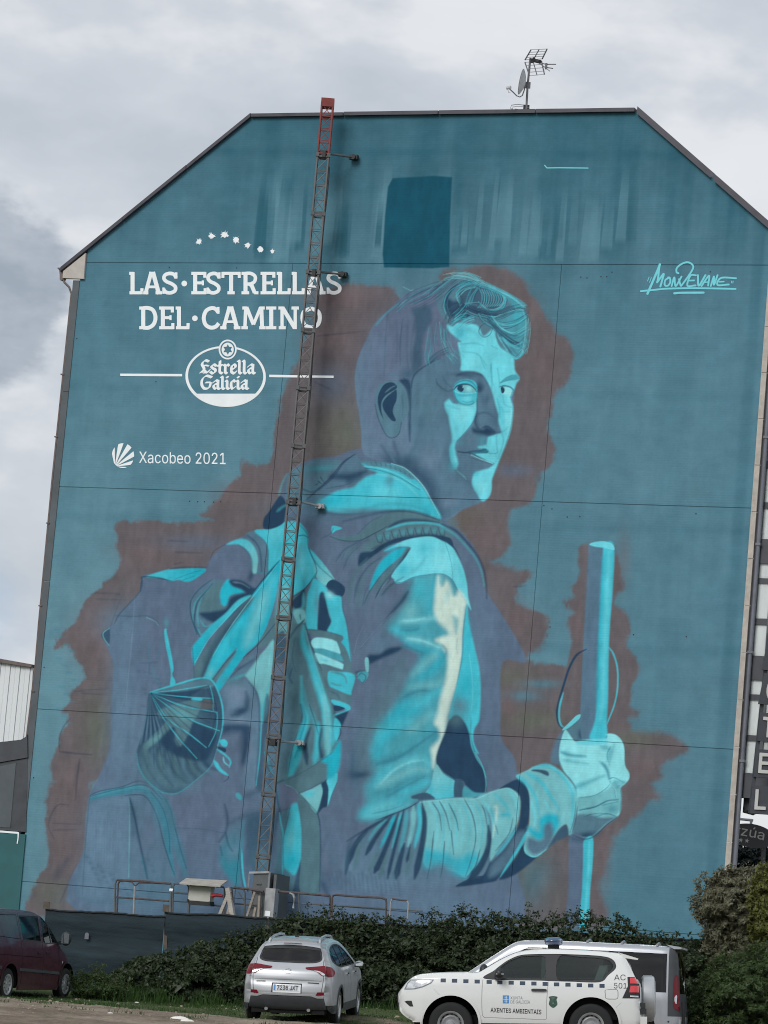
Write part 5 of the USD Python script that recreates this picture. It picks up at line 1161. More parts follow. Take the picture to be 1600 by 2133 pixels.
JZ = [np.mean([on_wall(*p)[1] for p in q]) for q in (((180, 546), (1590, 553)), ((125, 1015), (1565, 1057)), ((80, 1479), (1530, 1559)), ((60, 1840), (490, 1868)))]
JS = [np.mean([on_wall(*p)[0] for p in q]) for q in (((603, 640), (490, 1847)), ((1126, 1100), (1059, 1905)))]


def lines(a, b, step, joints, w=.010):
    x = np.linspace(a, b, int((b - a) / step) + 1)
    keep = np.ones(len(x), bool)
    extra, deep = [], []
    for j in joints:
        keep &= abs(x - j) > w + .006
        extra += [j - w - .003, j - w, j + w, j + w + .003]
        deep += [j - w, j + w]
    x = np.sort(np.concatenate([x[keep], extra]))
    return x, np.array([any(abs(v - d) < 1e-9 for d in deep) for v in x])


gs, ds = lines(SL, SR, .0195, JS, .0045)
gz, dz = lines(ZB + .8, ZT - .02, .0195, JZ, .0065)
SS, ZZ = np.meshgrid(gs, gz)
P3 = wall(SS, ZZ)
XX, YY = seen(P3.reshape(-1, 3))
XX, YY = XX.reshape(SS.shape), YY.reshape(SS.shape)
paintc = wall_ground(XX, YY)
drip_shapes(XX, YY, paintc)
NAMES = ['wall', 'halo', 'man', 'pack', 'shell', 'staff', 'patch']
elem = np.zeros(SS.shape, int)
paint(XX, YY, paintc, elem, NAMES)
# roller texture, weathering, small drill holes
_nz = meshkit.fbm(np.stack([SS * 2.2, ZZ * 2.2, 0 * SS], -1), 5, 21) - .5
_nh = meshkit.fbm(np.stack([SS * 1.2, ZZ * 14, 0 * SS], -1), 3, 4) - .5
_nv = meshkit.fbm(np.stack([SS * 9, ZZ * .7, 0 * SS], -1), 3, 8) - .5
_nb = meshkit.fbm(np.stack([SS * 8, ZZ * 3.2, 3 + 0 * SS], -1), 4, 15) - .5
_ng = meshkit.noise(np.stack([SS * 30, ZZ * 30, 0 * SS], -1), 5) - .5
paintc *= (1 + (.30 * _nb * (elem > 0) + .07 * _ng))[..., None]
paintc *= (1 + .05 * np.sin(ZZ * 2 * math.pi / .062) * meshkit.noise(np.stack([SS * .8, ZZ * 1.4, 0 * SS], -1), 6))[..., None]
paintc *= (1 + .24 * _nz + .08 * _nh + .07 * _nv)[..., None]
ALB = 1.0 / WALL_GAIN
paintc = np.clip(paintc * ALB, .004, .9)
dark = dz[:, None] | (ds[None, :] & (gz < JZ[0])[:, None])
depth = np.where(dark, -.010, 0.0)
depth = depth + .003 * (meshkit.fbm(np.stack([SS * .7, ZZ * .7, 0 * SS], -1), 3, 2) - .5)
P3 = wall(SS, ZZ, depth)
paintc[dark] *= .5

n_, l_ = {'a': ('attribute', {'attribute': 'paint'}), 'p': ('principled_bsdf', {'roughness': .8, 'specular_ior_level': .1}), 'tc': ('texture_coordinate', {}),
          'm1': ('mapping', {'mapping_type': 'point', 'scale': (3, 3, 26)}), 'n1': ('noise_texture', {'scale': 1.0, 'detail': 4.0, 'roughness': .6}),
          'n2': ('noise_texture', {'scale': 26.0, 'detail': 5.0, 'roughness': .65}), 'mx': ('mix_float', {'fac': .5}), 'bp': ('bump', {'strength': .35, 'distance': .012}),
          'rp': ('map_range', {'from_min': .25, 'from_max': .75, 'to_min': .965, 'to_max': 1.035, 'clamp': True}), 'sc': ('vector_math', {'math_type': 'scale'})}, \
    [('tc.object', 'm1.vector'), ('m1.vector', 'n1.vector'), ('tc.object', 'n2.vector'), ('n1.fac', 'mx.a'), ('n2.fac', 'mx.b'), ('mx.result', 'bp.height'), ('bp.normal', 'p.normal'),
     ('mx.result', 'rp.value'), ('a.color', 'sc.vector1'), ('rp.result', 'sc.scale'), ('sc.vector', 'p.base_color')]
M['wall_paint'] = usdkit.material(stage, '/World/Looks/wall_paint', n_, l_, surface='p.BSDF')

BLD = thing('apartment_building', 'tall apartment block whose blank end wall carries a turquoise mural of a pilgrim', 'building')
H_, W_ = SS.shape
ce = elem[:-1, :-1]
sc_, zc_ = .5 * (gs[:-1] + gs[1:]), .5 * (gz[:-1] + gz[1:])
inside = zc_[:, None] < roof_z(sc_)[None, :] - .02
# corner block of cream render at the left eave is a part of its own
CB = sg.Polygon([on_wall(181, 528), on_wall(177, 582), on_wall(133, 580), on_wall(134, 566)])
inside &= ~((sc_[None, :] < on_wall(179, 555)[0]) & (zc_[:, None] > on_wall(160, 582)[1]))
vid = np.arange(H_ * W_).reshape(H_, W_)
flatP, flatC = P3.reshape(-1, 3), paintc.reshape(-1, 3)


def wall_part(mask, name, parent, label=None):
    i, j = np.nonzero(mask)
    q = np.stack([vid[i, j], vid[i, j + 1], vid[i + 1, j + 1], vid[i + 1, j]], 1)
    u, inv = np.unique(q, return_inverse=True)
    q = inv.reshape(q.shape)
    nn = np.tile(WN, (len(u), 1))
    return obj(name, (flatP[u], q), 'wall_paint', parent, label=label, primvars={'paint': flatC[u]})


wall_part(inside & (ce == 0), 'wall', BLD, 'teal rendered end wall with joints and brushed drips')
mural = wall_part(inside & (ce == 1), 'mural', BLD, 'mural of a man with a rucksack, staff and scallop shell on a brown brushed ground')
wall_part(inside & (ce == 2), 'painted_man', mural, 'painted man in a hooded jacket looking back over his shoulder')
wall_part(inside & (ce == 3), 'painted_rucksack', mural, 'painted rucksack with turquoise straps and folds')
wall_part(inside & (ce == 4), 'painted_shell', mural, 'painted scallop shell hanging on the rucksack')
wall_part(inside & (ce == 5), 'painted_staff', mural, 'painted walking staff with a cord loop')
wall_part(inside & (ce == 6), 'paint_patch', BLD, 'flat dark teal rectangle of fresh paint')

# backing, depth of the block and the roof
BS = np.array([.05, .9987, 0])                                     # the flanks run straight away from the street
BL_ = MB()
prof = [(SL + .01, ZB), (SR - .01, ZB), (SR - .01, roof_z(SR) - .1), (RR[0], ZT - .1), (RL[0], ZT - .1), (SL + .01, roof_z(SL) - .1)]
fr = np.array([wall(s, z, -.05) for s, z in prof])
bk = fr + BS * 11
n6 = len(prof)
BL_.add(np.vstack([fr, bk]), [[i, (i + 1) % n6, n6 + (i + 1) % n6, n6 + i] for i in range(n6)])
BL_.add(fr, [[0, k, k + 1] for k in range(1, n6 - 1)]).add(bk, [[0, k + 1, k] for k in range(1, n6 - 1)])
BL_.build('rear_block', 'render_cream', BLD)


def trim_along(p, q, w, o0, o1, name, m_, up):
    """a flashing board on the wall from p to q (s, z), standing w above the line"""
    p, q = np.asarray(p), np.asarray(q)
    L_ = np.linalg.norm(q - p)
    if L_ > 2.6:                                                    # laid in lengths, each a touch out of line
        k_ = int(L_ / 2.1)
        for i in range(k_):
            d_ = .008 * math.sin(5.1 * i + L_)
            trim_along(p + (q - p) * (i / k_ + .0012), p + (q - p) * ((i + 1) / k_ - .0012), w + d_, o0, o1 + .012 * (i % 2), name, m_, up)
        return
    a = np.array([[p[0], p[1]], [q[0], q[1]], [q[0], q[1] + w], [p[0], p[1] + w]])
    b = MB()
    v = np.vstack([wall(a[:, 0], a[:, 1], o0), wall(a[:, 0], a[:, 1], o1)])
    b.add(v, [[0, 1, 2, 3], [7, 6, 5, 4], [0, 4, 5, 1], [1, 5, 6, 2], [2, 6, 7, 3], [3, 7, 4, 0]])
    return b.build(name, m_, BLD)


tw = .092
trim_along((RL[0], ZT - .05), (RR[0], ZT - .05), tw, -.3, .10, 'ridge_flashing', 'dark_trim', 0)
trim_along((EL_[0] - .02, EL_[1] - .08), (RL[0] - .004, ZT - .055), tw * 1.25, -.3, .10, 'verge_board', 'dark_trim', 0)
trim_along((RR[0] + .004, ZT - .055), (ER_[0] + .5, roof_z(ER_[0]) - .40 - .08), tw * 1.25, -.3, .10, 'verge_board', 'dark_trim', 0)
b = MB()
b.poly(CB, -.06, .07, WT)
b.build('eave_corner', 'render_cream', BLD, label='cream rendered corner block under the left eave')
# hopper and downpipe at the left
h0 = on_wall(127, 560)
b = MB()
hs, hz = on_wall(132, 562)
b.poly(sg.Polygon([(hs - .12, hz + .02), (hs + .06, hz + .02), (hs + .05, hz - .16), (hs + .01, hz - .28), (hs - .06, hz - .28), (hs - .08, hz - .14)]), -.15, .03, WT)
b.poly(sg.box(hs - .15, hz + .015, hs + .07, hz + .05), -.17, .05, WT)
b.build('hopper', 'brown_pipe', BLD)
b = MB()
pp = [(on_wall(x, y)[0], on_wall(x, y)[1], .0) for x, y in ((131, 575), (134, 588), (144, 598), (149, 612), (138, 720), (109, 1000), (81, 1300), (74, 1385), (56, 1535))]
b.tube(wall(*np.array(pp).T), .030, 8)
b.build('downpipe', 'brown_pipe', BLD)
for x, y in ((131, 780), (118, 910), (101, 1090), (85, 1262), (70, 1440)):
    b = MB()
    s, z = on_wall(x, y)
    b.box((s - .05, z - .015, -.05), (s + .05, z + .015, .045), WT).build('pipe_clip', 'brown_pipe', BLD)
# charcoal cladding strip down the left edge
b = MB()
sl0 = np.mean([on_wall(150, 600)[0], on_wall(84, 1300)[0] - .02, on_wall(62, 1500)[0]])
zt0, zb0 = on_wall(158, 584)[1], on_wall(53, 1733)[1]
for k, (a, c) in enumerate(((zt0, on_wall(140, 815)[1]), (on_wall(140, 815)[1] - .012, on_wall(95, 1210)[1]), (on_wall(95, 1210)[1] - .012, zb0))):
    MB().box((sl0, c, -.06), (SL - .004, a, .02), WT).build('edge_panel', 'grey_panel', BLD)
# right edge: concrete nosing, shadow gap, grey downpipe
wr = .135
zr = np.linspace(on_wall(1500, 1900)[1] - .6, roof_z(SR) - .15, 16)
for k in range(15):
    MB().box((SR + .003, zr[k], -.08), (SR + wr, zr[k + 1] - .012, .012), WT).build('edge_stone', 'concrete', BLD)
MB().box((SR + wr + .004, zr[0], -.3), (SR + wr + .05, zr[-1], -.06), WT).build('shadow_gap', 'charcoal', BLD)
b = MB()
b.tube(wall(np.full(2, SR + wr + .10), np.array([zr[0], zr[-1]]), -.03), .048, 10)
b.build('downpipe', 'grey_pipe', BLD)
for k in range(7):
    z = zr[0] + 1.6 + 2.6 * k
    MB().box((SR + wr + .04, z - .03, -.09), (SR + wr + .16, z + .03, .03), WT).build('pipe_clip', 'grey_pipe', BLD)
# projecting glazed bay on the right flank: frame rails, spandrels and curtained windows, storey by storey
bo = -.12                                                           # it stands back from the end wall
bs0 = SR + wr + .11
bs1 = bs0 + 2.2


def bay_z(py):
    return on_wall(1588 - .073 * (py - 1150), py, bo)[1]


rows = [(818, 882, 932), (934, 960, 0), (975, 1046, 0), (1059, 1123, 1173), (1174, 1204, 0), (1215, 1288, 0), (1301, 1366, 1415), (1416, 1446, 0), (1458, 1531, 0), (1543, 1610, 1662)]
# storeys above go on at the same pitch
pitch_ = bay_z(932) - bay_z(1173)
zw = [(bay_z(a), bay_z(c)) for a, c, _ in rows]
zw += [(bay_z(975) + pitch_, bay_z(1046) + pitch_), (bay_z(934) + pitch_, bay_z(960) + pitch_), (bay_z(818) + pitch_, bay_z(882) + pitch_)]
bb = bay_z(1662)
ztop = bay_z(620)
MB().box((bs0, bb, bo - 1.2), (bs1, ztop, bo - .14), WT).build('bay', 'charcoal', BLD, label='projecting charcoal bay on the right flank')
cols_ = [(bs0 + .03, bs0 + .32), (bs0 + .44, bs0 + .85), (bs0 + .97, bs0 + 1.4), (bs0 + 1.5, bs0 + 2.1)]
for zt_, zb_ in zw:
    for c0, c1 in cols_:
        MB().box((c0, zb_, bo - .07), (c1, zt_, bo - .045), WT).build('curtain', 'curtain', BLD)
b = MB()
zz = sorted([v for q in zw for v in q] + [bb, ztop])
for i in range(0, len(zz) - 1, 2):
    b.box((bs0, zz[i], bo - .13), (bs1, zz[i + 1], bo + (.02 if zz[i + 1] - zz[i] > .35 else 0)), WT)
b.build('spandrel', 'charcoal', BLD)
b = MB()
for c0, c1 in zip([bs0 - .02] + [c[1] for c in cols_], [c[0] for c in cols_] + [bs1]):
    b.box((c0, bb, bo - .128), (c1, ztop, bo + .012), WT)
b.build('mullion', 'grey_panel', BLD)
for zt_, zb_ in zw:
    for c0, c1 in cols_:
        v = wall(np.array([c0, c1, c1, c0]), np.array([zb_, zb_, zt_, zt_]), bo - .03)
        obj('window_pane', (v, np.array([[0, 1, 2, 3]])), 'pane_clear', BLD)
MB().poly(sg.Polygon([(bs0, bb - .003), (bs1, bb - .003), (bs1, bb - .12), (bs0 + .35, bb - .14), (bs0, bb - .34)]), bo - 1.1, bo - .2, WT).build('soffit', 'charcoal', BLD)

# ---------------------------------------------------------------- painted lettering
def pxpoly(pts):
    return sg.Polygon([on_wall(*p) for p in np.asarray(pts, float).reshape(-1, 2)]).buffer(0)


def sheet(poly, name, m_, parent, label=None, o=.004):
    b = MB()
    b.poly(poly, o, o + .002, WT)
    return b.build(name, m_, parent, label=label)


def frame_map(fr):
    ox, oy, k = fr
    return lambda p: [on_wall(ox + x / k, oy + y / k) for x, y in np.asarray(p, float).reshape(-1, 2)]


LW = (220, 460, 1600 / 520)
fm = frame_map(LW)


def stroke(pts, w, fr=LW, cap='round', smooth=True):
    f_ = frame_map(fr)
    p = np.asarray(pts, float).reshape(-1, 2)
    if smooth and len(p) > 2:
        p = _spline(p, False, 8)
    q = sg.LineString(p).buffer(w / 2, cap_style=cap, join_style='round', quad_segs=5)
    out = []
    for g in getattr(q, 'geoms', [q]):
        out.append(sg.Polygon(f_(g.exterior.coords[:-1]), [f_(i.coords[:-1]) for i in g.interiors]).buffer(0))
    return shapely.union_all(out)


U = shapely.union_all
W0 = 26                                                            # stem of the slab letters


def slab(ch, x, y0, y1, w):
    """slab-serif capital between the heights y0 (top) and y1, x at the left, as centre lines"""
    h = y1 - y0
    t = W0 / 2
    a, b_, L, R = y0 + t * .7, y1 - t * .7, x + t, x + w - t
    X = lambda f: x + f * w
    Q = []
    s = lambda *p, **k: Q.append(stroke(p, k.get('w', W0), cap=k.get('cap', 'flat'), smooth=k.get('smooth', False)))
    sf = 20
    if ch == 'L':
        s(X(.25), y0, X(.25), y1); s(X(-.0), a, X(.32), a, w=sf); s(X(.02), b_, X(1), b_, w=sf); s(X(.93), y1, X(.95), y1 - h * .27, w=20)
    elif ch == 'A':
        s(X(.14), y1, X(.46), y0, w=24); s(X(.54), y0, X(.86), y1, w=27); s(X(.34), y0 + 9, X(.64), y0 + 9, w=20); s(X(.26), y1 - h * .33, X(.74), y1 - h * .33, w=17); s(X(-.02), b_, X(.30), b_, w=sf); s(X(.68), b_, X(1.02), b_, w=sf)
    elif ch == 'S':
        s(X(.93), y0 + h * .27, X(.78), y0 + h * .11, X(.5), y0 + h * .065, X(.2), y0 + h * .13, X(.11), y0 + h * .29, X(.28), y0 + h * .43, X(.62), y0 + h * .53, X(.87), y0 + h * .67, X(.84), y0 + h * .85, X(.55), y0 + h * .94, X(.25), y0 + h * .91, X(.08), y0 + h * .78, smooth=True, w=23)
        s(X(.93), y0 + 2, X(.93), y0 + h * .3, w=15); s(X(.08), y1 - 2, X(.08), y1 - h * .3, w=15)
    elif ch == 'E':
        s(X(.26), y0, X(.26), y1); s(X(0), a, X(.98), a, w=sf); s(X(0), b_, X(1), b_, w=sf); s(X(.26), y0 + h * .49, X(.8), y0 + h * .49, w=19); s(X(.92), y0, X(.92), y0 + h * .26, w=20); s(X(.95), y1, X(.95), y1 - h * .27, w=20); s(X(.79), y0 + h * .38, X(.79), y0 + h * .6, w=14)
    elif ch == 'T':
        s(X(.5), y0, X(.5), y1); s(X(.02), a, X(.98), a, w=sf); s(X(.3), b_, X(.7), b_, w=sf); s(X(.06), y0, X(.05), y0 + h * .27, w=19); s(X(.94), y0, X(.95), y0 + h * .27, w=19)
    elif ch == 'R':
        s(X(.24), y0, X(.24), y1); s(X(0), a, X(.3), a, w=sf); s(X(0), b_, X(.46), b_, w=sf)
        s(X(.24), a, X(.55), a, X(.78), y0 + h * .16, X(.84), y0 + h * .29, X(.76), y0 + h * .45, X(.52), y0 + h * .54, X(.24), y0 + h * .54, smooth=True, w=22)
        s(X(.5), y0 + h * .54, X(.62), y0 + h * .62, X(.8), y1 - 8, w=25); s(X(.76), b_, X(1.02), b_, w=sf)
    elif ch == 'D':
        s(X(.22), y0, X(.22), y1); s(X(0), a, X(.3), a, w=sf); s(X(0), b_, X(.3), b_, w=sf)
        s(X(.22), a, X(.52), a, X(.78), y0 + h * .18, X(.9), y0 + h * .48, X(.8), y0 + h * .78, X(.52), b_, X(.22), b_, smooth=True, w=25)
    elif ch == 'C':
        s(X(.93), y0 + h * .26, X(.76), y0 + h * .1, X(.52), y0 + h * .07, X(.24), y0 + h * .2, X(.12), y0 + h * .5, X(.22), y0 + h * .8, X(.5), y0 + h * .935, X(.78), y0 + h * .89, X(.95), y0 + h * .74, smooth=True, w=25); s(X(.92), y0 + 2, X(.92), y0 + h * .32, w=16)
    elif ch == 'M':
        s(X(.17), y0, X(.13), y1, w=22); s(X(.83), y0, X(.87), y1, w=25); s(X(.2), y0 + 4, X(.5), y0 + h * .8, w=24); s(X(.8), y0 + 4, X(.5), y0 + h * .8, w=20); s(X(.02), a, X(.22), a, w=sf); s(X(.78), a, X(.98), a, w=sf); s(X(-.02), b_, X(.26), b_, w=sf); s(X(.74), b_, X(1.02), b_, w=sf)
    elif ch == 'I':
        s(X(.5), y0, X(.5), y1); s(X(.02), a, X(.98), a, w=sf); s(X(.02), b_, X(.98), b_, w=sf)
    elif ch == 'N':
        s(X(.18), y0, X(.18), y1, w=21); s(X(.82), y0, X(.82), y1, w=21); s(X(.2), y0 + 6, X(.8), y1 - 6, w=26); s(X(0), a, X(.26), a, w=sf); s(X(.64), a, X(1), a, w=sf); s(X(.02), b_, X(.36), b_, w=sf)
    elif ch == 'O':
        s(X(.5), y0 + 11, X(.82), y0 + h * .22, X(.9), y0 + h * .5, X(.8), y0 + h * .8, X(.5), y1 - 11, X(.2), y0 + h * .8, X(.1), y0 + h * .5, X(.18), y0 + h * .22, X(.5), y0 + 11, smooth=True, w=25)
    elif ch == '.':
        c = sg.Point(x + w / 2, y0 + h * .52).buffer(18)
        Q.append(sg.Polygon(fm(c.exterior.coords[:-1])))
    return U(Q)


slog = BLD
for row, y0, y1, spec in ((0, 328, 470, [('L', 152, 86), ('A', 238, 122), ('S', 364, 96), ('.', 484, 42), ('E', 550, 94), ('S', 648, 88), ('T', 746, 118), ('R', 872, 106), ('E', 994, 92), ('L', 1098, 84), ('L', 1194, 78), ('A', 1278, 130), ('S', 1418, 94)]),
                          (1, 550, 694, [('D', 216, 116), ('E', 344, 92), ('L', 450, 84), ('.', 552, 42), ('C', 616, 116), ('A', 738, 124), ('M', 874, 150), ('I', 1028, 68), ('N', 1108, 132), ('O', 1248, 140)])):
    line = None
    for ch, x, w in spec:
        b = MB().poly(slab(ch, x, y0, y1, w), .004, .006, WT)
        if line is None:
            line = b.build('slogan_line', 'letter_white', BLD, label=('upper' if row == 0 else 'lower') + ' line of white slab lettering')
        else:
            b.build('dot' if ch == '.' else 'letter', 'letter_white', line)
# splashed stars above the slogan
rs = np.random.default_rng(3)
for k, (x, y) in enumerate(((600, 134), (680, 98), (763, 90), (837, 121), (911, 157), (993, 182), (1070, 196))):
    r0 = (15, 16, 18, 17, 15, 18, 11)[k]
    n = 40
    rad = r0 * (1 + .12 * rs.normal(size=n))
    if k != 5:
        for _ in range(9):
            i_ = int(rs.integers(n))
            rad[i_] = min(rad[i_] * rs.uniform(1.3, 1.8), r0 * 1.8)
    an = np.arange(n) * 2 * math.pi / n
    sheet(sg.Polygon(fm(np.stack([x + rad * np.cos(an), y + rad * np.sin(an)], 1))).buffer(0), 'star', 'letter_white', BLD)
# rules either side of the oval
sheet(stroke([94, 987, 491, 989], 15, cap='flat'), 'rule_line', 'letter_white', BLD)
sheet(stroke([1049, 994, 1462, 1000], 15, cap='flat'), 'rule_line', 'letter_white', BLD)
# oval emblem
E2 = (360, 680, 1600 / 220)
fe = frame_map(E2)


def ell(cx, cy, rx, ry, rot=0, n=64):
    a = np.arange(n) * 2 * math.pi / n
    p = np.stack([rx * np.cos(a), ry * np.sin(a)], 1)
    c, s = math.cos(rot), math.sin(rot)
    return sg.Polygon(p @ np.array([[c, s], [-s, c]]) + [cx, cy])


def to_wall(g, fr=E2):
    f_ = frame_map(fr)
    out = [sg.Polygon(f_(q.exterior.coords[:-1]), [f_(i.coords[:-1]) for i in q.interiors]).buffer(0) for q in getattr(g, 'geoms', [g]) if q.geom_type == 'Polygon']
    return U(out)


ov, iv = ell(802, 758, 610, 462, .03), ell(802, 750, 570, 425, .03)
knob = ell(833, 350, 136, 150)
band = iv.intersection(sg.box(0, 1020, 1600, 1300))
ring = ov.difference(iv).union(band).difference(knob)
a6 = np.arange(12) * math.pi / 6 - math.pi / 2
star6 = sg.Polygon(np.stack([835 + np.where(np.arange(12) % 2 == 0, 76, 44) * np.cos(a6), 350 + np.where(np.arange(12) % 2 == 0, 80, 46) * np.sin(a6)], 1))
emb = sheet(to_wall(ring), 'emblem', 'letter_white', BLD, 'white oval emblem with a ringed star and two words in blackletter')
sheet(to_wall(knob.difference(ell(833, 350, 112, 126)).union(ell(833, 350, 92, 104).difference(star6))), 'star_badge', 'letter_white', emb)


def nib(pts, w, fr=E2, ang=38, thin=.30, smooth=True):
    """a broad-nib pen stroke"""
    p = np.asarray(pts, float).reshape(-1, 2)
    if smooth and len(p) > 2:
        p = _spline(p, False, 6)
    c, s = math.cos(math.radians(ang)), -math.sin(math.radians(ang))
    d = np.array([c, s]) * w / 2
    e = np.array([-s, c]) * w * thin / 2
    parts = []
    for a, b_ in zip(p[:-1], p[1:]):
        parts.append(sg.MultiPoint([tuple(q + i * d + j * e) for q in (a, b_) for i in (-1, 1) for j in (-1, 1)]).convex_hull)
    return to_wall(U(parts), fr)


NW = 42


def black(word, x, y, hx, ha):
    """blackletter-like lower case: x start, baseline y, x-height hx, ascender ha; pens of (x, y) in units of hx"""
    T = {'a': (.86, [[.12, .28, .42, .06, .62, .22], [.62, .1, .60, .85, .80, .98], [.60, .42, .25, .5, .14, .72, .32, .96, .6, .8]]),
         's': (.78, [[.66, .2, .42, .06, .18, .26, .34, .46, .58, .6, .56, .84, .32, .98, .08, .82]]),
         't': (.58, [[.28, -.28, .26, .3, .26, .82, .5, .98], [.04, .18, .5, .14]]),
         'r': (.70, [[.1, .1, .24, .22, .24, .84, .4, .98], [.26, .28, .46, .06, .62, .2]]),
         'e': (.76, [[.5, .98, .2, .86, .16, .5, .22, .22, .42, .06, .6, .22, .5, .44, .2, .56], [.22, .86, .44, .98, .64, .78]]),
         'l': (.50, [[.08, -ha + .12, .22, -ha + .2, .22, .82, .42, .98]]),
         'i': (.50, [[.08, .1, .22, .2, .22, .84, .42, .98], [.2, -.3, .3, -.26]]),
         'c': (.66, [[.56, .22, .38, .06, .18, .26, .16, .7, .3, .96, .56, .78]])}
    out = []
    for ch in word:
        adv, pens = T[ch]
        for p in pens:
            q = np.asarray(p, float).reshape(-1, 2) * hx + [x, y - hx]
            out.append(nib(q.ravel(), NW))
        x += adv * hx
    return out


EW = [nib([420, 700, 470, 660, 520, 700, 560, 660], 36), nib([545, 530, 490, 515, 445, 570, 475, 640, 455, 690], NW), nib([445, 600, 500, 590, 545, 600], 26), nib([470, 700, 540, 690], 34)]
EW += black('strella', 560, 715, 148, .42)
GW = [nib([590, 770, 510, 748, 450, 800, 440, 880, 480, 940, 550, 930, 575, 860], NW), nib([500, 850, 560, 848, 580, 870], 30)]
GW += black('alicia', 600, 950, 142, .42)
sheet(U(EW), 'emblem_word', 'letter_white', emb)
sheet(U(GW), 'emblem_word', 'letter_white', emb)
# scallop mark and the words beside it
disc = ell(112, 1505, 70, 78)
rays = []
for k in range(10):
    a0 = math.radians(-14 + k * 21)
    a1 = a0 + math.radians(11)
    c = np.array([60, 1575])
    for_ = [c + [math.cos(a0) * 8, -math.sin(a0) * 8]]
    rays.append(sg.Polygon([(c[0] + 4 * math.cos(a0), c[1] - 4 * math.sin(a0)), (c[0] + 190 * math.cos(a0), c[1] - 190 * math.sin(a0)), (c[0] + 190 * math.cos(a1), c[1] - 190 * math.sin(a1))]))
sheet(to_wall(disc.intersection(U(rays)).buffer(1.5), LW), 'shell_mark', 'letter_white', BLD, 'small round white scallop-ray mark')
tm = meshkit.text_mesh('Xacobeo 2021', 1.0, .002)
tv = np.array(tm.vertices)
tw_ = tv[:, 0].max()
# text frame: baseline from (213, 1551) to (770, 1560), caps 66 high
q = np.array([fm([213 + 557 * v[0] / tw_, 1551 + 9 * v[0] / tw_ - 72 * v[1]])[0] for v in tv])
obj('lettering', (wall(q[:, 0], q[:, 1], .004 + tv[:, 2]), np.array(tm.faces)), 'letter_white', BLD, label='white plain lettering ending in 2021, beside the scallop mark')
# the painter's signature
SG = (1300, 520, 16 / 3)
sig = []
for p, w in (([400, 165, 370, 240, 262, 490], 26), ([395, 175, 378, 330, 372, 360, 440, 270, 425, 340, 405, 410], 22), ([505, 310, 460, 340, 455, 395, 490, 400, 515, 360, 510, 315, 490, 310], 20), ([530, 405, 560, 310, 575, 405, 640, 300], 20),
             ([605, 262, 585, 250, 588, 205, 640, 160, 710, 140, 765, 175, 755, 235, 650, 385, 630, 395, 612, 330], 20), ([800, 285, 740, 290, 705, 400, 795, 398], 20), ([728, 345, 780, 342], 18), ([822, 285, 832, 400, 905, 285], 22), ([862, 405, 945, 290, 935, 400], 20), ([885, 365, 940, 360], 14), ([965, 405, 1000, 300, 1000, 390, 1040, 285], 20), ([1245, 318, 1080, 315, 1040, 392, 1165, 388], 20), ([1060, 358, 1110, 356], 16),
             ([188, 462, 330, 448, 480, 434, 800, 428, 1240, 437], 20), ([560, 485, 640, 480, 885, 478], 24), ([262, 350, 280, 305], 8), ([285, 365, 305, 310], 8), ([1195, 370, 1197, 350], 9), ([1210, 372, 1213, 350], 9)):
    sig.append(stroke(p, w, fr=SG))
sheet(U(sig), 'signature', 'letter_cyan', BLD, 'turquoise brush signature on the right of the wall')
# a chipped white edge under the upper band
sheet(stroke([360, 332, 372, 346, 440, 345, 600, 347], 6, fr=(1000, 220, 1600 / 600), smooth=False), 'paint_scrape', 'letter_cyan', BLD)
# drill holes and fixings left in the wall
hm = MB()
for x, y in ((1210, 577), (1223, 579), (1252, 576), (1264, 576), (1275, 567), (1480, 566), (1320, 1322), (1430, 1326), (1450, 1070), (1133, 1053), (1182, 1077), (1208, 1076), (1150, 1060), (395, 1044), (412, 1045), (426, 1045), (445, 1046), (460, 1045), (92, 1390), (70, 1620), (160, 705), (353, 557), (493, 558), (325, 795), (1146, 1306)):
    s, z = on_wall(x, y)
    hm.poly(sg.Point(s, z).buffer(.017, quad_segs=3), .003, .005, WT)
hm.build('drill_hole', 'black_plastic', BLD, kind='stuff')
# ---------------------------------------------------------------- ground: rough gravel lot rising to the hedge
_gp = []
for px, py, d in ((942, 2178, 61.2), (1231, 2178, 61.4), (521, 2129, 71.4), (708, 2134, 71.0), (752, 2116, 73.6), (570, 2116, 74), (14, 2085, 75.5), (135, 2081, 78.5), (400, 2079, 81), (900, 2110, 79), (1400, 2160, 72), (1200, 2190, 67)):
    _gp.append(at(px, py, d))
_gp += [np.array([x, y, z]) for x, y, z in ((-14, 60, -1.25), (-6, 55, -1.15), (9, 55, -.75), (12, 66, -.55), (-14, 75, -1.3), (-14, 86, -1.0), (-4, 90, -.6), (6, 88, -.55), (14, 80, -.4), (0, 45, -1.2), (-10, 45, -1.35), (10, 45, -1.0))]
_gp = np.array(_gp)


def ground_z(x, y):
    x, y = np.asarray(x, float), np.asarray(y, float)
    d2 = (x[..., None] - _gp[:, 0]) ** 2 * .6 + (y[..., None] - _gp[:, 1]) ** 2
    w = 1 / (d2 + .35) ** 1.6
    z = (w * _gp[:, 2]).sum(-1) / w.sum(-1)
    far = np.clip((np.hypot(x, y - 70) - 25) / 30, 0, 1)
    return z * (1 - far) + far * np.where(y < 60, -1.7, -.8)


# fine sheet in view, coarse sheet out to the horizon, one mesh
def grid(xs, ys, zf):
    X, Y = np.meshgrid(xs, ys)
    Z = zf(X, Y)
    n = len(xs)
    i = np.arange(len(xs) * len(ys)).reshape(Y.shape)
    f = np.stack([i[:-1, :-1], i[:-1, 1:], i[1:, 1:], i[1:, :-1]], -1).reshape(-1, 4)
    return np.stack([X, Y, Z], -1).reshape(-1, 3), f


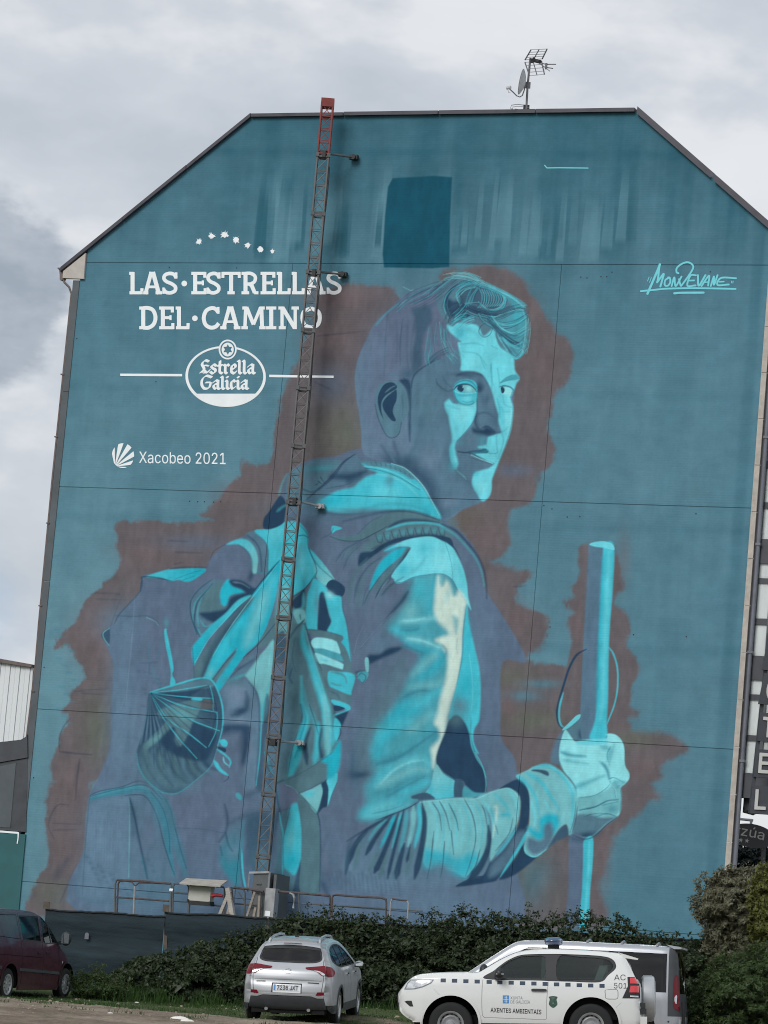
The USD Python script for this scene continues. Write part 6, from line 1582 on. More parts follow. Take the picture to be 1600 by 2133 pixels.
def rough(X, Y):
    p = np.stack([X, Y, 0 * X], -1)
    near = np.exp(-(np.maximum(0, abs(X) - 14) / 6) ** 2) * np.exp(-(np.maximum(0, abs(Y - 70) - 22) / 8) ** 2)
    return ground_z(X, Y) + near * ((meshkit.fbm(p * .9, 4, 3) - .5) * .10 + (meshkit.fbm(p * 5, 3, 5) - .5) * .035)


xs = np.unique(np.concatenate([-np.geomspace(3000, 16, 16), np.arange(-15, 15.01, .12), np.geomspace(16, 3000, 16)]))
ys = np.unique(np.concatenate([-np.geomspace(3000, 5, 10), np.linspace(0, 54, 16), np.arange(55, 86, .12), np.geomspace(87, 4000, 20)]))
v, f = grid(xs, ys, rough)
n_, l_ = {'g': ('texture_coordinate', {}), 'n1': ('noise_texture', {'scale': .55, 'detail': 6.0, 'roughness': .6}), 'n2': ('noise_texture', {'scale': 9.0, 'detail': 6.0, 'roughness': .7}), 'v': ('voronoi_texture', {'scale': 16.0}),
          'a': ('rgb_ramp', {'ramp': [(.3, (.115, .093, .072)), (.5, (.205, .17, .135)), (.7, (.31, .265, .215))]}), 'b': ('rgb_ramp', {'ramp': [(.3, (.6, .6, .6)), (.7, (1.25, 1.22, 1.18))]}),
          'm': ('mix_color', {'blend_type': 'multiply', 'fac': 1.0}), 'gr': ('rgb_ramp', {'ramp': [(.42, (0, 0, 0)), (.56, (1, 1, 1))]}), 'gm': ('mix_color', {'b': (.055, .075, .030)}), 'n3': ('noise_texture', {'scale': .8, 'detail': 7.0, 'roughness': .68}),
          'p': ('principled_bsdf', {'roughness': .95, 'specular_ior_level': .15}), 'bp': ('bump', {'strength': .8, 'distance': .04}), 'sy': ('separate_xyz', {}), 'yr': ('map_range', {'from_min': 68.0, 'from_max': 77.0, 'to_min': -.14, 'to_max': .28, 'clamp': True}), 'ad': ('math', {'math_type': 'add'})}, \
    [('g.object', 'n1.vector'), ('g.object', 'n2.vector'), ('g.object', 'v.vector'), ('g.object', 'n3.vector'), ('n1.fac', 'a.fac'), ('n2.fac', 'b.fac'), ('a.color', 'm.a'), ('b.color', 'm.b'), ('g.object', 'sy.vector'), ('sy.y', 'yr.value'), ('yr.result', 'ad.value1'), ('n3.fac', 'ad.value2'), ('ad.value', 'gr.fac'),
     ('gr.color', 'gm.fac'), ('m.result', 'gm.a'), ('gm.result', 'p.base_color'), ('n2.fac', 'bp.height'), ('bp.normal', 'p.normal')]
M['earth'] = usdkit.material(stage, '/World/Looks/earth', n_, l_, surface='p.BSDF')
obj('ground', (v, f), 'earth', kind='structure', smooth=True)
# ---------------------------------------------------------------- lattice mast of the mast climber
OM = .75                                                            # how far the mast stands from the wall
top, bot = on_wall(683, 212, OM), on_wall(545, 1822, OM)
mast = thing('climber_mast', 'tall thin lattice mast with a red top section, standing against the mural', 'mast')
MS = lambda z: np.interp(z, [bot[1], top[1]], [bot[0], top[0]])
mw = .142                                                           # half width
joints_px = [215, 325, 447, 569, 690, 810, 930, 1048, 1166, 1288, 1412, 1535, 1655, 1785]
zj = [on_wall(683 - (y - 212) * .0857, y, OM)[1] for y in joints_px] + [bot[1] + .02]
rng = np.random.default_rng(4)
for k in range(len(zj) - 1):
    z1, z0 = zj[k], zj[k + 1]
    sm = MS(.5 * (z0 + z1))
    Pt = lambda s, o, z: wall(MS(z), z, OM) + np.array([s, -o, 0])
    m_ = 'mast_red' if k == 0 else 'mast_grey'
    b = MB()
    for s in (-mw, mw):
        for o in (-mw, mw):
            b.bar(Pt(s, o, z0 + .01), Pt(s, o, z1 - .01), .04, up=WN)
    for z in (z0 + .04, z1 - .04):
        for o in (-mw, mw):
            b.bar(Pt(-mw - .02, o, z), Pt(mw + .02, o, z), .042, up=WN)
        for s in (-mw, mw):
            b.bar(Pt(s, -mw, z), Pt(s, mw, z), .05)
    sec = b.build('mast_section', m_, mast, label='red top section of the mast' if k == 0 else None)
    nb = max(1, int(round((z1 - z0) / .345)))
    br = MB()
    for i in range(nb):
        a, c = z0 + .06 + (z1 - z0 - .12) * i / nb, z0 + .06 + (z1 - z0 - .12) * (i + 1) / nb
        for o in (-mw, mw):
            if o > 0:
                br.bar(Pt(-mw, o, a), Pt(mw, o, c), .015, up=WN)
                br.bar(Pt(mw, o, a), Pt(-mw, o, c), .015, up=WN)
            if i:
                br.bar(Pt(-mw, o, a), Pt(mw, o, a), .02, up=WN)
        for s in (-mw, mw):
            br.bar(Pt(s, -mw if i % 2 else mw, a), Pt(s, mw if i % 2 else -mw, c), .016)
    br.build('lattice_bracing', m_, sec)
    if k < len(zj) - 2:
        cl = MB()
        for s in (-mw, mw):
            cl.bar(Pt(s, mw + .01, z0 - .05), Pt(s, mw + .01, z0 + .05), .085, .06, up=(0, 1, 0))
        cl.build('clamp', 'galv_dark', sec)
zt = zj[0]
MB().bar(Pt(0, 0, zt - .12), Pt(0, 0, zt + .10), 2 * mw + .05, 2 * mw + .05, up=(0, 1, 0)).build('mast_cap', 'mast_red', mast)
MB().tube([wall(MS(z), z, OM) + [mw + .04 + .012 * math.sin(z * 2.3), -mw - .02, 0] for z in np.linspace(zj[-1], zj[1] - .3, 60)], .014, 5).build('cable', 'black_plastic', mast)
for ax, ay, hx, hy in ((693, 320, 738, 328), (672, 567, 715, 572), (633, 1043, 668, 1055), (585, 1545, 626, 1548)):
    a, h = on_wall(ax, ay, OM), on_wall(hx, hy, .12)
    tie = MB().tube([wall(MS(a[1]), a[1], OM + .1), wall(h[0], h[1], .16)], .030, 8).build('wall_tie', 'galv' if ay > 900 else 'galv_dark', mast)
    MB().tube([wall(h[0], h[1], .0), wall(h[0], h[1], .22)], .07, 8).box((h[0] - .13, h[1] - .05, .05), (h[0] + .1, h[1] + .06, .17), WT).build('tie_foot', 'galv' if ay > 900 else 'black_plastic', tie)
    MB().box((MS(a[1]) - .09, a[1] - .12, OM + .02), (MS(a[1]) + .13, a[1] + .05, OM + .16), WT).build('tie_clamp', 'black_plastic', tie)

# ---------------------------------------------------------------- base of the climber and its guard rails
OB = .95
b_ = lambda x, y: on_wall(x, y, OB)


def slab_on(x0, y0, x1, y1, o0, o1, name, m_, parent):
    a, c = on_wall(x0, y1, o1), on_wall(x1, y0, o1)
    b = MB()
    b.box((a[0], a[1], o0), (c[0], c[1], o1), WT)
    return b.build(name, m_, parent)


base = thing('mast_base', 'dull metal housing at the foot of the lattice mast', 'housing')
slab_on(520, 1818, 562, 1912, .35, 1.25, 'casing', 'galv_dark', base)
slab_on(563, 1822, 577, 1912, .35, 1.15, 'side_casing', 'galv_dark', base)
q0, q1 = on_wall(520, 1818, 1.26), on_wall(562, 1817, 1.26)
MB().bar(wall(q0[0], q0[1], 1.27), wall(q1[0], q1[1], 1.27), .05).bar(wall(q1[0], q1[1], 1.27), wall(*on_wall(559, 1852, 1.26), 1.27), .04).bar(wall(q0[0], q0[1], 1.27), wall(*on_wall(516, 1858, 1.26), 1.27), .03).build('edge_frame', 'galv', base)
q0 = on_wall(534, 1841, 1.26)
MB().box((q0[0], q0[1] - .012, 1.25), (q0[0] + .13, q0[1] + .012, 1.28), WT).build('handle', 'galv_dark', base)
cab = thing('switch_cabinet', 'pale grey metal cabinet with a small white notice, beside the mast foot', 'cabinet')
slab_on(548, 1851, 574, 1914, 1.3, 1.55, 'case', 'galv', cab)
slab_on(551, 1898, 563, 1908, 1.55, 1.56, 'notice', 'letter_white', cab)


def guard(name, posts, rails, label, m_='rust_rail', o=1.35):
    t = thing(name, label, 'guard rail', group='guard rails round the mast climber')
    P = lambda x, y: wall(*on_wall(x, y, o), o)
    for q in posts:
        MB().tube([P(*r) for r in q[0]], q[1], 7).build('post', q[2], t)
    for q in rails:
        MB().tube([P(*r) for r in q[0]], q[1], 7).build('rail', q[2], t)


GR, RU = 'galv', 'rust_rail'
guard('guard_rail', [([(239, 1915), (240, 1842), (243, 1834), (250, 1833)], .024, 'galv_dark'), ([(243, 1915), (246, 1842), (249, 1836), (256, 1835)], .024, RU), ([(278, 1915), (281, 1846)], .03, GR)],
      [([(244, 1833), (300, 1836), (356, 1841)], .03, RU), ([(241, 1869), (300, 1873), (352, 1877)], .024, RU), ([(256, 1835), (275, 1837), (281, 1846), (290, 1839), (356, 1841)], .018, RU)], 'rusty tube guard rail farthest left, with one bright post')
guard('guard_rail', [([(356, 1915), (357, 1842)], .024, 'galv_dark'), ([(359, 1915), (361, 1846), (364, 1841), (370, 1840)], .022, 'galv_dark'), ([(392, 1915), (393, 1848), (389, 1841)], .022, 'galv_dark')],
      [([(362, 1841), (389, 1841)], .022, RU), ([(358, 1877), (394, 1879)], .018, RU), ([(354, 1854), (361, 1855)], .045, 'letter_white'), ([(358, 1858), (392, 1861)], .012, 'galv_dark')], 'narrow guard rail with a white clamp, left of the sloping lid')
guard('guard_rail', [([(467, 1915), (468, 1852), (465, 1847)], .022, 'galv_dark'), ([(509, 1915), (511, 1860), (507, 1853)], .022, 'galv_dark'), ([(541, 1915), (543, 1860)], .022, RU)],
      [([(486, 1849), (520, 1852), (549, 1857)], .032, RU), ([(398, 1882), (440, 1885), (462, 1888)], .02, 'galv_dark'), ([(486, 1882), (512, 1884), (543, 1887)], .022, RU), ([(450, 1847), (465, 1848)], .02, RU), ([(497, 1858), (508, 1876)], .014, 'galv_dark')], 'rusty guard rail passing behind the timber props')
guard('guard_rail', [([(604, 1860), (611, 1863), (613, 1870), (611, 1892)], .034, GR), ([(622, 1860), (624, 1900)], .022, 'galv_dark')],
      [([(576, 1857), (606, 1859), (640, 1862), (687, 1866)], .03, RU), ([(626, 1882), (688, 1886)], .016, 'galv_dark')], 'guard rail right of the cabinet with a bright bent tube end')
guard('guard_rail', [([(687, 1866), (689, 1912)], .026, RU), ([(692, 1912), (692, 1870), (695, 1865), (702, 1864)], .024, RU), ([(803, 1872), (805, 1880), (804, 1915)], .024, RU)],
      [([(700, 1864), (750, 1868), (795, 1870), (805, 1874)], .028, RU), ([(692, 1886), (750, 1889), (804, 1893)], .018, 'galv_dark')], 'long rusty guard rail half hidden by the brambles')
guard('guard_rail', [([(812, 1912), (814, 1880), (817, 1873)], .022, GR), ([(849, 1914), (851, 1882), (848, 1877)], .024, GR)],
      [([(817, 1872), (835, 1875), (848, 1876)], .022, RU), ([(813, 1893), (851, 1896), (880, 1898)], .016, 'galv_dark')], 'short guard rail with two pale posts, farthest right')
# control box under its board
OC = 1.6
box_t = thing('control_box', 'cream control box hung under a sloping board', 'control box')
slab_on(391, 1846, 440, 1881, OC - .22, OC, 'case', 'box_cream', box_t)
slab_on(392, 1879, 439, 1884, OC - .2, OC + .01, 'bottom_lip', 'black_plastic', box_t)
slab_on(434, 1878, 438, 1884, OC - .2, OC + .03, 'latch', 'black_plastic', box_t)
slab_on(389, 1873, 393, 1879, OC - .2, OC + .03, 'latch', 'black_plastic', box_t)
Q = [wall(*on_wall(x, y, o), o) for x, y, o in ((374, 1839, OC + .25), (459, 1845, OC + .25), (474, 1834, OC - .55), (388, 1829, OC - .55))]
v = np.array(Q + [q - np.array([0, 0, .035]) for q in Q])
obj('lid_board', (v, np.array([[0, 1, 2, 3], [7, 6, 5, 4], [0, 4, 5, 1], [1, 5, 6, 2], [2, 6, 7, 3], [3, 7, 4, 0]])), 'pale_wood', box_t)
MB().tube([wall(*on_wall(441, 1866, OC), OC), wall(*on_wall(452, 1864, OC), OC), wall(*on_wall(464, 1866, OC), OC)], .055, 8, .03).build('cable_plug', 'red_plastic', box_t)
for x in (398, 399.5, 436):
    pass
MB().tube([wall(*on_wall(392, 1915, OC - .2), OC - .2), wall(*on_wall(394, 1884, OC - .2), OC - .2)], .03, 7).build('stand_leg', 'galv_dark', box_t)
# timber props
for q, lab in ((([(475, 1850, 487, 1920, .085), (453, 1918, 479, 1856, .06), (472, 1918, 482, 1870, .05)]), 'pale timber prop with a red-topped post, left of the mast foot'), (([(512, 1918, 531, 1858, .04), (527, 1918, 533, 1890, .045), (538, 1918, 541, 1866, .04)]), 'thin timber brace in front of the mast housing')):
    t = thing('timber_prop', lab, 'prop', group=None)
    for x0, y0, x1, y1, w in q:
        MB().bar(wall(*on_wall(x0, y0, 1.75), 1.75), wall(*on_wall(x1, y1, 1.75), 1.75), w * 1.3, w * 1.3, up=WN).build('strut', 'pale_wood' if w > .055 else 'old_wood', t)
MB().bar(wall(*on_wall(480, 1848, 1.7), 1.7), wall(*on_wall(486, 1919, 1.7), 1.7), .09, .05, up=WN).build('rusty_strut', 'rust_rail', [x for x in stage.GetPrimAtPath('/World').GetChildren() if x.GetName() == 'timber_prop'][0])

# ---------------------------------------------------------------- net-covered site fence
FY = lambda x: 80.5 - .12 * x                                       # fence line, slightly askew
fence = thing('site_fence', 'site fence covered in dark green-grey netting along the back of the lot', 'fence')


def fpt(px, py, dy=0.0):
    d = ray(px, py)
    y = 80.5 / (1 + .12 * d[0]) + dy
    return d * y


tops = [(96, 1894), (220, 1902), (344, 1909)], [(347, 1901), (450, 1906), (556, 1912)], [(560, 1912), (700, 1920), (815, 1926)], [(818, 1925), (950, 1932), (1080, 1939)], [(1083, 1939), (1200, 1946), (1330, 1952)], [(1333, 1951), (1480, 1961), (1600, 1968)]
rng = np.random.default_rng(9)
for tp in tops:
    n = 34
    px = np.linspace(tp[0][0], tp[-1][0], n)
    py = np.interp(px, [t[0] for t in tp], [t[1] for t in tp]) + 1.2 * np.sin(np.linspace(0, 9, n)) + rng.normal(0, .4, n)
    T = np.array([fpt(x, y) for x, y in zip(px, py)])
    rows_ = []
    for t in np.linspace(0, 1, 22):
        P = T.copy()
        P[:, 2] = T[:, 2] * (1 - t) + (ground_z(P[:, 0], P[:, 1]) - .1) * t
        P[:, 1] += .05 * (meshkit.fbm(np.stack([P[:, 0] * 2.2, P[:, 2] * 3.0, 0 * P[:, 0]], -1), 3, 5) - .5) * min(1, 5 * t) - .03 * math.sin(t * 14)
        rows_.append(P)
    R = np.array(rows_)
    i = np.arange(R.shape[0] * n).reshape(R.shape[0], n)
    f = np.stack([i[:-1, :-1], i[1:, :-1], i[1:, 1:], i[:-1, 1:]], -1).reshape(-1, 4)
    pn = obj('net_panel', (R.reshape(-1, 3), f), 'net', fence, smooth=True)
    MB().tube(T + [0, -.02, .0], .022, 6).build('hem', 'net_edge', pn)
for x0, y0, x1, y1, hgt in ((98, 1886, 96, 2080, .05), (346, 1888, 343, 2080, .05), (558, 1912, 553, 2080, .04), (816, 1925, 811, 2085, .04), (1081, 1938, 1076, 2090, .04), (1331, 1950, 1326, 2100, .04)):
    a, c = fpt(x0, y0, .05), fpt(x1, y1, .05)
    MB().bar(a, c, .07 if hgt == .05 else .05, up=(0, 1, 0)).build('post', 'post_wood', fence)
for x, y in ((97, 1884), (346, 1890)):
    P = fpt(x, y, .0)
    MB().box(P - [.07, .06, .10], P + [.07, .06, .06]).build('post_cap', 'post_wood', fence)
P = fpt(181, 1947, -.06)
MB().poly(sg.Point(0, 0).buffer(.045).union(sg.box(-.045, -.1, .045, 0)), -.005, .005, lambda v: P + np.stack([v[:, 0], v[:, 2], v[:, 1]], 1)).build('tag', 'grey_pipe', fence)

# ---------------------------------------------------------------- rooftop aerial
AP = lambda x, y, o=-3.0: wall(*on_wall(x, y, o), o)
aer = thing('rooftop_aerial', 'thin roof mast with a grid aerial and a small satellite dish', 'aerial')
MB().tube([AP(1096, 240), AP(1099, 180), AP(1105, 121)], .030, 8).build('mast', 'aerial', aer)
zx = lambda x, y: (1000 + x * 250 / 1600, 80 + y * 180 / 1152)


def A2(x, y, o=-3.0):
    return AP(*zx(x, y), o)


for pts_, oo in (([(680, 150), (895, 140), (830, 272), (600, 285)], (-2.7, -3.0)), ([(600, 318), (820, 300), (860, 478), (660, 495)], (-3.0, -2.7))):
    g = MB()
    tl, tr, br_, bl_ = [np.array(p, float) for p in pts_]
    g.tube([A2(*tl, oo[0]), A2(*bl_, oo[1])], .018, 5).tube([A2(*tr, oo[0]), A2(*br_, oo[1])], .018, 5).tube([A2(*(tl + tr) / 2, oo[0]), A2(*(bl_ + br_) / 2, oo[1])], .014, 5)
    rf = g.build('reflector_frame', 'aerial', aer)
    for k in range(5):
        t = k / 4.0
        a, c = tl * (1 - t) + bl_ * t, tr * (1 - t) + br_ * t
        o = oo[0] * (1 - t) + oo[1] * t
        MB().tube([A2(*a, o), A2(*c, o)], .008, 5).build('reflector_rod', 'aerial', rf)
MB().tube([A2(700, 285), A2(760, 310), A2(880, 345, -2.6), A2(1010, 345, -2.3)], .014, 6).tube([A2(760, 310), A2(860, 380, -2.5), A2(970, 400, -2.3)], .014, 6).tube([A2(860, 380, -2.5), A2(930, 435, -2.3)], .011, 6).tube([A2(885, 330, -2.5), A2(880, 410, -2.5)], .03, 6).build('boom', 'aerial', aer)
MB().tube([A2(705, 270), A2(740, 300), A2(800, 310, -2.8)], .05, 8).box(A2(690, 300) - .04, A2(690, 300) + .06).build('dipole_box', 'black_plastic', aer)
# dish: shallow bowl seen almost edge on
dc = A2(568, 580, -2.8)
tilt = (A2(606, 415, -2.8) - A2(530, 750, -2.8))
hgt = np.linalg.norm(tilt)
ez = tilt / hgt
ex = -WU * .97 + WN * .25
ex -= ez * (ex @ ez)
ex /= np.linalg.norm(ex)
ey = np.cross(ez, ex)
v, f = [], []
for ri, r in enumerate(np.linspace(0, 1, 7)):
    for k in range(28):
        a = k * 2 * math.pi / 28
        v.append(dc + ez * hgt / 2 * r * math.cos(a) + ey * hgt / 2 * r * math.sin(a) + ex * .11 * (r * r - .6))
for ri in range(6):
    for k in range(28):
        f.append([ri * 28 + k, ri * 28 + (k + 1) % 28, (ri + 1) * 28 + (k + 1) % 28, (ri + 1) * 28 + k])
v = np.array(v)
m2 = np.vstack([v, v - ex * .012])
f = np.array(f)
obj('dish', (m2, np.vstack([f, f[:, ::-1] + len(v)])), 'dish', aer, smooth=40)
MB().tube([A2(605, 580, -2.9), A2(590, 690, -2.85), A2(565, 760, -2.8), A2(530, 780, -2.75), A2(490, 765, -2.7), A2(440, 715, -2.6), A2(385, 665, -2.5)], .016, 6).tube([A2(370, 670, -2.5), A2(380, 720, -2.5), A2(405, 725, -2.5)], .006, 5).build('feed_arm', 'aerial', aer)
MB().tube([A2(352, 663, -2.5), A2(412, 648, -2.5)], .04, 8).build('feed_horn', 'dish', aer)
MB().box(A2(600, 645) - .04, A2(655, 600) + .04).build('dish_bracket', 'aerial', aer)
MB().tube([A2(625, 920), A2(590, 890), A2(500, 878), A2(420, 890), A2(405, 930), A2(440, 950), A2(430, 930)], .010, 5).tube([A2(600, 915), A2(520, 905), A2(430, 915)], .008, 5).tube([A2(620, 945), A2(540, 950), A2(465, 940), A2(475, 960)], .009, 5).tube([A2(625, 920), A2(660, 930), A2(650, 955)], .009, 5).build('cable_loop', 'aerial', aer)
MB().box(A2(590, 940) - .03, A2(645, 900) + .03).build('mast_clamp', 'black_plastic', aer)

# ---------------------------------------------------------------- low neighbour at the left edge
nb = thing('low_workshop', 'low building at the left edge with a ribbed pale gable above charcoal walls', 'building')
ON = .05
N2 = lambda x, y: on_wall(x, y, ON)
gab = sg.Polygon([N2(-260, 1338), N2(0, 1379), N2(66, 1389), N2(57, 1527), N2(53, 1538), N2(44, 1542), N2(0, 1547), N2(-260, 1572)])
x0, z0, x1, z1 = gab.bounds
k = 0
w = .145
while x0 + k * w < x1:
    cell = gab.intersection(sg.box(x0 + k * w, z0, x0 + (k + 1) * w - .012, z1))
    if not cell.is_empty:
        MB().poly(cell, .0, .035 if k % 2 else .02, lambda q: wall(q[:, 0], q[:, 1], q[:, 2] + ON - .1)).build('cladding_rib', 'white_sheet', nb)
    k += 1
MB().poly(gab, -.02, 0, lambda q: wall(q[:, 0], q[:, 1], q[:, 2] + ON - .1)).build('gable_backing', 'galv_dark', nb)


def strip(pts, o0, o1, name, m_, label=None):
    MB().poly(sg.Polygon([N2(*p) for p in pts]), o0, o1, lambda q: wall(q[:, 0], q[:, 1], q[:, 2] + ON)).build(name, m_, nb, label=label)


strip([(-260, 1330), (0, 1372), (67, 1384), (66, 1390), (0, 1380), (-260, 1339)], -.3, .03, 'roof_edge', 'brown_pipe')
strip([(-260, 1566), (0, 1546), (44, 1541), (54, 1535), (57, 1530), (58, 1578), (0, 1588), (-260, 1600)], -.2, .02, 'fascia', 'charcoal')
strip([(-260, 1601), (0, 1589), (57, 1579), (53, 1733), (0, 1729), (-260, 1722)], -.2, -.02, 'upper_wall', 'charcoal')
strip([(-260, 1615), (0, 1596), (33, 1589), (21, 1724), (0, 1723), (-260, 1714)], -.02, -.006, 'wall_panel', 'grey_panel')
strip([(-260, 1725), (0, 1730), (37, 1733), (37, 1737), (0, 1734), (-260, 1729)], -.2, .012, 'white_drip_edge', 'letter_white')
strip([(-260, 1730), (0, 1735), (53, 1738), (33, 1960), (-260, 1960)], -.2, -.0, 'lower_wall', 'teal_wall')
strip([(37, 1733), (40, 1734), (39, 1745), (37, 1758), (35, 1757), (37, 1745)], .0, .01, 'paint_drip', 'letter_white')
MB().box((N2(-260, 1500)[0], -2, -9), (N2(50, 1700)[0] - .05, N2(50, 1400)[1], -.25), WT).build('rear_block', 'grey_panel', nb)

# ---------------------------------------------------------------- hotel signs at the right edge
YS = 83.3
sgn = thing('hotel_sign', 'tall charcoal sign of stacked letter panels reading HOTEL', 'sign')


def SP(px, py, dy=0.0):
    return ray(px, py) * (YS + dy)


def plate(pts, name, m_, parent, d0=0.0, d1=.12, label=None):
    pts = np.asarray(pts, float).reshape(-1, 2)
    c = SP(*pts.mean(0))
    ax = lambda p: (SP(*p) - c)[[0, 2]]
    pl = sg.Polygon([ax(p) for p in pts]).buffer(0)
    return MB().poly(pl, d0, d1, lambda q: c + np.stack([q[:, 0], q[:, 2], q[:, 1]], 1)).build(name, m_, parent, label=label)


lean = lambda y: 1583 - .105 * (y - 1515)                           # left edge of the sign
panels = ((1330, 1395, 'H'), (1402, 1466, 'O'), (1484, 1543, 'T'), (1560, 1618, 'E'), (1636, 1694, 'L'))
for y0, y1, ch in panels:
    e = 6 if ch in 'HO' else 0
    pn = plate([lean(y0) - 2, y0, lean(y0) + 62, y0 + 5, lean(y1) + 62, y1 + 5, lean(y1) - 2 - e, y1], 'letter_panel', 'charcoal', sgn)
    if ch == 'L':
        pass
    tmesh = meshkit.text_mesh(ch, 1.0, .02, bold=True)
    tv = np.array(tmesh.vertices)
    tv[:, 0] -= tv[:, 0].min()
    tw2 = tv[:, 0].max()
    wpx, hpx = 24, 40
    X = lean(.5 * (y0 + y1)) + 4 + tv[:, 0] / tw2 * wpx + tv[:, 1] * 3.0
    Yp = y1 - 9 - tv[:, 1] * hpx + tv[:, 0] * 2
    V = np.array([SP(x, y, -.01 - 1.2 * z) for x, y, z in zip(X, Yp, tv[:, 2])])
    obj('letter', (V, np.array(tmesh.faces)), 'sign_letter', pn)
b = MB()
b.bar(SP(lean(1320) + 60, 1320, .2), SP(lean(1700) + 60, 1706, .2), .16, up=(0, 1, 0)).bar(SP(lean(1320) - 1, 1320, .14), SP(lean(1694) - 1, 1694, .14), .09, up=(0, 1, 0))
b.build('upright', 'charcoal', sgn)
ovs = thing('oval_sign', 'dark oval sign with pale letters and two stars, below the HOTEL sign', 'sign')
YO = 91.0
c = ray(1566, 1741) * YO
sc = YO / FPX
rot = -.085
e2 = sa.rotate(sa.scale(sg.Point(0, 0).buffer(1, quad_segs=24), 49 * sc, 24.5 * sc), rot, use_radians=True)
TO = lambda q: c + np.stack([q[:, 0], -q[:, 2], q[:, 1]], 1)
MB().poly(e2, -.06, 0, TO).build('plate', 'charcoal', ovs)
tm = meshkit.text_mesh('Arzúa', 1.0, .01)
tv = np.array(tm.vertices)
w_ = tv[:, 0].max()
X = (-58 + tv[:, 0] / w_ * 84) * sc
Z = (-3 + tv[:, 1] * 20) * sc - (np.maximum(0, X) / .5) ** 2 * .06
V = np.stack([X * math.cos(rot) - Z * math.sin(rot), X * math.sin(rot) + Z * math.cos(rot), tv[:, 2] + .004], 1)
obj('lettering', (TO(V), np.array(tm.faces)), 'sign_letter', ovs)
for k in (0, 1):
    a5 = np.arange(10) * math.pi / 5 + math.pi / 2
    st5 = sg.Polygon(np.stack([np.where(np.arange(10) % 2 == 0, 5.2, 2.1) * sc * np.cos(a5) + (-21 + 13 * k) * sc, np.where(np.arange(10) % 2 == 0, 5.2, 2.1) * sc * np.sin(a5) - (13 - k) * sc], 1))
    MB().poly(sa.rotate(st5, rot, origin=(0, 0), use_radians=True), .002, .01, TO).build('star', 'sign_letter', ovs)
MB().bar(c + [.35, .15, -.1], c + [.35, .15, -3.2], .09).build('post', 'charcoal', ovs)
# terrace rail far behind, and a tiled roof
tr = thing('terrace_rail', 'thin terrace railing seen against the sky below the HOTEL sign', 'railing')
YT = 120.0
Rp = lambda x, y: ray(x, y) * YT
MB().tube([Rp(1520, 1704), Rp(1569, 1709)], .045, 6).build('top_rail', 'grey_pipe', tr)
for x in (1537, 1564):
    MB().bar(Rp(x + 1, 1705 + (x - 1520) * .09), Rp(x - 6, 1830), .08, up=(0, 1, 0)).build('post', 'grey_pipe', tr)
sh = thing('tiled_shed', 'small brown tiled roof glimpsed beside the end wall above the shrubs', 'roof')
Y0 = 92.0
Sp = lambda x, y, d=0: ray(x, y) * (Y0 + d)
rf = np.array([Sp(1512, 1806), Sp(1528, 1801), Sp(1556, 1832), Sp(1512, 1840), Sp(1512, 1806, 5), Sp(1528, 1801, 5), Sp(1556, 1832, 5), Sp(1512, 1840, 5)])
obj('gable', (rf, np.array([[3, 2, 1, 0], [4, 5, 6, 7], [0, 1, 5, 4], [1, 2, 6, 5], [2, 3, 7, 6], [3, 0, 4, 7]])), 'roof_tile', sh)
# ---------------------------------------------------------------- foliage
def leaf_cloud(P, size, rng, up=.5, face=None, curl=.25, aspect=.55):
    """one mesh of small folded leaves (two triangles each half) at the points P"""
    n = len(P)
    size = np.broadcast_to(size, n)
    d = rng.normal(size=(n, 3))
    d[:, 2] = d[:, 2] * .7 + up * .3
    if face is not None:
        d += face
    d /= np.linalg.norm(d, axis=1, keepdims=True)
    q = rng.normal(size=(n, 3))
    if face is not None:
        q = q + np.array(face) * 1.2
    q[:, 2] += up
    nn = q - d * (q * d).sum(1, keepdims=True)
    nn /= np.linalg.norm(nn, axis=1, keepdims=True) + 1e-9
    s = np.cross(d, nn)
    L, W = size[:, None] * d, size[:, None] * s * aspect
    b0, tip = P - L * .5, P + L * .5 - nn * size[:, None] * curl
    mid = P + nn * size[:, None] * .08
    a, c = P - L * .05 + W * .5 + nn * size[:, None] * .14, P - L * .05 - W * .5 + nn * size[:, None] * .14
    v = np.stack([b0, a, tip, c, mid], 1).reshape(-1, 3)
    k = np.arange(n)[:, None] * 5
    f = np.vstack([k + [0, 1, 4], k + [1, 2, 4], k + [2, 3, 4], k + [3, 0, 4]])
    return v, f


leafmat('bramble_leaf', [S(46, 58, 36), S(66, 80, 46), S(88, 98, 56), S(112, 116, 68), S(64, 78, 52), S(98, 86, 62)])
leafmat('grey_leaf', [S(104, 104, 84), S(146, 140, 116), S(180, 170, 150), S(150, 132, 100), S(210, 204, 196)])
leafmat('yellow_leaf', [S(92, 96, 46), S(126, 122, 58), S(140, 122, 56), S(104, 116, 60), S(150, 130, 62)])
leafmat('fern_leaf', [S(60, 78, 42), S(84, 98, 52), S(108, 118, 62), S(72, 86, 50), S(120, 108, 70)])
leafmat('grass_blade', [S(48, 74, 30), S(62, 90, 36), S(80, 104, 48), S(96, 104, 60)], trans=.35)
leafmat('dark_leaf', [S(10, 26, 24), S(16, 36, 30), S(24, 46, 36)])
mat('stem', S(60, 52, 40), .9, noise=(6, .3))
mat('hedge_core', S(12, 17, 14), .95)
mat('stone', S(138, 127, 114), .9, noise=(9, .25))
mat('litter', S(215, 212, 205), .7)
rg = np.random.default_rng(17)

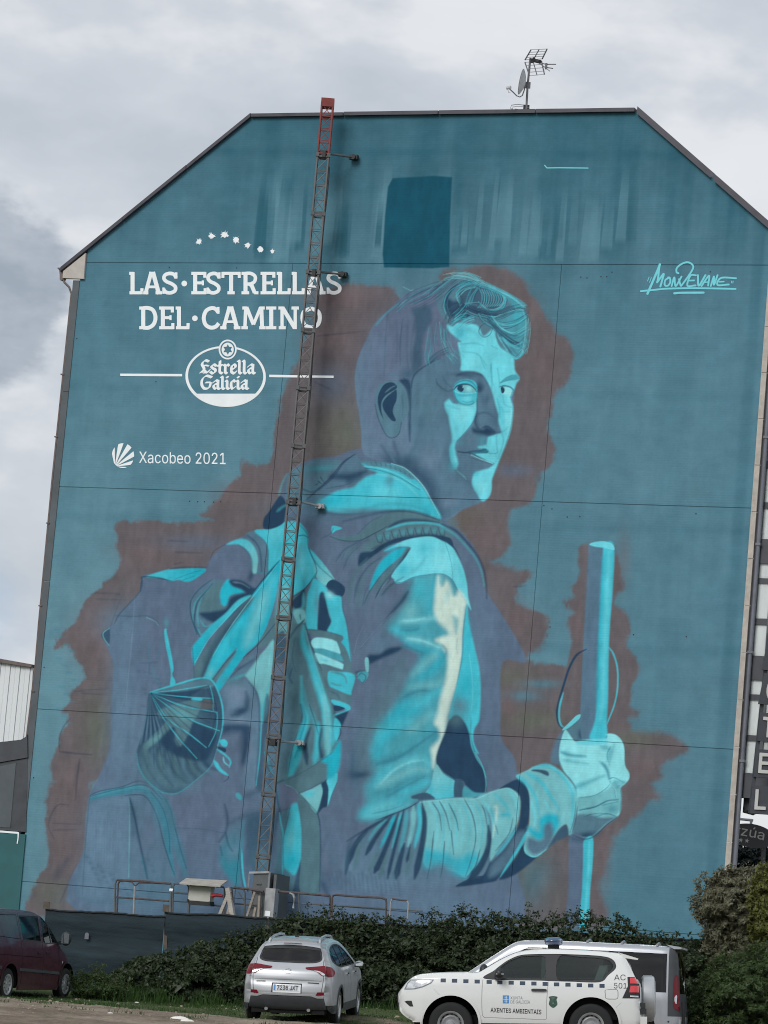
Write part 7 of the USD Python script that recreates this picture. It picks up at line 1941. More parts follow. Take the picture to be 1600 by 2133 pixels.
# bramble hedge over the fence: profile of its upper edge in the survey picture
hx = np.array([205, 235, 270, 300, 340, 380, 405, 430, 470, 500, 530, 560, 590, 620, 660, 700, 740, 780, 820, 860, 905, 940, 960, 1000, 1040, 1090, 1130, 1180, 1220, 1250, 1290, 1315, 1345, 1400, 1450, 1500])
hy = np.array([2050, 2020, 2000, 1990, 1985, 1975, 1964, 1959, 1956, 1950, 1942, 1932, 1917, 1913, 1914, 1918, 1917, 1926, 1932, 1926, 1922, 1912, 1902, 1910, 1917, 1917, 1922, 1917, 1917, 1917, 1924, 1935, 1955, 1962, 1965, 1968])
n = 92000
px = rg.uniform(200, 1500, n)
tp = np.interp(px, hx, hy) + 7 * (meshkit.fbm(np.stack([px / 22, 0 * px, 0 * px], -1), 4, 3) - .5) * 2
bt = 2096 + .05 * (px - 400)
u = rg.random(n) ** 1.1
py = tp + (bt - tp) * u
thick = .25 + 1.15 * np.clip(u * 1.6, 0, 1)
# lumps: the surface swells and hollows
lump = meshkit.fbm(np.stack([px / 34, py / 26, 0 * px], -1), 3, 6)
dy = -.15 - thick * (.35 + 1.1 * lump) * rg.uniform(.35, 1.0, n) ** .4
keep = (meshkit.fbm(np.stack([px / 13, py / 9, 3 + 0 * px], -1), 2, 9) > .40) | (rg.random(n) < .25)
thin = (u < .18) & (rg.random(n) < .45)
keep &= ~thin
# the left end thins out to the netting
keep &= ~((px < 420) & (rg.random(n) > np.clip((px - 195) / 230 + (py - 1990) / 160, .05, 1)))
px, py, dy = px[keep], py[keep], dy[keep]
P = np.array([fpt(x, y, d) for x, y, d in zip(px, py, dy)])
hed = thing('bramble_hedge', 'long dark bramble hedge growing through and over the net fence', 'hedge')
v, f = leaf_cloud(P, rg.gamma(6.0, .0165, len(P)) * (.75 + .6 * meshkit.noise(P * .8, 4)), rg, up=.9, face=(0, -.35, .2))
obj('foliage', (v, f), 'bramble_leaf', hed, kind='stuff')
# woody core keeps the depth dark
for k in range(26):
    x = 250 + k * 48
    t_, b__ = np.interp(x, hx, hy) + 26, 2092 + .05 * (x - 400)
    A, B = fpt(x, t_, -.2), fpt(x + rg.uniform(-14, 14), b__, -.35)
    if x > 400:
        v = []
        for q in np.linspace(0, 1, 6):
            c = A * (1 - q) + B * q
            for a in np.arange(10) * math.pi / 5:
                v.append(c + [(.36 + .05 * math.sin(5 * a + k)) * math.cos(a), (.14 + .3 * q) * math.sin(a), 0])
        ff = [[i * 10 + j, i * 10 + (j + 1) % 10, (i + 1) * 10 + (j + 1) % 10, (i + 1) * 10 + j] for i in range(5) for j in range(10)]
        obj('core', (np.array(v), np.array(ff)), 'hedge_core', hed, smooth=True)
# long arching canes standing out of the top
b, LP = MB(), []
for k in range(150):
    x = rg.uniform(470, 1420)
    t_ = np.interp(x, hx, hy)
    hgt = rg.uniform(6, 26) * (1.5 if rg.random() < .15 else 1)
    ln = rg.uniform(-26, 26)
    c = [fpt(x + ln * q ** 1.6, t_ + 8 - hgt * math.sin(q * 2.0) / .95, -.2) for q in np.linspace(0, 1, 7)]
    b.tube(c, .007, 4, .003, cap=False)
    for q in c[2:]:
        for _ in range(4):
            LP.append(q + rg.normal(0, .045, 3))
canes = b.build('cane', 'stem', hed, kind='stuff')
v, f = leaf_cloud(np.array(LP), rg.uniform(.05, .09, len(LP)), rg, up=.8)
obj('cane_leaves', (v, f), 'bramble_leaf', hed, kind='stuff')


def shrub(name, label, poly, depth, thick, n, m_, size, gap=.42, sc=(18, 14), up=.6, cat='shrub', stems=6, aspect=.5, curl=.25, core=True, grp=None):
    """a bush whose outline in the survey picture is poly, built as a real volume at the given distance"""
    t = thing(name, label, cat, group=grp)
    pg = sg.Polygon(_spline(poly, True, 6)).buffer(0)
    x0, y0, x1, y1 = pg.bounds
    X, Y = rg.uniform(x0, x1, 4 * n), rg.uniform(y0, y1, 4 * n)
    ok = shapely.contains_xy(pg, X, Y)
    X, Y = X[ok][:n], Y[ok][:n]
    X, Y = X + 44 * (meshkit.fbm(np.stack([X / 30, Y / 22, 0 * X], -1), 3, 41) - .5) + rg.normal(0, 1.5, len(X)), Y + 44 * (meshkit.fbm(np.stack([X / 30, Y / 22, 7 + 0 * X], -1), 3, 42) - .5) + rg.normal(0, 1.5, len(X))
    dist = shapely.distance(pg.exterior, shapely.points(X, Y))
    rad = np.sqrt(np.clip(dist / (.35 * min(x1 - x0, y1 - y0)), 0, 1) * 1.0)
    lump = meshkit.fbm(np.stack([X / sc[0], Y / sc[1], 0 * X], -1), 3, int(x0) % 97)
    dep = depth - thick * rad * (.4 + 1.1 * lump) * rg.uniform(.3, 1, len(X)) ** .35
    back = rg.random(len(X)) < .12
    dep[back] = depth + thick * .4 * rad[back]
    k = (meshkit.fbm(np.stack([X / (sc[0] * .42), Y / (sc[1] * .42), 5 + 0 * X], -1), 2, 11) > gap) | (rg.random(len(X)) < .2)
    k &= rg.random(len(X)) < np.clip(.35 + dist / 7, 0, 1)
    X, Y, dep = X[k], Y[k], dep[k]
    P = ray_many(X, Y) * dep[:, None]
    v, f = leaf_cloud(P, rg.uniform(size * .65, size * 1.3, len(P)), rg, up=up, face=(0, -.3, .2), aspect=aspect, curl=curl)
    obj('crown', (v, f), m_, t, kind='stuff')
    # stray shoots break the outline
    sb, SPt = MB(), []
    ring = np.array(shapely.segmentize(pg.exterior, 4).coords)
    for _ in range(int(len(ring) * .55)):
        e = ring[int(rg.integers(len(ring)))]
        if e[1] > y0 + .75 * (y1 - y0):
            continue
        o_ = e - np.array([.5 * (x0 + x1), y1])
        o_ = o_ / np.linalg.norm(o_) + rg.normal(0, .45, 2)
        ln = rg.uniform(6, 20)
        c = [ray((e - o_ * 10 + o_ * (10 + ln) * q)[0], (e - o_ * 10 + o_ * (10 + ln) * q)[1] + 5 * q * q) * (depth - .3 * thick) for q in np.linspace(0, 1, 5)]
        sb.tube(c, .006, 4, .003, cap=False)
        for q in c[1:]:
            for _i in range(5):
                SPt.append(q + rg.normal(0, .04, 3))
    if SPt:
        sb.build('shoot', 'stem', t, kind='stuff')
        v, f = leaf_cloud(np.array(SPt), rg.uniform(size * .6, size * 1.1, len(SPt)), rg, up=up, aspect=aspect)
        obj('shoot_leaves', (v, f), m_, t, kind='stuff')
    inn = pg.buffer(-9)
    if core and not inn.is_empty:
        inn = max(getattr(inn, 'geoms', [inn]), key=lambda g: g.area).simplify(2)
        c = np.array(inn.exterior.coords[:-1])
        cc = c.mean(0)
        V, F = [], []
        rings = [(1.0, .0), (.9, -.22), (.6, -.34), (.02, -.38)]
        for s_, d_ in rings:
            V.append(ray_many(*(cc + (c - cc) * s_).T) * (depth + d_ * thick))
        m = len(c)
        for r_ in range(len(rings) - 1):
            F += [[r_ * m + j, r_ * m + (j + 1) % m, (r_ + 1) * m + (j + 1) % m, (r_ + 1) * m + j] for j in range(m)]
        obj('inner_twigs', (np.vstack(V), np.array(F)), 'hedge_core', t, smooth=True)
    for s_ in range(stems):
        x = rg.uniform(x0 + .3 * (x1 - x0), x0 + .7 * (x1 - x0))
        A = ray(x, y1 - 4) * (depth - .1)
        A[2] = ground_z(A[0], A[1]) - .05
        B = ray(rg.uniform(x0 + .2 * (x1 - x0), x0 + .8 * (x1 - x0)), y0 + .3 * (y1 - y0)) * (depth - .2)
        MB().tube([A, .5 * (A + B) + rg.normal(0, .08, 3), B], .03, 5, .01).build('stem', 'stem', t)
    return t


def ray_many(x, y):
    x, y = np.asarray(x, float), np.asarray(y, float)
    d = _fw + ((x - CX) / FPX)[:, None] * _rt - ((y - CY) / FPX)[:, None] * _up
    return d / d[:, 1:2]


shrub('dark_tree', 'dark evergreen tree behind the oval sign', [1520, 1770, 1560, 1755, 1600, 1757, 1700, 1750, 1740, 1830, 1600, 1860, 1520, 1850], 104, 2.5, 9000, 'dark_leaf', .16, cat='tree', sc=(14, 12), stems=2)
shrub('grey_shrub', 'tall grey-brown shrub covering the right foot of the mural wall', [1452, 1885, 1458, 1852, 1474, 1838, 1500, 1822, 1530, 1820, 1555, 1812, 1600, 1822, 1640, 1880, 1640, 1980, 1610, 2040, 1540, 2030, 1490, 2005, 1478, 1960, 1474, 1930, 1456, 1910], 74.5, 1.6, 26000, 'grey_leaf', .12, gap=.40, up=.2, aspect=.38, stems=5)
shrub('yellow_shrub', 'yellowish shrub in the right corner above the green bushes', [1572, 1850, 1580, 1825, 1600, 1812, 1660, 1815, 1680, 1900, 1660, 2000, 1600, 2010, 1575, 1960, 1566, 1900], 73.0, 1.2, 15000, 'yellow_leaf', .095, gap=.42, up=.4, stems=4)
shrub('green_bush', 'bright green feathery bush in the lower right corner', [1430, 2090, 1470, 2035, 1510, 1995, 1560, 1985, 1640, 1960, 1680, 2050, 1670, 2200, 1500, 2230, 1430, 2200, 1415, 2140], 69.5, 1.8, 34000, 'fern_leaf', .10, gap=.41, up=.5, aspect=.28, stems=6, curl=.4)
shrub('dark_bush', 'dark green bush between the silver van and the grey shrub', [1405, 2010, 1425, 1985, 1460, 1965, 1490, 1985, 1500, 2040, 1480, 2100, 1430, 2160, 1400, 2120, 1398, 2060], 75.0, 1.3, 15000, 'bramble_leaf', .10, stems=4)
shrub('low_weeds', 'clump of weeds against the netting beside the maroon van', [150, 2080, 152, 2050, 165, 2030, 185, 2035, 205, 2022, 225, 2040, 250, 2050, 262, 2084, 200, 2088], 79.2, .5, 6000, 'fern_leaf', .09, gap=.38, aspect=.3, stems=3, core=False, cat='weeds')
# post beside the bushes
P = ray(1573, 2050) * 69
MB().bar(P, np.array([P[0] - .03, P[1], P[2] - 1.6]), .11).build('wooden_post', mat('rusty_post', S(96, 62, 44), .9, noise=(7, .3)) or 'rusty_post', label='short reddish-brown post among the green bushes', cat='post')

# tall grass along the hedge and by the cars
n = 11000
px = rg.uniform(150, 1480, n)
base_y = 79.2 - .10 * (px - 800) / 95 + rg.normal(0, .55, n)
X = np.array([ray(x, 2090)[0] for x in px]) * base_y
tall = np.clip(meshkit.fbm(np.stack([px / 60, 0 * px, 0 * px], -1), 3, 8) * 1.6 - .3, .15, 1)
keep = rg.random(n) < np.clip(tall + .2, 0, 1)
X, Yb, tall = X[keep], base_y[keep], tall[keep]
Z = ground_z(X, Yb) - .02


def blades(X, Y, Z, h, w, name, kind_label, cat, m_='grass_blade'):
    n = len(X)
    a = rg.uniform(0, 2 * math.pi, n)
    ln = rg.normal(0, .3, (n, 2)) * h[:, None]
    B = np.stack([X, Y, Z], 1)
    s = np.stack([np.cos(a), np.sin(a), 0 * a], 1) * w
    Mi = B + np.stack([ln[:, 0] * .35, ln[:, 1] * .35, h * .6], 1)
    T = B + np.stack([ln[:, 0], ln[:, 1], h], 1)
    v = np.stack([B - s, B + s, Mi + s * .7, Mi - s * .7, T], 1).reshape(-1, 3)
    k = np.arange(n)[:, None] * 5
    f = np.vstack([k + [0, 1, 2], k + [0, 2, 3], k + [3, 2, 4]])
    return obj(name, (v, f), m_, label=kind_label, cat=cat, kind='stuff')


blades(X, Yb, Z, rg.uniform(.08, .34, len(X)) * (.35 + tall), .010, 'tall_grass', 'tall green grass growing along the foot of the hedge', 'grass')
n = 60000
Xg = rg.uniform(-11, 10, n)
Yg = rg.uniform(62, 80, n)
d = meshkit.fbm(np.stack([Xg * .8, Yg * .8, 0 * Xg], -1), 4, 12) + np.clip((Yg - 71) * .045, -.12, .2)
k = d > .55
Xg, Yg = Xg[k], Yg[k]
blades(Xg, Yg, ground_z(Xg, Yg) - .03, rg.uniform(.04, .11, len(Xg)), .008, 'short_grass', 'thin short grass scattered over the gravel lot', 'grass')
# gravel
n = 2600
b = MB()
ico = trimesh.creation.icosphere(subdivisions=0)
iv_, if_ = np.array(ico.vertices), np.array(ico.faces)
gx, gy = rg.uniform(-11, 10, n), rg.uniform(60, 79, n)
gr = rg.gamma(1.6, .0055, n) + .005
gzv = rough(gx, gy)
V = (iv_[None] * (gr[:, None, None] * rg.uniform(.6, 1.2, (n, 1, 3))) + np.stack([gx, gy, gzv + gr * .2], 1)[:, None, :]).reshape(-1, 3)
F = (if_[None] + (np.arange(n) * len(iv_))[:, None, None]).reshape(-1, 3)
obj('gravel', (V, F), 'stone', label='loose pale stones scattered over the earth lot', cat='gravel', kind='stuff')
for x, y, s in ((285, 2092, .05), (288, 2104, .09), (374, 2124, .16), (390, 2130, .12), (490, 2094, .03), (230, 2110, .05)):
    d = ray(x, y)
    t = 60 + np.arange(2200) * .01
    hit = t[np.argmin(abs(d[2] * t - ground_z(d[0] * t, t)))]
    P = d * hit
    P[2] = rough(np.array([P[0]]), np.array([P[1]]))[0]
    m = trimesh.creation.icosphere(subdivisions=2)
    vv = np.array(m.vertices)
    vv = vv * (1 + .35 * (meshkit.noise(vv * 2.2 + x, 3)[:, None] - .5)) * [s, s * .6, s * .28] + P + [0, 0, s * .1]
    obj('pale_rock', (vv, np.array(m.faces)), 'litter', smooth=True, label={285: 'tiny white pebble on the grass left of the silver car', 288: 'flat pale stone just below the tiny white pebble', 374: 'largest pale slab of stone at the lower edge of the lot', 390: 'pale stone right beside the largest slab', 490: 'white scrap of stone nearest the silver car', 230: 'pale stone farthest left on the lot'}[x], cat='stone')
# ---------------------------------------------------------------- vehicles
def carpaint(name, base, rough=.28, flake=0.0, dirt=.45):
    n = {'tc': ('texture_coordinate', {}), 'nz': ('noise_texture', {'scale': 2.2, 'detail': 5.0, 'roughness': .65}), 'sp': ('separate_xyz', {}),
         'dr': ('map_range', {'from_min': .75, 'from_max': .2, 'to_min': 0.0, 'to_max': dirt, 'clamp': True}), 'ml': ('math', {'math_type': 'multiply'}), 'mx': ('mix_color', {'a': tuple(base), 'b': S(120, 110, 98)}),
         'rr': ('map_range', {'from_min': .3, 'from_max': .75, 'to_min': rough, 'to_max': rough + .16, 'clamp': True}),
         'p': ('principled_bsdf', {'metallic': flake, 'specular_ior_level': .5, 'coat_weight': .6, 'coat_roughness': .06})}
    l = [('tc.object', 'nz.vector'), ('tc.object', 'sp.vector'), ('sp.z', 'dr.value'), ('dr.result', 'ml.value1'), ('nz.fac', 'ml.value2'), ('ml.value', 'mx.fac'), ('mx.result', 'p.base_color'), ('nz.fac', 'rr.value'), ('rr.result', 'p.roughness')]
    M[name] = usdkit.material(stage, f'/World/Looks/{name}', n, l, surface='p.BSDF')


carpaint('silver_paint', (.42, .44, .46), .30, .5)
carpaint('white_car_paint', (.62, .64, .63), .25)
carpaint('maroon_paint', (.026, .006, .013), .25, dirt=.12)
carpaint('van_silver', (.36, .38, .41), .30, .5)
mat('rubber', (.012, .013, .014), .8, noise=(12, .3))
mat('alloy', (.50, .51, .53), .3, metal=.7, noise=(6, .15))
mat('steel_rim', (.26, .27, .28), .45, metal=.4, noise=(6, .2))
mat('under', (.006, .006, .007), .9)
mat('trim_grey', (.045, .05, .056), .55, noise=(6, .15))
mat('interior', (.035, .038, .042), .9)
mat('seat_grey', (.16, .20, .20), .9, noise=(6, .2))
mat('lamp_red', (.13, .004, .010), .2, spec=.4)
mat('lamp_red_bright', (.60, .02, .03), .12, spec=.6, coat=1.0)
mat('lamp_clear', (.60, .62, .64), .12, metal=.4, noise=(14, .45), coat=1.0)
mat('lamp_blue', (.012, .035, .10), .12, spec=.7, coat=1.0)
mat('plate_white', (.72, .74, .76), .4)
mat('ink_black', (.02, .022, .026), .5)
mat('ink_grey', (.16, .19, .22), .5)
mat('ink_navy', (.022, .042, .075), .5)
mat('blue_mark', (.07, .23, .50), .5)
mat('shield_green', (.035, .085, .06), .5, noise=(30, .5))
mat('mirror_glass', (.85, .90, .92), .04, metal=1.0)
mat('chrome', (.6, .61, .63), .15, metal=1.0)
glass('glass_side', (.56, .68, .64), .95)
glass('glass_dark', (.05, .06, .065), .95)
glass('glass_maroon', (.35, .55, .50), .95)
glass('pane_clear', (.96, .97, .97), .9)


def tri_panel(poly, step):
    out_p, out_t, n0 = [], [], 0
    for g in getattr(poly, 'geoms', [poly]):
        if g.geom_type != 'Polygon' or g.area < 1e-5:
            continue
        bd = []
        for ring in [g.exterior] + list(g.interiors):
            c = np.array(shapely.segmentize(ring, step * .7).coords)[:-1]
            bd.append(c)
        bd = np.vstack(bd)
        x0, y0, x1, y1 = g.bounds
        X, Y = np.meshgrid(np.arange(x0 + step * .31, x1, step), np.arange(y0 + step * .37, y1, step))
        P = np.stack([X.ravel(), Y.ravel()], 1)
        P = P[shapely.contains_xy(g, P[:, 0], P[:, 1])]
        if len(P):
            P = P[shapely.distance(g.boundary, shapely.points(P)) > step * .4]
        pts = np.vstack([bd, P])
        tri = Delaunay(pts).simplices
        c = pts[tri].mean(1)
        e1, e2 = pts[tri[:, 1]] - pts[tri[:, 0]], pts[tri[:, 2]] - pts[tri[:, 0]]
        ar = e1[:, 0] * e2[:, 1] - e1[:, 1] * e2[:, 0]
        tri = np.where((ar > 0)[:, None], tri, tri[:, ::-1])
        tri = tri[shapely.contains_xy(g, c[:, 0], c[:, 1]) & (abs(ar) > 1e-9)]
        out_p.append(pts)
        out_t.append(tri + n0)
        n0 += len(pts)
    return (np.vstack(out_p), np.vstack(out_t)) if out_p else (np.zeros((0, 2)), np.zeros((0, 3), int))


class Body:
    """a car body: side outline in (x, z), half width, lean-in of the sides, rounded shoulders and crowned ends"""

    def __init__(self, outline, plan, tumble, r=.10, crown=.06, sill=.25, n=8):
        p = np.asarray(outline, float).reshape(-1, 2)
        self.out = _spline(p, False, n)
        self.poly = sg.Polygon(np.vstack([self.out, [[self.out[-1, 0], sill], [self.out[0, 0], sill]]])).buffer(0)
        self.line = sg.LineString(self.out)
        self.px, self.pw = np.array(plan, float).T
        self.tz, self.tw = np.array(tumble, float).T
        self.r, self.crown = r, crown
        seg = np.linalg.norm(np.diff(self.out, axis=0), axis=1)
        self.L = np.concatenate([[0], np.cumsum(seg)])
        from scipy.interpolate import PchipInterpolator
        self.pf, self.tf = PchipInterpolator(self.px, self.pw), PchipInterpolator(self.tz, self.tw)

    def half(self, x, z, d=None):
        x, z = np.asarray(x, float), np.asarray(z, float)
        if d is None:
            d = shapely.distance(self.line, shapely.points(x, z))
        q = np.clip(self.r - d, 0, self.r)
        e = self.r - np.sqrt(np.maximum(self.r ** 2 - q ** 2, 0))
        return self.pf(np.clip(x, self.px[0], self.px[-1])) - self.tf(np.clip(z, self.tz[0], self.tz[-1])) - e

    def side_map(self, sgn, off=0.0):
        def f(p):
            y = self.half(p[:, 0], p[:, 1]) + off
            return np.stack([p[:, 0], sgn * y, p[:, 1]], 1)
        return f

    def at_l(self, l):
        return np.interp(l, self.L, self.out[:, 0]), np.interp(l, self.L, self.out[:, 1])

    def strip_map(self, off=0.0):
        """(l, t): l along the outline, t from -1 to 1 across"""
        def f(p):
            l, t = p[:, 0], p[:, 1]
            x, z = self.at_l(l)
            Y = self.half(x, z, 0 * x)
            xa, za = self.at_l(l - .02)
            xb, zb = self.at_l(l + .02)
            nx, nz = -(zb - za), (xb - xa)
            m = np.hypot(nx, nz) + 1e-9
            s = getattr(self, 'nsign', 1)
            c = self.crown * (1 - t * t) * (1 - .65 * abs(nz / m)) + off
            return np.stack([x + s * nx / m * c, Y * t, z + s * nz / m * c], 1)
        return f

    def l_of_z(self, z, rear=True):
        """position along the outline of height z on the tail (or the nose)"""
        k = int(np.argmax(self.out[:, 1]))
        zs, ls = (self.out[:k + 1, 1], self.L[:k + 1]) if rear else (self.out[k:, 1][::-1], self.L[k:][::-1])
        return np.interp(z, np.maximum.accumulate(zs), ls)

    def end_map(self, rear=True, off=0.0):
        f0 = self.strip_map(off)

        def f(p):
            l = self.l_of_z(p[:, 1], rear)
            x, z = self.at_l(l)
            Y = self.half(x, z, 0 * x)
            return f0(np.stack([l, np.clip(p[:, 0] / Y, -1, 1)], 1))
        return f


def panel(name, poly, fmap, m_, parent, step=.05, rel=None, flip=False, **k):
    p, t = tri_panel(poly, step)
    if not len(t):
        return None
    v = fmap(p)
    h = 1e-3
    du, dv = fmap(p + [h, 0]) - fmap(p - [h, 0]), fmap(p + [0, h]) - fmap(p - [0, h])
    n = np.cross(du, dv)
    n /= np.linalg.norm(n, axis=1, keepdims=True) + 1e-12
    if flip:
        n, t = -n, t[:, ::-1]
    return obj(name, (v, t), m_, parent, normals=n, **k)


def thick(name, poly, fmap_of, m_, parent, o0, o1, step=.05, flip=False):
    """a panel with thickness: outer skin at offset o1, rim back to o0"""
    r = panel(name, poly, fmap_of(o1), m_, parent, step, flip=flip)
    b = MB()
    for g in getattr(poly, 'geoms', [poly]):
        c = np.array(shapely.segmentize(g.exterior, step).coords)[:-1]
        a, d = fmap_of(o1)(c), fmap_of(o0)(c)
        n = len(c)
        b.add(np.vstack([a, d]), [[i, (i + 1) % n, n + (i + 1) % n, n + i] for i in range(n)])
    b.build('edge', m_, r)
    return r


def wheel(parent, x, y, R, w, rim, style, sgn, rimmat='alloy', spin=0.0):
    """tyre, rim, spokes; sgn = which side faces out"""
    C = np.array([x, y, R])
    prof = np.array([(rim, -.5), (rim + .02, -.5), (R - .05, -.5), (R - .015, -.42), (R, -.30), (R, .30), (R - .015, .42), (R - .05, .5), (rim + .02, .5), (rim, .46), (rim - .02, .3), (rim - .02, -.5)]) * [1, w]
    K = 36

    def rev(pr, k=K):
        a = np.arange(k) * 2 * math.pi / k
        v = np.stack([pr[:, None, 0] * np.cos(a), np.broadcast_to(pr[:, None, 1] * sgn, (len(pr), k)), pr[:, None, 0] * np.sin(a)], -1).reshape(-1, 3) + C
        f = [[i * k + j, i * k + (j + 1) % k, (i + 1) * k + (j + 1) % k, (i + 1) * k + j] for i in range(len(pr) - 1) for j in range(k)]
        f = np.array(f)
        return v, f if sgn > 0 else f[:, ::-1]
    wh = obj('wheel', rev(prof), 'rubber', parent, smooth=35)
    gr = MB()
    for k in (-.28, -.1, .1, .28):
        v, f = rev(np.array([(R + .001, (k - .03) * w), (R + .002, (k + .03) * w)]))
        gr.add(v, f)
    gr.build('tread_groove', 'under', wh)
    lip = np.array([(rim + .012, .40), (rim + .012, .475), (rim - .004, .48), (rim - .03, .42), (rim - .045, .1), (rim - .045, -.4)]) * [1, w]
    rm = obj('rim', rev(lip), rimmat, wh, smooth=35)
    obj('hub_disc', rev(np.array([(rim - .03, .02), (.01, .06)]) * [1, w]), 'under', rm, smooth=20)
    b = MB()
    if style == 'spokes':
        for k in range(10):
            a = spin + k * math.pi / 5
            d, t = np.array([math.cos(a), 0, math.sin(a)]), np.array([-math.sin(a), 0, math.cos(a)])
            o = np.array([0, sgn, 0])
            q = [C + d * r + t * s * ww + o * yy for r, ww, yy in ((.05, .034, .40 * w), (rim - .02, .022, .38 * w)) for s in (-1, 1)]
            q2 = [p - o * .05 for p in q]
            b.add(np.array(q + q2), [[0, 1, 3, 2], [4, 6, 7, 5], [0, 2, 6, 4], [1, 5, 7, 3], [0, 4, 5, 1], [2, 3, 7, 6]])
        v, f = rev(np.array([(.065, .36), (.06, .42), (.005, .44)]) * [1, w], 18)
        b.add(v, f)
        b.build('spokes', rimmat, rm)
    else:
        v, f = rev(np.array([(rim - .03, .20), (rim * .72, .30), (rim * .62, .36), (rim * .45, .30), (rim * .30, .33), (rim * .26, .46), (.005, .48)]) * [1, w])
        b.add(v, f).build('disc', rimmat, rm, smooth=35)
        h = MB()
        nh = 14 if style == 'holes' else 10
        for k in range(nh):
            a = spin + (k + .5) * 2 * math.pi / nh
            d, t = np.array([math.cos(a), 0, math.sin(a)]), np.array([-math.sin(a), 0, math.cos(a)])
            o = np.array([0, sgn, 0])
            q = [C + d * r + t * s * ww + o * yy for r, ww, yy in ((rim * .76, .018, .318 * w), (rim * .90, .024, .268 * w)) for s in (-1, 1)]
            h.add(np.array(q), [[0, 1, 3, 2]] if sgn > 0 else [[2, 3, 1, 0]])
        h.build('vent_holes', 'under', rm)
    return wh


def pose(P, fwd, roll=0.0, pitch=0.0):
    """matrix that stands a car at P heading along fwd (horizontal), nose up by pitch and left side up by roll (radians)"""
    f = np.array([fwd[0], fwd[1], 0.0])
    f /= np.linalg.norm(f)
    f = f * math.cos(pitch) + np.array([0, 0, math.sin(pitch)])
    l = np.cross([0, 0, 1.0], f)
    l /= np.linalg.norm(l)
    u = np.cross(f, l)
    l, u = l * math.cos(roll) + u * math.sin(roll), u * math.cos(roll) - l * math.sin(roll)
    m = np.eye(4)
    m[:3, 0], m[:3, 1], m[:3, 2], m[:3, 3] = f, l, u, P
    return m


def arch_cut(cx, R, zc):
    return sg.Point(cx, zc).buffer(R, quad_segs=24)


def liner(parent, cx, zc, R, y0, y1):
    a = np.linspace(-.15, math.pi + .15, 22)
    v = np.vstack([np.stack([cx + R * np.cos(a), np.full(22, y), zc + R * np.sin(a)], 1) for y in (y0, y1)])
    v = np.vstack([v, [[cx, y0, zc]]])
    f4 = np.array([[i, i + 1, 22 + i + 1, 22 + i] for i in range(21)])
    obj('wheel_housing', (v, np.vstack([f4, [[i, i + 1, 44, 44] for i in range(21)]])), 'under', parent)


def ring_seg(cx, zc, r0, r1, a0=-.12, a1=math.pi + .12, k=28):
    a = np.linspace(a0, a1, k)
    o = np.stack([cx + r1 * np.cos(a), zc + r1 * np.sin(a)], 1)
    i = np.stack([cx + r0 * np.cos(a), zc + r0 * np.sin(a)], 1)[::-1]
    return sg.Polygon(np.vstack([o, i])).buffer(0)


P2 = lambda *p: sg.Polygon(np.asarray(p, float).reshape(-1, 2)).buffer(0)
SP2 = lambda *p: sg.Polygon(_spline(np.asarray(p, float).reshape(-1, 2), True, 5)).buffer(0)


def text_on(s, h, fmap, x0, z0, m_, parent, name='lettering', width=None, dirx=1, slope=0.0, bold=False):
    """flat lettering laid on a mapped surface: starts at (x0, z0), reads towards dirx"""
    tm = meshkit.text_mesh(s, 1.0, .0015, bold=bold)
    v = np.array(tm.vertices)
    f = np.array(tm.faces)
    f = f[(v[f][:, :, 2] > .001).all(1)]
    k = (width / v[:, 0].max()) if width else h
    p = np.stack([x0 + dirx * v[:, 0] * k, z0 + v[:, 1] * h + slope * v[:, 0] * k], 1)
    return obj(name, (fmap(p), f), m_, parent)


def seam(pts, w=.010):
    p = np.asarray(pts, float).reshape(-1, 2)
    if len(p) > 2:
        p = _spline(p, False, 5)
    return sg.LineString(p).buffer(w / 2, cap_style='flat')


def seat(parent, x, y, z, m_='interior'):
    b = MB()
    b.box((x - .05, y - .22, z), (x + .45, y + .22, z + .16))
    v = np.array([[x - .12 - .22 * (q - 0), y + s, z + .1 + q * .62] for q in (0, 1) for s in (-.22, .22)] + [[x + .02 - .22 * q, y + s, z + .1 + q * .62] for q in (0, 1) for s in (-.22, .22)])
    b.add(v, [[0, 1, 3, 2], [4, 6, 7, 5], [0, 2, 6, 4], [1, 5, 7, 3], [2, 3, 7, 6], [0, 4, 5, 1]])
    b.box((x - .40, y - .12, z + .74), (x - .28, y + .12, z + .96))
    b.build('seat', m_, parent)


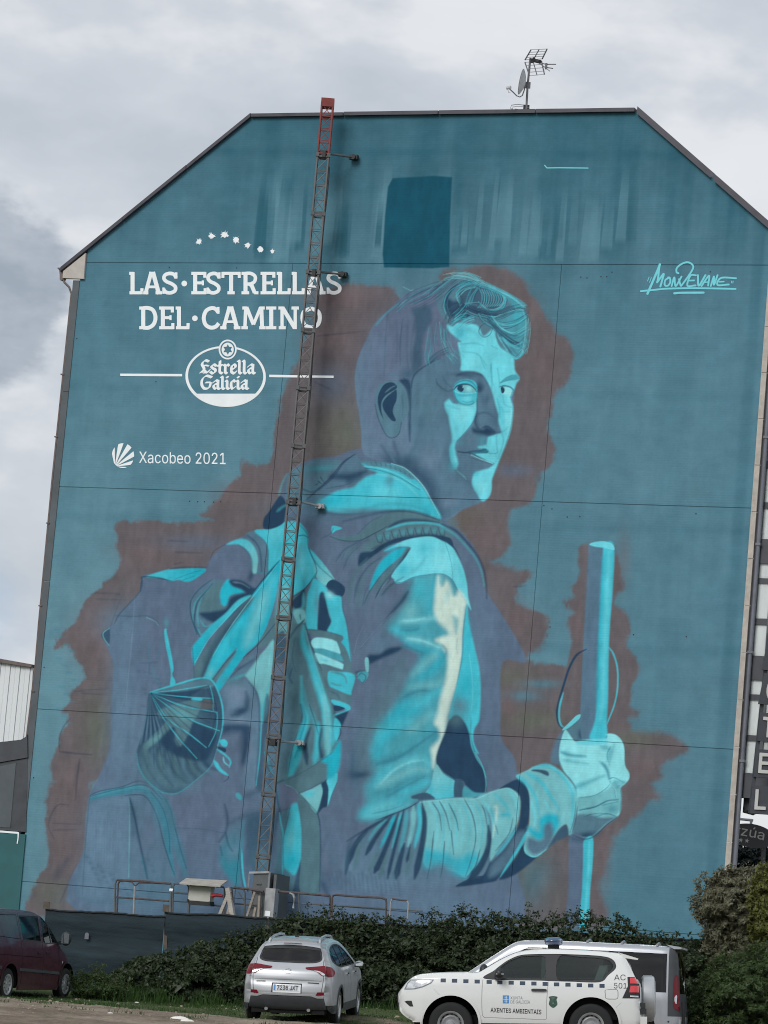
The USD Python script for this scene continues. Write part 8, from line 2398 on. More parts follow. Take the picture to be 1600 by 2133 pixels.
# ================================================================ silver crossover, seen from behind
def silver_car():
    B = Body([-.66, .28, -.80, .34, -.885, .48, -.905, .62, -.90, .74, -.872, .86, -.862, .95, -.835, 1.05, -.76, 1.14, -.66, 1.24, -.56, 1.36, -.47, 1.47, -.40, 1.535, -.2, 1.59, .25, 1.635, .9, 1.65, 1.5, 1.615, 1.95, 1.52, 2.35, 1.30, 2.72, 1.09, 3.1, 1.02, 3.38, .90, 3.52, .75, 3.57, .55, 3.54, .38, 3.42, .26],
             [(-.92, .80), (-.80, .865), (-.55, .905), (-.1, .925), (1.2, .92), (2.5, .925), (3.1, .90), (3.42, .80), (3.6, .66)],
             [(.2, .03), (.45, .0), (.75, .0), (1.0, .035), (1.12, .075), (1.3, .165), (1.5, .27), (1.66, .34)], r=.085, crown=.075, sill=.24)
    B.nsign = 1
    T = thing('silver_car', 'silver crossover car parked with its tail to the viewer, number plate 7238 JXT', 'car', mat=SILVER_POSE)
    rear = lambda o=0.0: B.end_map(True, o)
    R0, wy = .35, .80
    ax = (0.0, 2.67)
    side = B.poly
    for c in ax:
        side = side.difference(arch_cut(c, .385, .36)).difference(sg.box(c - .385, 0, c + .385, .36))
    dlo = SP2(-.28, 1.20, -.36, 1.29, -.20, 1.42, .1, 1.50, .7, 1.545, 1.4, 1.51, 1.85, 1.37, 2.28, 1.13, 1.9, 1.105, 1.0, 1.10, .2, 1.12)
    doors = seam([.55, 1.1, .52, .8, .60, .55, .72, .34], .012).union(seam([1.45, 1.1, 1.44, .34], .012)).union(seam([2.33, 1.08, 2.30, .6, 2.25, .34], .012))
    low = sg.box(-2, 0, 5, .40)
    for s in (1, -1):
        m = lambda o=0.0, s=s: B.side_map(s, o)
        fl_ = s > 0
        body = panel('side_body', side.difference(dlo).difference(doors).difference(low), m(), 'silver_paint', T, .05, flip=fl_)
        panel('sill_cladding', side.intersection(low).difference(doors), m(.012), 'trim_grey', T, .06, flip=fl_)
        panel('window_surround', dlo.difference(dlo.buffer(-.025)), m(-.004), 'black_plastic', T, .05, flip=fl_)
        pl = seam([.02, 1.0, .05, 1.6], .05).union(seam([.62, 1.0, .60, 1.6], .06)).union(seam([1.42, 1.0, 1.30, 1.6], .06))
        for g in getattr(dlo.buffer(-.02).intersection(pl), 'geoms', []):
            panel('pillar', g, m(-.006), 'black_plastic', T, .05, flip=fl_)
        panel('side_window', dlo.buffer(-.022).difference(pl), m(-.012), 'glass_dark', T, .06, flip=fl_)
        for c in ax:
            panel('arch_trim', ring_seg(c, .36, .375, .435), m(.014), 'trim_grey', T, .04, flip=fl_)
            liner(T, c, .36, .386, s * .50, s * .88)
            wheel(T, c, s * (wy + .0), R0, .225, .225, 'spokes', s, spin=.3 * c)
        for c in (.95, 1.95):
            thick('door_handle', sg.box(c - .02, .955, c + .17, .985), lambda o, s=s: B.side_map(s, o), 'chrome', T, 0, .03, .04, flip=fl_)
    # tail: bumper, tailgate, glass
    zs = np.linspace(.33, 1.60, 60)
    l = B.l_of_z(zs)
    xx, z2 = B.at_l(l)
    hw = B.half(xx, z2, 0 * xx)
    tail = sg.Polygon(np.vstack([np.stack([hw, z2], 1), np.stack([-hw, z2], 1)[::-1]])).buffer(0)
    win = SP2(-.60, 1.40, -.585, 1.485, -.30, 1.508, .30, 1.508, .585, 1.485, .60, 1.40, .62, 1.27, .50, 1.20, .2, 1.175, -.2, 1.175, -.50, 1.20, -.62, 1.27)
    blk = P2(-1, .2, 1, .2, 1, .535, .60, .535, .48, .575, -.48, .575, -.60, .535, -1, .535)
    gate = seam([-.70, 1.60, -.66, 1.25, -.70, 1.0, -.66, .62, -.56, .585, 0, .58, .56, .585, .66, .62, .70, 1.0, .66, 1.25, .70, 1.60], .010)
    lamps = {}
    for s in (1, -1):
        lamps[s] = sa.scale(SP2(.335, 1.10, .45, 1.118, .62, 1.15, .74, 1.165, .80, 1.13, .81, 1.06, .77, 1.0, .68, .975, .61, 1.01, .54, 1.05, .44, 1.065, .36, 1.07), s, 1, origin=(0, 0))
    plate = sg.box(-.29, .625, .31, .80)
    skin = tail.difference(win).difference(blk).difference(gate).difference(plate)
    panel('tail_panel', skin.difference(lamps[1]).difference(lamps[-1]), rear(), 'silver_paint', T, .035, flip=True)
    panel('rear_bumper', tail.intersection(blk), rear(.012), 'trim_grey', T, .04, flip=True)
    panel('rear_window', win, rear(-.008), 'glass_dark', T, .05, flip=True)
    panel('window_band', win.difference(win.buffer(-.035)).union(win.intersection(sg.box(-1, 1.45, 1, 1.6))), rear(-.004), 'black_plastic', T, .04, flip=True)
    for s in (1, -1):
        lm = panel('tail_lamp', lamps[s].intersection(tail.buffer(.02)), rear(.010), 'lamp_red', T, .025, flip=True)
        panel('clear_lens', sa.scale(SP2(.50, 1.052, .60, 1.03, .68, .985, .74, .995, .68, 1.03, .60, 1.055), s, 1, origin=(0, 0)).intersection(tail), rear(.014), 'lamp_clear', lm, .02, flip=True)
        # the lamp runs round the corner on to the flank
        panel('tail_lamp', SP2(-.84, 1.16, -.70, 1.15, -.58, 1.11, -.50, 1.06, -.60, 1.0, -.72, .965, -.86, .985).intersection(B.poly), B.side_map(s, .008), 'lamp_red', T, .03, flip=s > 0)
        panel('reflector', sa.scale(P2(.56, .59, .80, .615, .80, .665, .60, .66), s, 1, origin=(0, 0)).intersection(tail), rear(.010), 'lamp_red', T, .03, flip=True)
        ex = MB().tube([(-.84, s * .42, .30), (-.70, s * .42, .30)], .035, 10)
        ex.build('tail_pipe', 'steel_rim', T)
    # pressed bright line over the bumper and crease on the gate
    thick('bumper_lip', P2(-.82, .55, -.60, .545, -.47, .582, .47, .582, .60, .545, .82, .55, .82, .585, .62, .585, .50, .612, -.50, .612, -.62, .585, -.82, .585).intersection(tail.buffer(-.012)), rear, 'silver_paint', T, -.01, .022, .04, flip=True)
    thick('gate_crease', P2(-.66, .90, .66, .90, .66, .875, -.66, .875).intersection(tail), rear, 'silver_paint', T, 0, .012, .04, flip=True)
    panel('plate_recess', plate, rear(-.012), 'trim_grey', T, .05, flip=True)
    pl = thick('number_plate', sg.box(-.27, .63, .28, .775), rear, 'plate_white', T, -.01, .012, .05, flip=True)
    panel('plate_blue_band', sg.box(.225, .665, .265, .765), rear(.015), 'blue_mark', pl, .03, flip=True)
    panel('plate_grey', sg.box(-.25, .665, .225, .765), rear(.0135), 'lamp_clear', pl, .03, flip=True)
    text_on('7238 JXT', .072, rear(.018), .205, .68, 'ink_black', pl, width=.43, dirx=-1, bold=True)
    text_on('TURISMO MOTOR', .014, rear(.018), .14, .642, 'ink_grey', pl, width=.28, dirx=-1) if False else None
    bd = MB()
    e0 = sg.Point(0, 1.03).buffer(.06, quad_segs=12)
    e0 = sa.scale(e0, 1.15, .72)
    bg_ = panel('badge', e0.difference(sa.scale(e0, .82, .76)).union(sa.skew(sg.box(-.035, 1.0, -.015, 1.06).union(sg.box(.015, 1.0, .035, 1.06)).union(sg.box(-.035, 1.022, .035, 1.04)), -14)), rear(.012), 'chrome', T, .02, flip=True)
    for a, c in ((.62, .44), (-.40, -.62)):
        panel('script_badge', sg.box(min(a, c), .815, max(a, c), .832), rear(.010), 'trim_grey', T, .03, flip=True)
    # roof, bonnet, windscreen
    st_ = B.strip_map()
    L1, L2, L3, L4 = (B.l_of_z(1.60), float(np.interp(1.90, B.out[:, 0], B.L)), float(np.interp(2.68, B.out[:, 0], B.L)), B.L[-1])
    panel('roof', sg.box(L1 - .01, -1, L2, 1), st_, 'silver_paint', T, .08)
    panel('windscreen', sg.box(L2, -1, L3, 1), st_, 'glass_dark', T, .1)
    panel('bonnet', sg.box(L3, -1, L4, 1), st_, 'silver_paint', T, .08)
    thick('spoiler', sg.box(L1 - .13, -.86, L1 + .05, .86), lambda o: B.strip_map(o), 'silver_paint', T, -.02, .035, .05)
    panel('brake_light', sg.box(-.18, 1.512, .18, 1.525).intersection(tail), rear(.03), 'lamp_red', T, .03, flip=True)
    for s in (1, -1):
        rl = [(x, s * (B.half(np.array([x]), np.array([z]), np.array([.0]))[0] - .03), z + dz) for x, z, dz in ((-.28, 1.57, .0), (-.18, 1.60, .035), (.2, 1.635, .05), (.8, 1.655, .05), (1.35, 1.635, .045), (1.55, 1.60, .0))]
        MB().tube(_spline(np.array(rl)[:, :2], False, 4)[:0].tolist() or rl, .026, 8).build('roof_rail', 'alloy', T)
        # mirrors
        mv = trimesh.creation.icosphere(subdivisions=2)
        v = np.array(mv.vertices) * [.085, .085, .058]
        v[:, 0] = np.where(v[:, 0] < -.035, -.035, v[:, 0])
        mr = obj('mirror', (v + [1.98, s * 1.0, 1.13], np.array(mv.faces)), 'silver_paint', T, smooth=40)
        MB().box((1.944, s * 1.0 - .07, 1.085), (1.947, s * 1.0 + .07, 1.175)).build('mirror_glass', 'mirror_glass', mr)
        MB().bar((1.99, s * .90, 1.08), (1.99, s * 1.0, 1.09), .07, .05).build('mirror_arm', 'black_plastic', mr)
    MB().tube([(.05, 0, 1.70), (-.02, 0, 1.86)], .010, 6, .006).box((-.02, -.03, 1.68), (.12, .03, 1.72)).build('roof_antenna', 'black_plastic', T)
    MB().box((-.78, -.72, .22), (3.45, .72, .42)).box((-.5, -.66, .42), (2.6, .66, 1.0)).build('underbody', 'under', T)
    for x in (.35, 1.35):
        for y in (-.4, .4):
            seat(T, x, y, .55)
    return T


# ================================================================ white off-roader of the rangers, seen from its left side
def ranger_car():
    B = Body([-.86, .40, -.905, .47, -.90, .64, -.862, .75, -.858, .95, -.845, 1.12, -.77, 1.25, -.66, 1.48, -.585, 1.60, -.50, 1.648, -.2, 1.68, .085, 1.697, .6, 1.715, .9, 1.712, 1.15, 1.685, 1.35, 1.635, 1.6, 1.515, 1.84, 1.37, 1.99, 1.295, 2.24, 1.293, 2.66, 1.28, 3.0, 1.245, 3.12, 1.20, 3.21, 1.13, 3.30, 1.02, 3.365, .92, 3.365, .78, 3.35, .62, 3.26, .52, 3.12, .44],
             [(-.92, .78), (-.75, .87), (-.4, .905), (0, .915), (1.2, .92), (2.4, .915), (2.9, .885), (3.2, .79), (3.40, .62)],
             [(.3, .02), (.5, .0), (.8, .0), (1.05, .02), (1.18, .05), (1.4, .13), (1.62, .215), (1.74, .26)], r=.10, crown=.05, sill=.42)
    T = thing('ranger_car', 'white short off-road car with a row of dark squares, lettered AXENTES AMBIENTAIS', 'car', mat=RANGER_POSE)
    ax, R0 = (0.0, 2.45), .388
    side = B.poly
    for c in ax:
        side = side.difference(arch_cut(c, .50, .40)).difference(sg.box(c - .50, 0, c + .50, .40))
    dlo = SP2(1.86, 1.185, 1.70, 1.33, 1.58, 1.43, 1.43, 1.53, 1.22, 1.61, .86, 1.63, .3, 1.63, -.30, 1.585, -.44, 1.42, -.30, 1.27, -.155, 1.15, .3, 1.15, 1.0, 1.165)
    f_win = P2(1.66, 1.20, 1.58, 1.40, 1.43, 1.505, 1.22, 1.585, .88, 1.60, .80, 1.57, .79, 1.20)
    r_win = SP2(.56, 1.585, .2, 1.585, -.26, 1.55, -.385, 1.42, -.26, 1.28, -.15, 1.19, .2, 1.185, .58, 1.185)
    door = seam([1.89, 1.17, 1.905, 1.0, 1.90, .60, 1.86, .51], .006).union(seam([.74, 1.15, .765, .95, .78, .5], .006)).union(seam([1.87, .515, 1.2, .50, .78, .49], .006))
    flap = SP2(-.25, 1.02, -.36, 1.03, -.46, 1.02, -.475, .94, -.46, .865, -.36, .855, -.26, .865, -.245, .94)
    fend = seam([2.75, 1.0, 2.62, .86], .003).union(seam([-.53, .80, -.40, .68], .003))
    lamp = P2(3.28, .985, 3.225, 1.10, 3.17, 1.16, 2.75, 1.165, 2.80, 1.10, 2.95, 1.03, 3.10, .992)
    tl = P2(-.635, 1.245, -.765, 1.245, -.86, 1.10, -.86, .875, -.545, .875, -.645, 1.09)
    for s in (1, -1):
        m = lambda o=0.0, s=s: B.side_map(s, o)
        fl_ = s > 0
        panel('side_body', side.difference(dlo).difference(door).difference(flap.difference(flap.buffer(-.008))).difference(fend).difference(lamp).difference(tl), m(), 'white_car_paint', T, .04, flip=fl_)
        panel('window_surround', dlo.difference(f_win).difference(r_win), m(-.006), 'black_plastic', T, .05, flip=fl_)
        panel('door_window', f_win, m(-.014), 'glass_side', T, .06, flip=fl_)
        panel('quarter_window', r_win, m(-.014), 'glass_side', T, .06, flip=fl_)
        panel('head_lamp', lamp.buffer(-.004), m(.006), 'lamp_clear', T, .03, flip=fl_)
        panel('lamp_frame', lamp.difference(lamp.buffer(-.014)), m(.009), 'ink_grey', T, .03, flip=fl_)
        tp = panel('tail_lamp', tl.intersection(B.poly), m(.004), 'black_plastic', T, .03, flip=fl_)
        panel('red_lens', P2(-.68, 1.232, -.775, 1.232, -.835, 1.13, -.68, 1.135).union(P2(-.69, 1.095, -.84, 1.095, -.84, .98, -.665, .98)).intersection(B.poly), m(.012), 'lamp_red_bright', tp, .03, flip=fl_)
        panel('clear_lens', P2(-.68, .925, -.83, .92, -.83, .895, -.68, .90).intersection(B.poly), m(.010), 'lamp_clear', tp, .03, flip=fl_)
        for c in ax:
            panel('arch_flare', ring_seg(c, .40, .49, .535, -.05, math.pi + .05), m(.016), 'white_car_paint', T, .04, flip=fl_)
            liner(T, c, .40, .505, s * .40, s * .90)
            wheel(T, c, s * .79, R0, .25, .225, 'holes', s, 'steel_rim', spin=.1)
        thick('door_handle', SP2(.78, 1.0, .80, 1.02, 1.02, 1.022, 1.04, 1.0, 1.02, .985, .80, .983), lambda o, s=s: B.side_map(s, o), 'black_plastic', T, 0, .035, .03, flip=fl_)
        thick('fog_lamp', P2(3.14, .79, 3.22, .79, 3.27, .775, 3.17, .69, 3.11, .69), lambda o, s=s: B.side_map(s, o), 'black_plastic', T, -.01, .004, .03, flip=fl_)
        # chequer of small dark squares, and the lettering on the door
        for k in range(15):
            x, z = 2.587 - k * .1985, 1.150 - k * .0046
            if k == 4:
                x -= .012
            panel('square', sg.box(x - .046, z - .033, x + .046, z + .033), m(.002), 'ink_navy', T, .05, flip=fl_)
        dx = -1 if s > 0 else 1
        X = lambda a, w=0.0: a if s > 0 else a - w                  # the far side reads the other way
        mk = panel('crest_mark', sg.box(1.43, .763, 1.54, .903), m(.002), 'blue_mark', T, .05, flip=fl_)
        panel('crest_lines', sg.box(1.477, .775, 1.487, .89).union(sg.box(1.44, .83, 1.53, .838)).union(sg.box(1.455, .80, 1.515, .806)).union(sg.box(1.46, .862, 1.51, .868)), m(.004), 'plate_white', mk, .04, flip=fl_)
        text_on('XUNTA', .052, m(.002), 1.41 if s > 0 else 1.41 - .21, .835, 'ink_grey', T, width=.215, dirx=dx)
        text_on('DE GALICIA', .052, m(.002), 1.41 if s > 0 else 1.41 - .34, .765, 'ink_grey', T, width=.345, dirx=dx)
        text_on('AXENTES AMBIENTAIS', .075, m(.002), 1.755 if s > 0 else .865, .61, 'ink_black', T, width=.89, dirx=dx, slope=-.03, bold=True)
        text_on('AC', .095, m(.002), -.40 if s > 0 else -.60, 1.19, 'ink_black', T, width=.205, dirx=dx)
        text_on('501', .095, m(.002), -.39 if s > 0 else -.62, 1.045, 'ink_black', T, width=.235, dirx=dx)
        sh_ = SP2(.735, .885, .66, .90, .585, .885, .60, .84, .585, .76, .62, .715, .66, .695, .70, .715, .735, .76, .72, .84)
        sd = panel('shield', sh_, m(.002), 'shield_green', T, .04, flip=fl_)
        panel('shield_mark', sg.Point(.66, .775).buffer(.014).union(sg.box(.63, .86, .69, .872)), m(.004), 'ink_grey', sd, .04, flip=fl_)
        # mirror
        mv = trimesh.creation.icosphere(subdivisions=2)
        v = np.array(mv.vertices) * [.095, .11, .10]
        v[:, 0] = np.where(v[:, 0] < -.04, -.04, v[:, 0])
        mr = obj('mirror', (v + [1.60, s * 1.01, 1.275], np.array(mv.faces)), 'black_plastic', T, smooth=40)
        MB().box((1.52, s * 1.09 - .02, 1.262), (1.66, s * 1.09 + .02, 1.28)).build('indicator', 'chrome', mr)
        MB().bar((1.66, s * .88, 1.20), (1.62, s * .98, 1.22), .06).build('mirror_arm', 'black_plastic', mr)
        MB().box((.52, s * .86 - .06, .36), (1.92, s * .86 + .06, .42)).build('side_step', 'trim_grey', T)
    st_ = B.strip_map()
    lx = lambda x: float(np.interp(x, B.out[:, 0][int(np.argmin(B.out[:, 0])):], B.L[int(np.argmin(B.out[:, 0])):]))
    La, Lb, Lc, Ld = B.l_of_z(1.60), B.l_of_z(1.2), lx(1.18), lx(1.97)
    panel('tailgate', sg.box(0.02, -1, Lb, 1), st_, 'white_car_paint', T, .07)
    panel('rear_window', sg.box(Lb, -1, La, 1), st_, 'glass_dark', T, .08)
    panel('roof', sg.box(La, -1, Lc, 1), st_, 'white_car_paint', T, .08)
    panel('windscreen', sg.box(Lc, -1, Ld, 1), st_, 'glass_side', T, .08)
    panel('bonnet', sg.box(Ld, -1, lx(3.20), 1), st_, 'white_car_paint', T, .07)
    panel('grille', sg.box(lx(3.20), -.9, B.l_of_z(.93, False), .9), B.strip_map(-.02), 'black_plastic', T, .06)
    panel('grille_bars', U([sg.box(lx(3.20) + .03 + k * .055, -.6, lx(3.20) + .05 + k * .055, .6) for k in range(4)]), B.strip_map(.004), 'chrome', T, .05)
    panel('nose_panel', U([sg.box(lx(3.20), -1, B.l_of_z(.93, False), -.9), sg.box(lx(3.20), .9, B.l_of_z(.93, False), 1), sg.box(B.l_of_z(.93, False), -1, B.L[-1], 1)]), st_, 'white_car_paint', T, .06)
    panel('bumper_slot', sg.box(B.l_of_z(.76, False), -.95, B.l_of_z(.66, False), .95), B.strip_map(.006), 'black_plastic', T, .06)
    # roof spoiler
    sp_ = MB()
    v = np.array([[x, y, z] for y in (-.62, .62) for x, z in ((-.48, 1.672), (-.83, 1.57), (-.82, 1.545), (-.60, 1.575))])
    sp_.add(v, [[0, 1, 5, 4], [1, 2, 6, 5], [2, 3, 7, 6], [3, 0, 4, 7], [0, 3, 2, 1], [4, 5, 6, 7]])
    sp_.build('roof_spoiler', 'white_car_paint', T)
    # spare wheel under its hard cover
    a = np.arange(40) * 2 * math.pi / 40
    pr = np.array([(.0, -1.15), (.30, -1.145), (.385, -1.12), (.41, -1.07), (.41, -.93), (.36, -.90)])
    v = np.stack([np.broadcast_to(pr[:, None, 1], (6, 40)), pr[:, None, 0] * np.cos(a), .875 + pr[:, None, 0] * np.sin(a)], -1).reshape(-1, 3)
    f = [[i * 40 + j, (i + 1) * 40 + j, (i + 1) * 40 + (j + 1) % 40, i * 40 + (j + 1) % 40] for i in range(5) for j in range(40)]
    obj('spare_wheel_cover', (v, np.array(f)), 'silver_paint', T, smooth=35)
    MB().box((-.97, .52, .60), (-.85, .80, .70)).box((-.95, .50, .69), (-.87, .80, .80)).build('rear_step', 'black_plastic', T)
    MB().box((-.98, -.80, .40), (-.86, .80, .56)).build('rear_bumper', 'white_car_paint', T)
    MB().box((-.75, -.62, .30), (3.1, .62, .55)).box((-.6, -.70, .50), (1.9, .70, .98)).build('underbody', 'under', T)
    MB().box((1.45, -.70, .95), (1.85, .70, 1.18)).tube([(1.35 + .04 * math.sin(t), .38 + .17 * math.cos(t), 1.14 + .17 * math.sin(t)) for t in np.linspace(0, 6.3, 16)], .014, 6).build('dashboard', 'interior', T)
    for y in (-.38, .38):
        seat(T, .95, y, .72, 'seat_grey')
        seat(T, .05, y, .72, 'seat_grey')
    # blue beacon on the roof
    bc = MB()
    bc.box((.56, -.2, 1.70), (.76, .2, 1.81))
    be = bc.build('beacon_foot', 'black_plastic', T)
    h = trimesh.creation.icosphere(subdivisions=3)
    v = np.array(h.vertices)
    v = np.sign(v) * abs(v) ** .75 * [.165, .45, .08] + [.66, 0, 1.86]
    obj('beacon', (v, np.array(h.faces)), 'lamp_blue', T, smooth=40)
    return T


# ================================================================ maroon van, right flank, nose away from the viewer
def maroon_van():
    B = Body([-.80, .40, -.88, .60, -.89, .90, -.86, 1.3, -.80, 1.7, -.72, 1.86, -.4, 1.905, .5, 1.915, 1.3, 1.90, 1.75, 1.86, 2.05, 1.76, 2.45, 1.50, 2.85, 1.20, 3.05, 1.10, 3.45, .98, 3.70, .82, 3.82, .62, 3.83, .42, 3.70, .28],
             [(-.9, .86), (-.5, .93), (.5, .95), (2.2, .95), (3.0, .91), (3.5, .80), (3.85, .60)],
             [(.2, .03), (.4, .0), (.8, .0), (1.1, .03), (1.25, .06), (1.6, .14), (1.92, .22)], r=.11, crown=.05, sill=.22)
    T = thing('maroon_van', 'dark maroon van at the left edge, parked nose towards the netting', 'van', mat=VAN_POSE)
    ax, R0 = (0.0, 3.2), .345
    side = B.poly
    for c in ax:
        side = side.difference(arch_cut(c, .43, .37)).difference(sg.box(c - .43, 0, c + .43, .37))
    w1 = P2(.70, 1.28, .62, 1.80, 1.66, 1.80, 1.69, 1.24)
    w2 = SP2(1.82, 1.23, 1.79, 1.5, 1.80, 1.785, 1.98, 1.745, 2.35, 1.50, 2.62, 1.27, 2.60, 1.215, 2.2, 1.215)
    carg = P2(-.68, 1.80, .48, 1.815, .56, 1.30, -.72, 1.36)
    sm = seam([.58, 1.84, .60, .95, .62, .34], .012).union(seam([1.745, 1.83, 1.75, .9, 1.78, .30], .012)).union(seam([2.62, 1.2, 2.70, .7, 2.72, .32], .012)).union(seam([-.75, .985, .58, .95, 1.7, .92], .010))
    for s in (1, -1):
        m = lambda o=0.0, s=s: B.side_map(s, o)
        fl_ = s > 0
        panel('side_body', side.difference(w1).difference(w2).difference(sm).difference(carg.difference(carg.buffer(-.012))), m(), 'maroon_paint', T, .05, flip=fl_)
        panel('window_surround', w1.difference(w1.buffer(-.03)).union(w2.difference(w2.buffer(-.03))), m(-.006), 'black_plastic', T, .05, flip=fl_)
        panel('side_window', w1.buffer(-.028), m(-.012), 'glass_maroon', T, .06, flip=fl_)
        panel('front_window', w2.buffer(-.028), m(-.012), 'glass_maroon', T, .06, flip=fl_)
        panel('quarter_pillar', seam([2.25, 1.2, 2.16, 1.64], .045).intersection(w2), m(-.006), 'black_plastic', T, .05, flip=fl_)
        thick('rub_strip', P2(.46, .70, .46, .635, 2.72, .555, 2.72, .615), lambda o, s=s: B.side_map(s, o), 'trim_grey', T, 0, .02, .08, flip=fl_)
        thick('rub_strip', P2(-.82, .76, -.82, .68, -.46, .67, -.46, .74), lambda o, s=s: B.side_map(s, o), 'trim_grey', T, 0, .02, .08, flip=fl_)
        panel('sill', sg.box(.5, .22, 2.75, .33), m(.010), 'maroon_paint', T, .06, flip=fl_)
        for c in ax:
            panel('arch_flare', ring_seg(c, .37, .42, .475), m(.016), 'maroon_paint', T, .04, flip=fl_)
            liner(T, c, .37, .431, s * .45, s * .92)
            wheel(T, c, s * .82, R0, .21, .215, 'spokes', s, spin=.2)
        for c in (1.45, 1.90):
            thick('door_handle', sg.box(c - .02, 1.01, c + .20, 1.05), lambda o, s=s: B.side_map(s, o), 'maroon_paint', T, 0, .035, .04, flip=fl_)
        panel('side_repeater', sg.box(2.86, .80, 2.93, .84), m(.006), 'lamp_clear', T, .03, flip=fl_)
        mv = trimesh.creation.icosphere(subdivisions=2)
        v = np.array(mv.vertices) * [.09, .12, .155]
        v[:, 0] = np.where(v[:, 0] < -.05, -.05, v[:, 0])
        mr = obj('mirror', (v + [2.66, s * 1.06, 1.345], np.array(mv.faces)), 'black_plastic', T, smooth=40)
        MB().box((2.604, s * 1.06 - .085, 1.235), (2.608, s * 1.06 + .085, 1.455)).build('mirror_glass', 'mirror_glass', mr)
        MB().bar((2.70, s * .88, 1.24), (2.68, s * 1.0, 1.26), .09, .07).build('mirror_arm', 'black_plastic', mr)
    st_ = B.strip_map()
    lx = lambda x: float(np.interp(x, B.out[:, 0][3:], B.L[3:]))
    panel('roof', sg.box(B.l_of_z(1.84), -1, lx(1.95), 1), st_, 'maroon_paint', T, .1)
    panel('windscreen', sg.box(lx(1.95), -1, lx(2.92), 1), st_, 'glass_maroon', T, .1)
    panel('bonnet', sg.box(lx(2.92), -1, B.L[-1], 1), st_, 'maroon_paint', T, .1)
    panel('tailgate', sg.box(0.01, -1, B.l_of_z(1.2), 1), st_, 'maroon_paint', T, .1)
    panel('rear_window', sg.box(B.l_of_z(1.2), -1, B.l_of_z(1.84), 1), st_, 'glass_dark', T, .1)
    MB().box((-.7, -.7, .25), (3.6, .7, .45)).box((-.7, -.74, .45), (2.9, .74, 1.15)).build('underbody', 'under', T)
    for x in (.75, 2.0):
        for y in (-.45, .45):
            seat(T, x, y, .85, 'seat_grey')
    return T


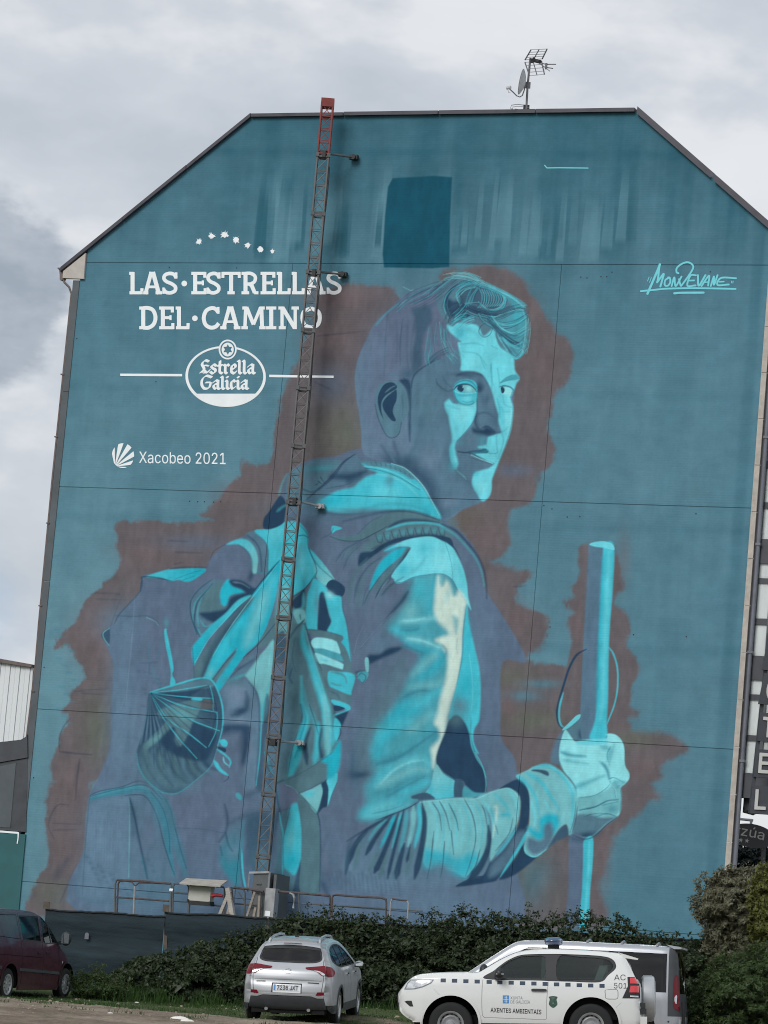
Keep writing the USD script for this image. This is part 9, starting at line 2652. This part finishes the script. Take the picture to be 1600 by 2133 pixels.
# ================================================================ silver van behind the white car
def silver_van():
    B = Body([-.83, .36, -.87, .50, -.865, .75, -.83, 1.0, -.80, 1.4, -.76, 1.75, -.70, 1.88, -.55, 1.925, 0, 1.945, 1.5, 1.955, 2.1, 1.94, 2.35, 1.885, 2.75, 1.62, 3.15, 1.34, 3.35, 1.22, 3.65, 1.08, 3.86, .85, 3.90, .6, 3.85, .40, 3.7, .3],
             [(-.9, .84), (-.5, .93), (.5, .95), (2.4, .95), (3.1, .90), (3.6, .78), (3.95, .58)],
             [(.2, .03), (.4, .0), (.9, .0), (1.15, .03), (1.3, .055), (1.7, .13), (1.96, .20)], r=.11, crown=.05, sill=.25)
    T = thing('silver_van', 'silver passenger van with black tail, parked behind the white ranger car', 'van', mat=SVAN_POSE)
    ax, R0 = (0.0, 3.1), .335
    side = B.poly
    for c in ax:
        side = side.difference(arch_cut(c, .42, .36)).difference(sg.box(c - .42, 0, c + .42, .36))
    glassy = P2(-.60, 1.06, -.585, 1.79, 2.05, 1.82, 2.36, 1.66, 2.85, 1.26, 2.82, 1.12, 1.0, 1.08)
    piv = P2(-.9, .62, -.9, 1.9, -.62, 1.9, -.64, .62)
    for s in (1, -1):
        m = lambda o=0.0, s=s: B.side_map(s, o)
        fl_ = s > 0
        sm = seam([-.30, 1.0, -.32, .45], .012).union(seam([1.9, 1.1, 1.9, .4], .012))
        panel('side_body', side.difference(glassy).difference(piv).difference(sm), m(), 'van_silver', T, .025, flip=fl_)
        panel('black_corner', B.poly.intersection(piv), m(.003), 'trim_grey', T, .05, flip=fl_)
        pl = seam([.55, 1.0, .55, 1.9], .07).union(seam([1.75, 1.0, 1.75, 1.9], .08))
        panel('side_window', glassy.difference(pl), m(-.008), 'glass_dark', T, .08, flip=fl_)
        for g in getattr(glassy.intersection(pl), 'geoms', []):
            panel('pillar', g, m(-.004), 'black_plastic', T, .06, flip=fl_)
        panel('tail_lamp', SP2(-.855, 1.38, -.79, 1.40, -.745, 1.36, -.735, 1.1, -.75, .80, -.80, .755, -.86, .79).intersection(B.poly), m(.012), 'lamp_red', T, .03, flip=fl_)
        panel('clear_lens', SP2(-.80, 1.02, -.76, .98, -.765, .90, -.80, .86).intersection(B.poly), m(.016), 'lamp_clear', T, .03, flip=fl_)
        panel('tow_hole', sg.Point(-.66, .52).buffer(.018), m(.004), 'ink_black', T, .03, flip=fl_)
        for c in ax:
            liner(T, c, .36, .421, s * .45, s * .92)
            wheel(T, c, s * .82, R0, .21, .21, 'holes', s, 'steel_rim')
        mv = trimesh.creation.icosphere(subdivisions=2)
        v = np.array(mv.vertices) * [.09, .12, .14]
        mr = obj('mirror', (v + [2.86, s * 1.05, 1.32], np.array(mv.faces)), 'black_plastic', T, smooth=40)
        MB().bar((2.9, s * .86, 1.22), (2.88, s * 1.0, 1.25), .09, .07).build('mirror_arm', 'black_plastic', mr)
    st_ = B.strip_map()
    lx = lambda x: float(np.interp(x, B.out[:, 0][3:], B.L[3:]))
    panel('roof', sg.box(B.l_of_z(1.86), -1, lx(2.25), 1), st_, 'van_silver', T, .1)
    panel('windscreen', sg.box(lx(2.25), -1, lx(3.30), 1), st_, 'glass_side', T, .1)
    panel('bonnet', sg.box(lx(3.30), -1, B.L[-1], 1), st_, 'van_silver', T, .1)
    panel('rear_window', sg.box(B.l_of_z(1.05), -.86, B.l_of_z(1.86), .86), B.strip_map(.003), 'glass_dark', T, .08)
    panel('tail_frame', sg.box(B.l_of_z(.62), -1, B.l_of_z(1.86), 1).difference(sg.box(B.l_of_z(1.05), -.86, B.l_of_z(1.86), .86)), st_, 'trim_grey', T, .08)
    panel('rear_bumper', sg.box(.01, -1, B.l_of_z(.62), 1), st_, 'van_silver', T, .08)
    for x in (-.35, .32, .98, 1.62):                                # pressed ribs of the roof
        b = MB()
        zt = np.interp(x, [-.55, 0, 1.5, 2.1], [1.925, 1.945, 1.955, 1.94])
        b.tube([(x + .03, -.70, zt + .015), (x, 0, zt + .065), (x - .03, .70, zt + .015)], .024, 6)
        b.build('roof_rib', 'van_silver', T)
    sp_ = MB()
    v = np.array([[x, y, z] for y in (-.66, .66) for x, z in ((-.55, 1.965), (-.84, 1.925), (-.84, 1.89), (-.70, 1.885))])
    sp_.add(v, [[0, 1, 5, 4], [1, 2, 6, 5], [2, 3, 7, 6], [3, 0, 4, 7], [0, 3, 2, 1], [4, 5, 6, 7]])
    sp_.build('roof_spoiler', 'van_silver', T)
    MB().box((-.93, .45, .45), (-.86, .62, .9)).box((-.93, -.1, .62), (-.86, .1, .72)).build('door_hinge', 'black_plastic', T)
    MB().box((-.7, -.7, .25), (3.6, .7, .45)).box((-.7, -.74, .45), (3.0, .74, 1.02)).build('underbody', 'under', T)
    for x in (.3, 1.2, 2.2):
        for y in (-.45, .45):
            seat(T, x, y, .8)
    return T


hd = lambda deg: (math.sin(math.radians(deg)), math.cos(math.radians(deg)))     # heading, clockwise from straight away
# silver car: rear right tyre touches down at (700, 2130) of the survey picture
_c = at(611, 2130, 71.0)
SILVER_POSE = pose(_c, hd(8.0), roll=-math.radians(2.4), pitch=math.radians(3.0))
_c = at(1230, 2137 + .388 * 118, 62.7 + .8)
RANGER_POSE = pose(_c - np.array([0, 0, .0]), hd(-86.5), roll=0, pitch=-math.radians(4.3))
_c = at(14, 2085, 76.0)
_f = hd(18.0)
VAN_POSE = pose(_c + .93 * np.array([-_f[1], _f[0], 0]), _f, roll=0, pitch=math.radians(1.6))
_c = at(1328, 2183, 68.5)
SVAN_POSE = pose(_c, hd(-79.5), roll=0, pitch=-math.radians(2.6))
silver_car()
ranger_car()
maroon_van()
silver_van()
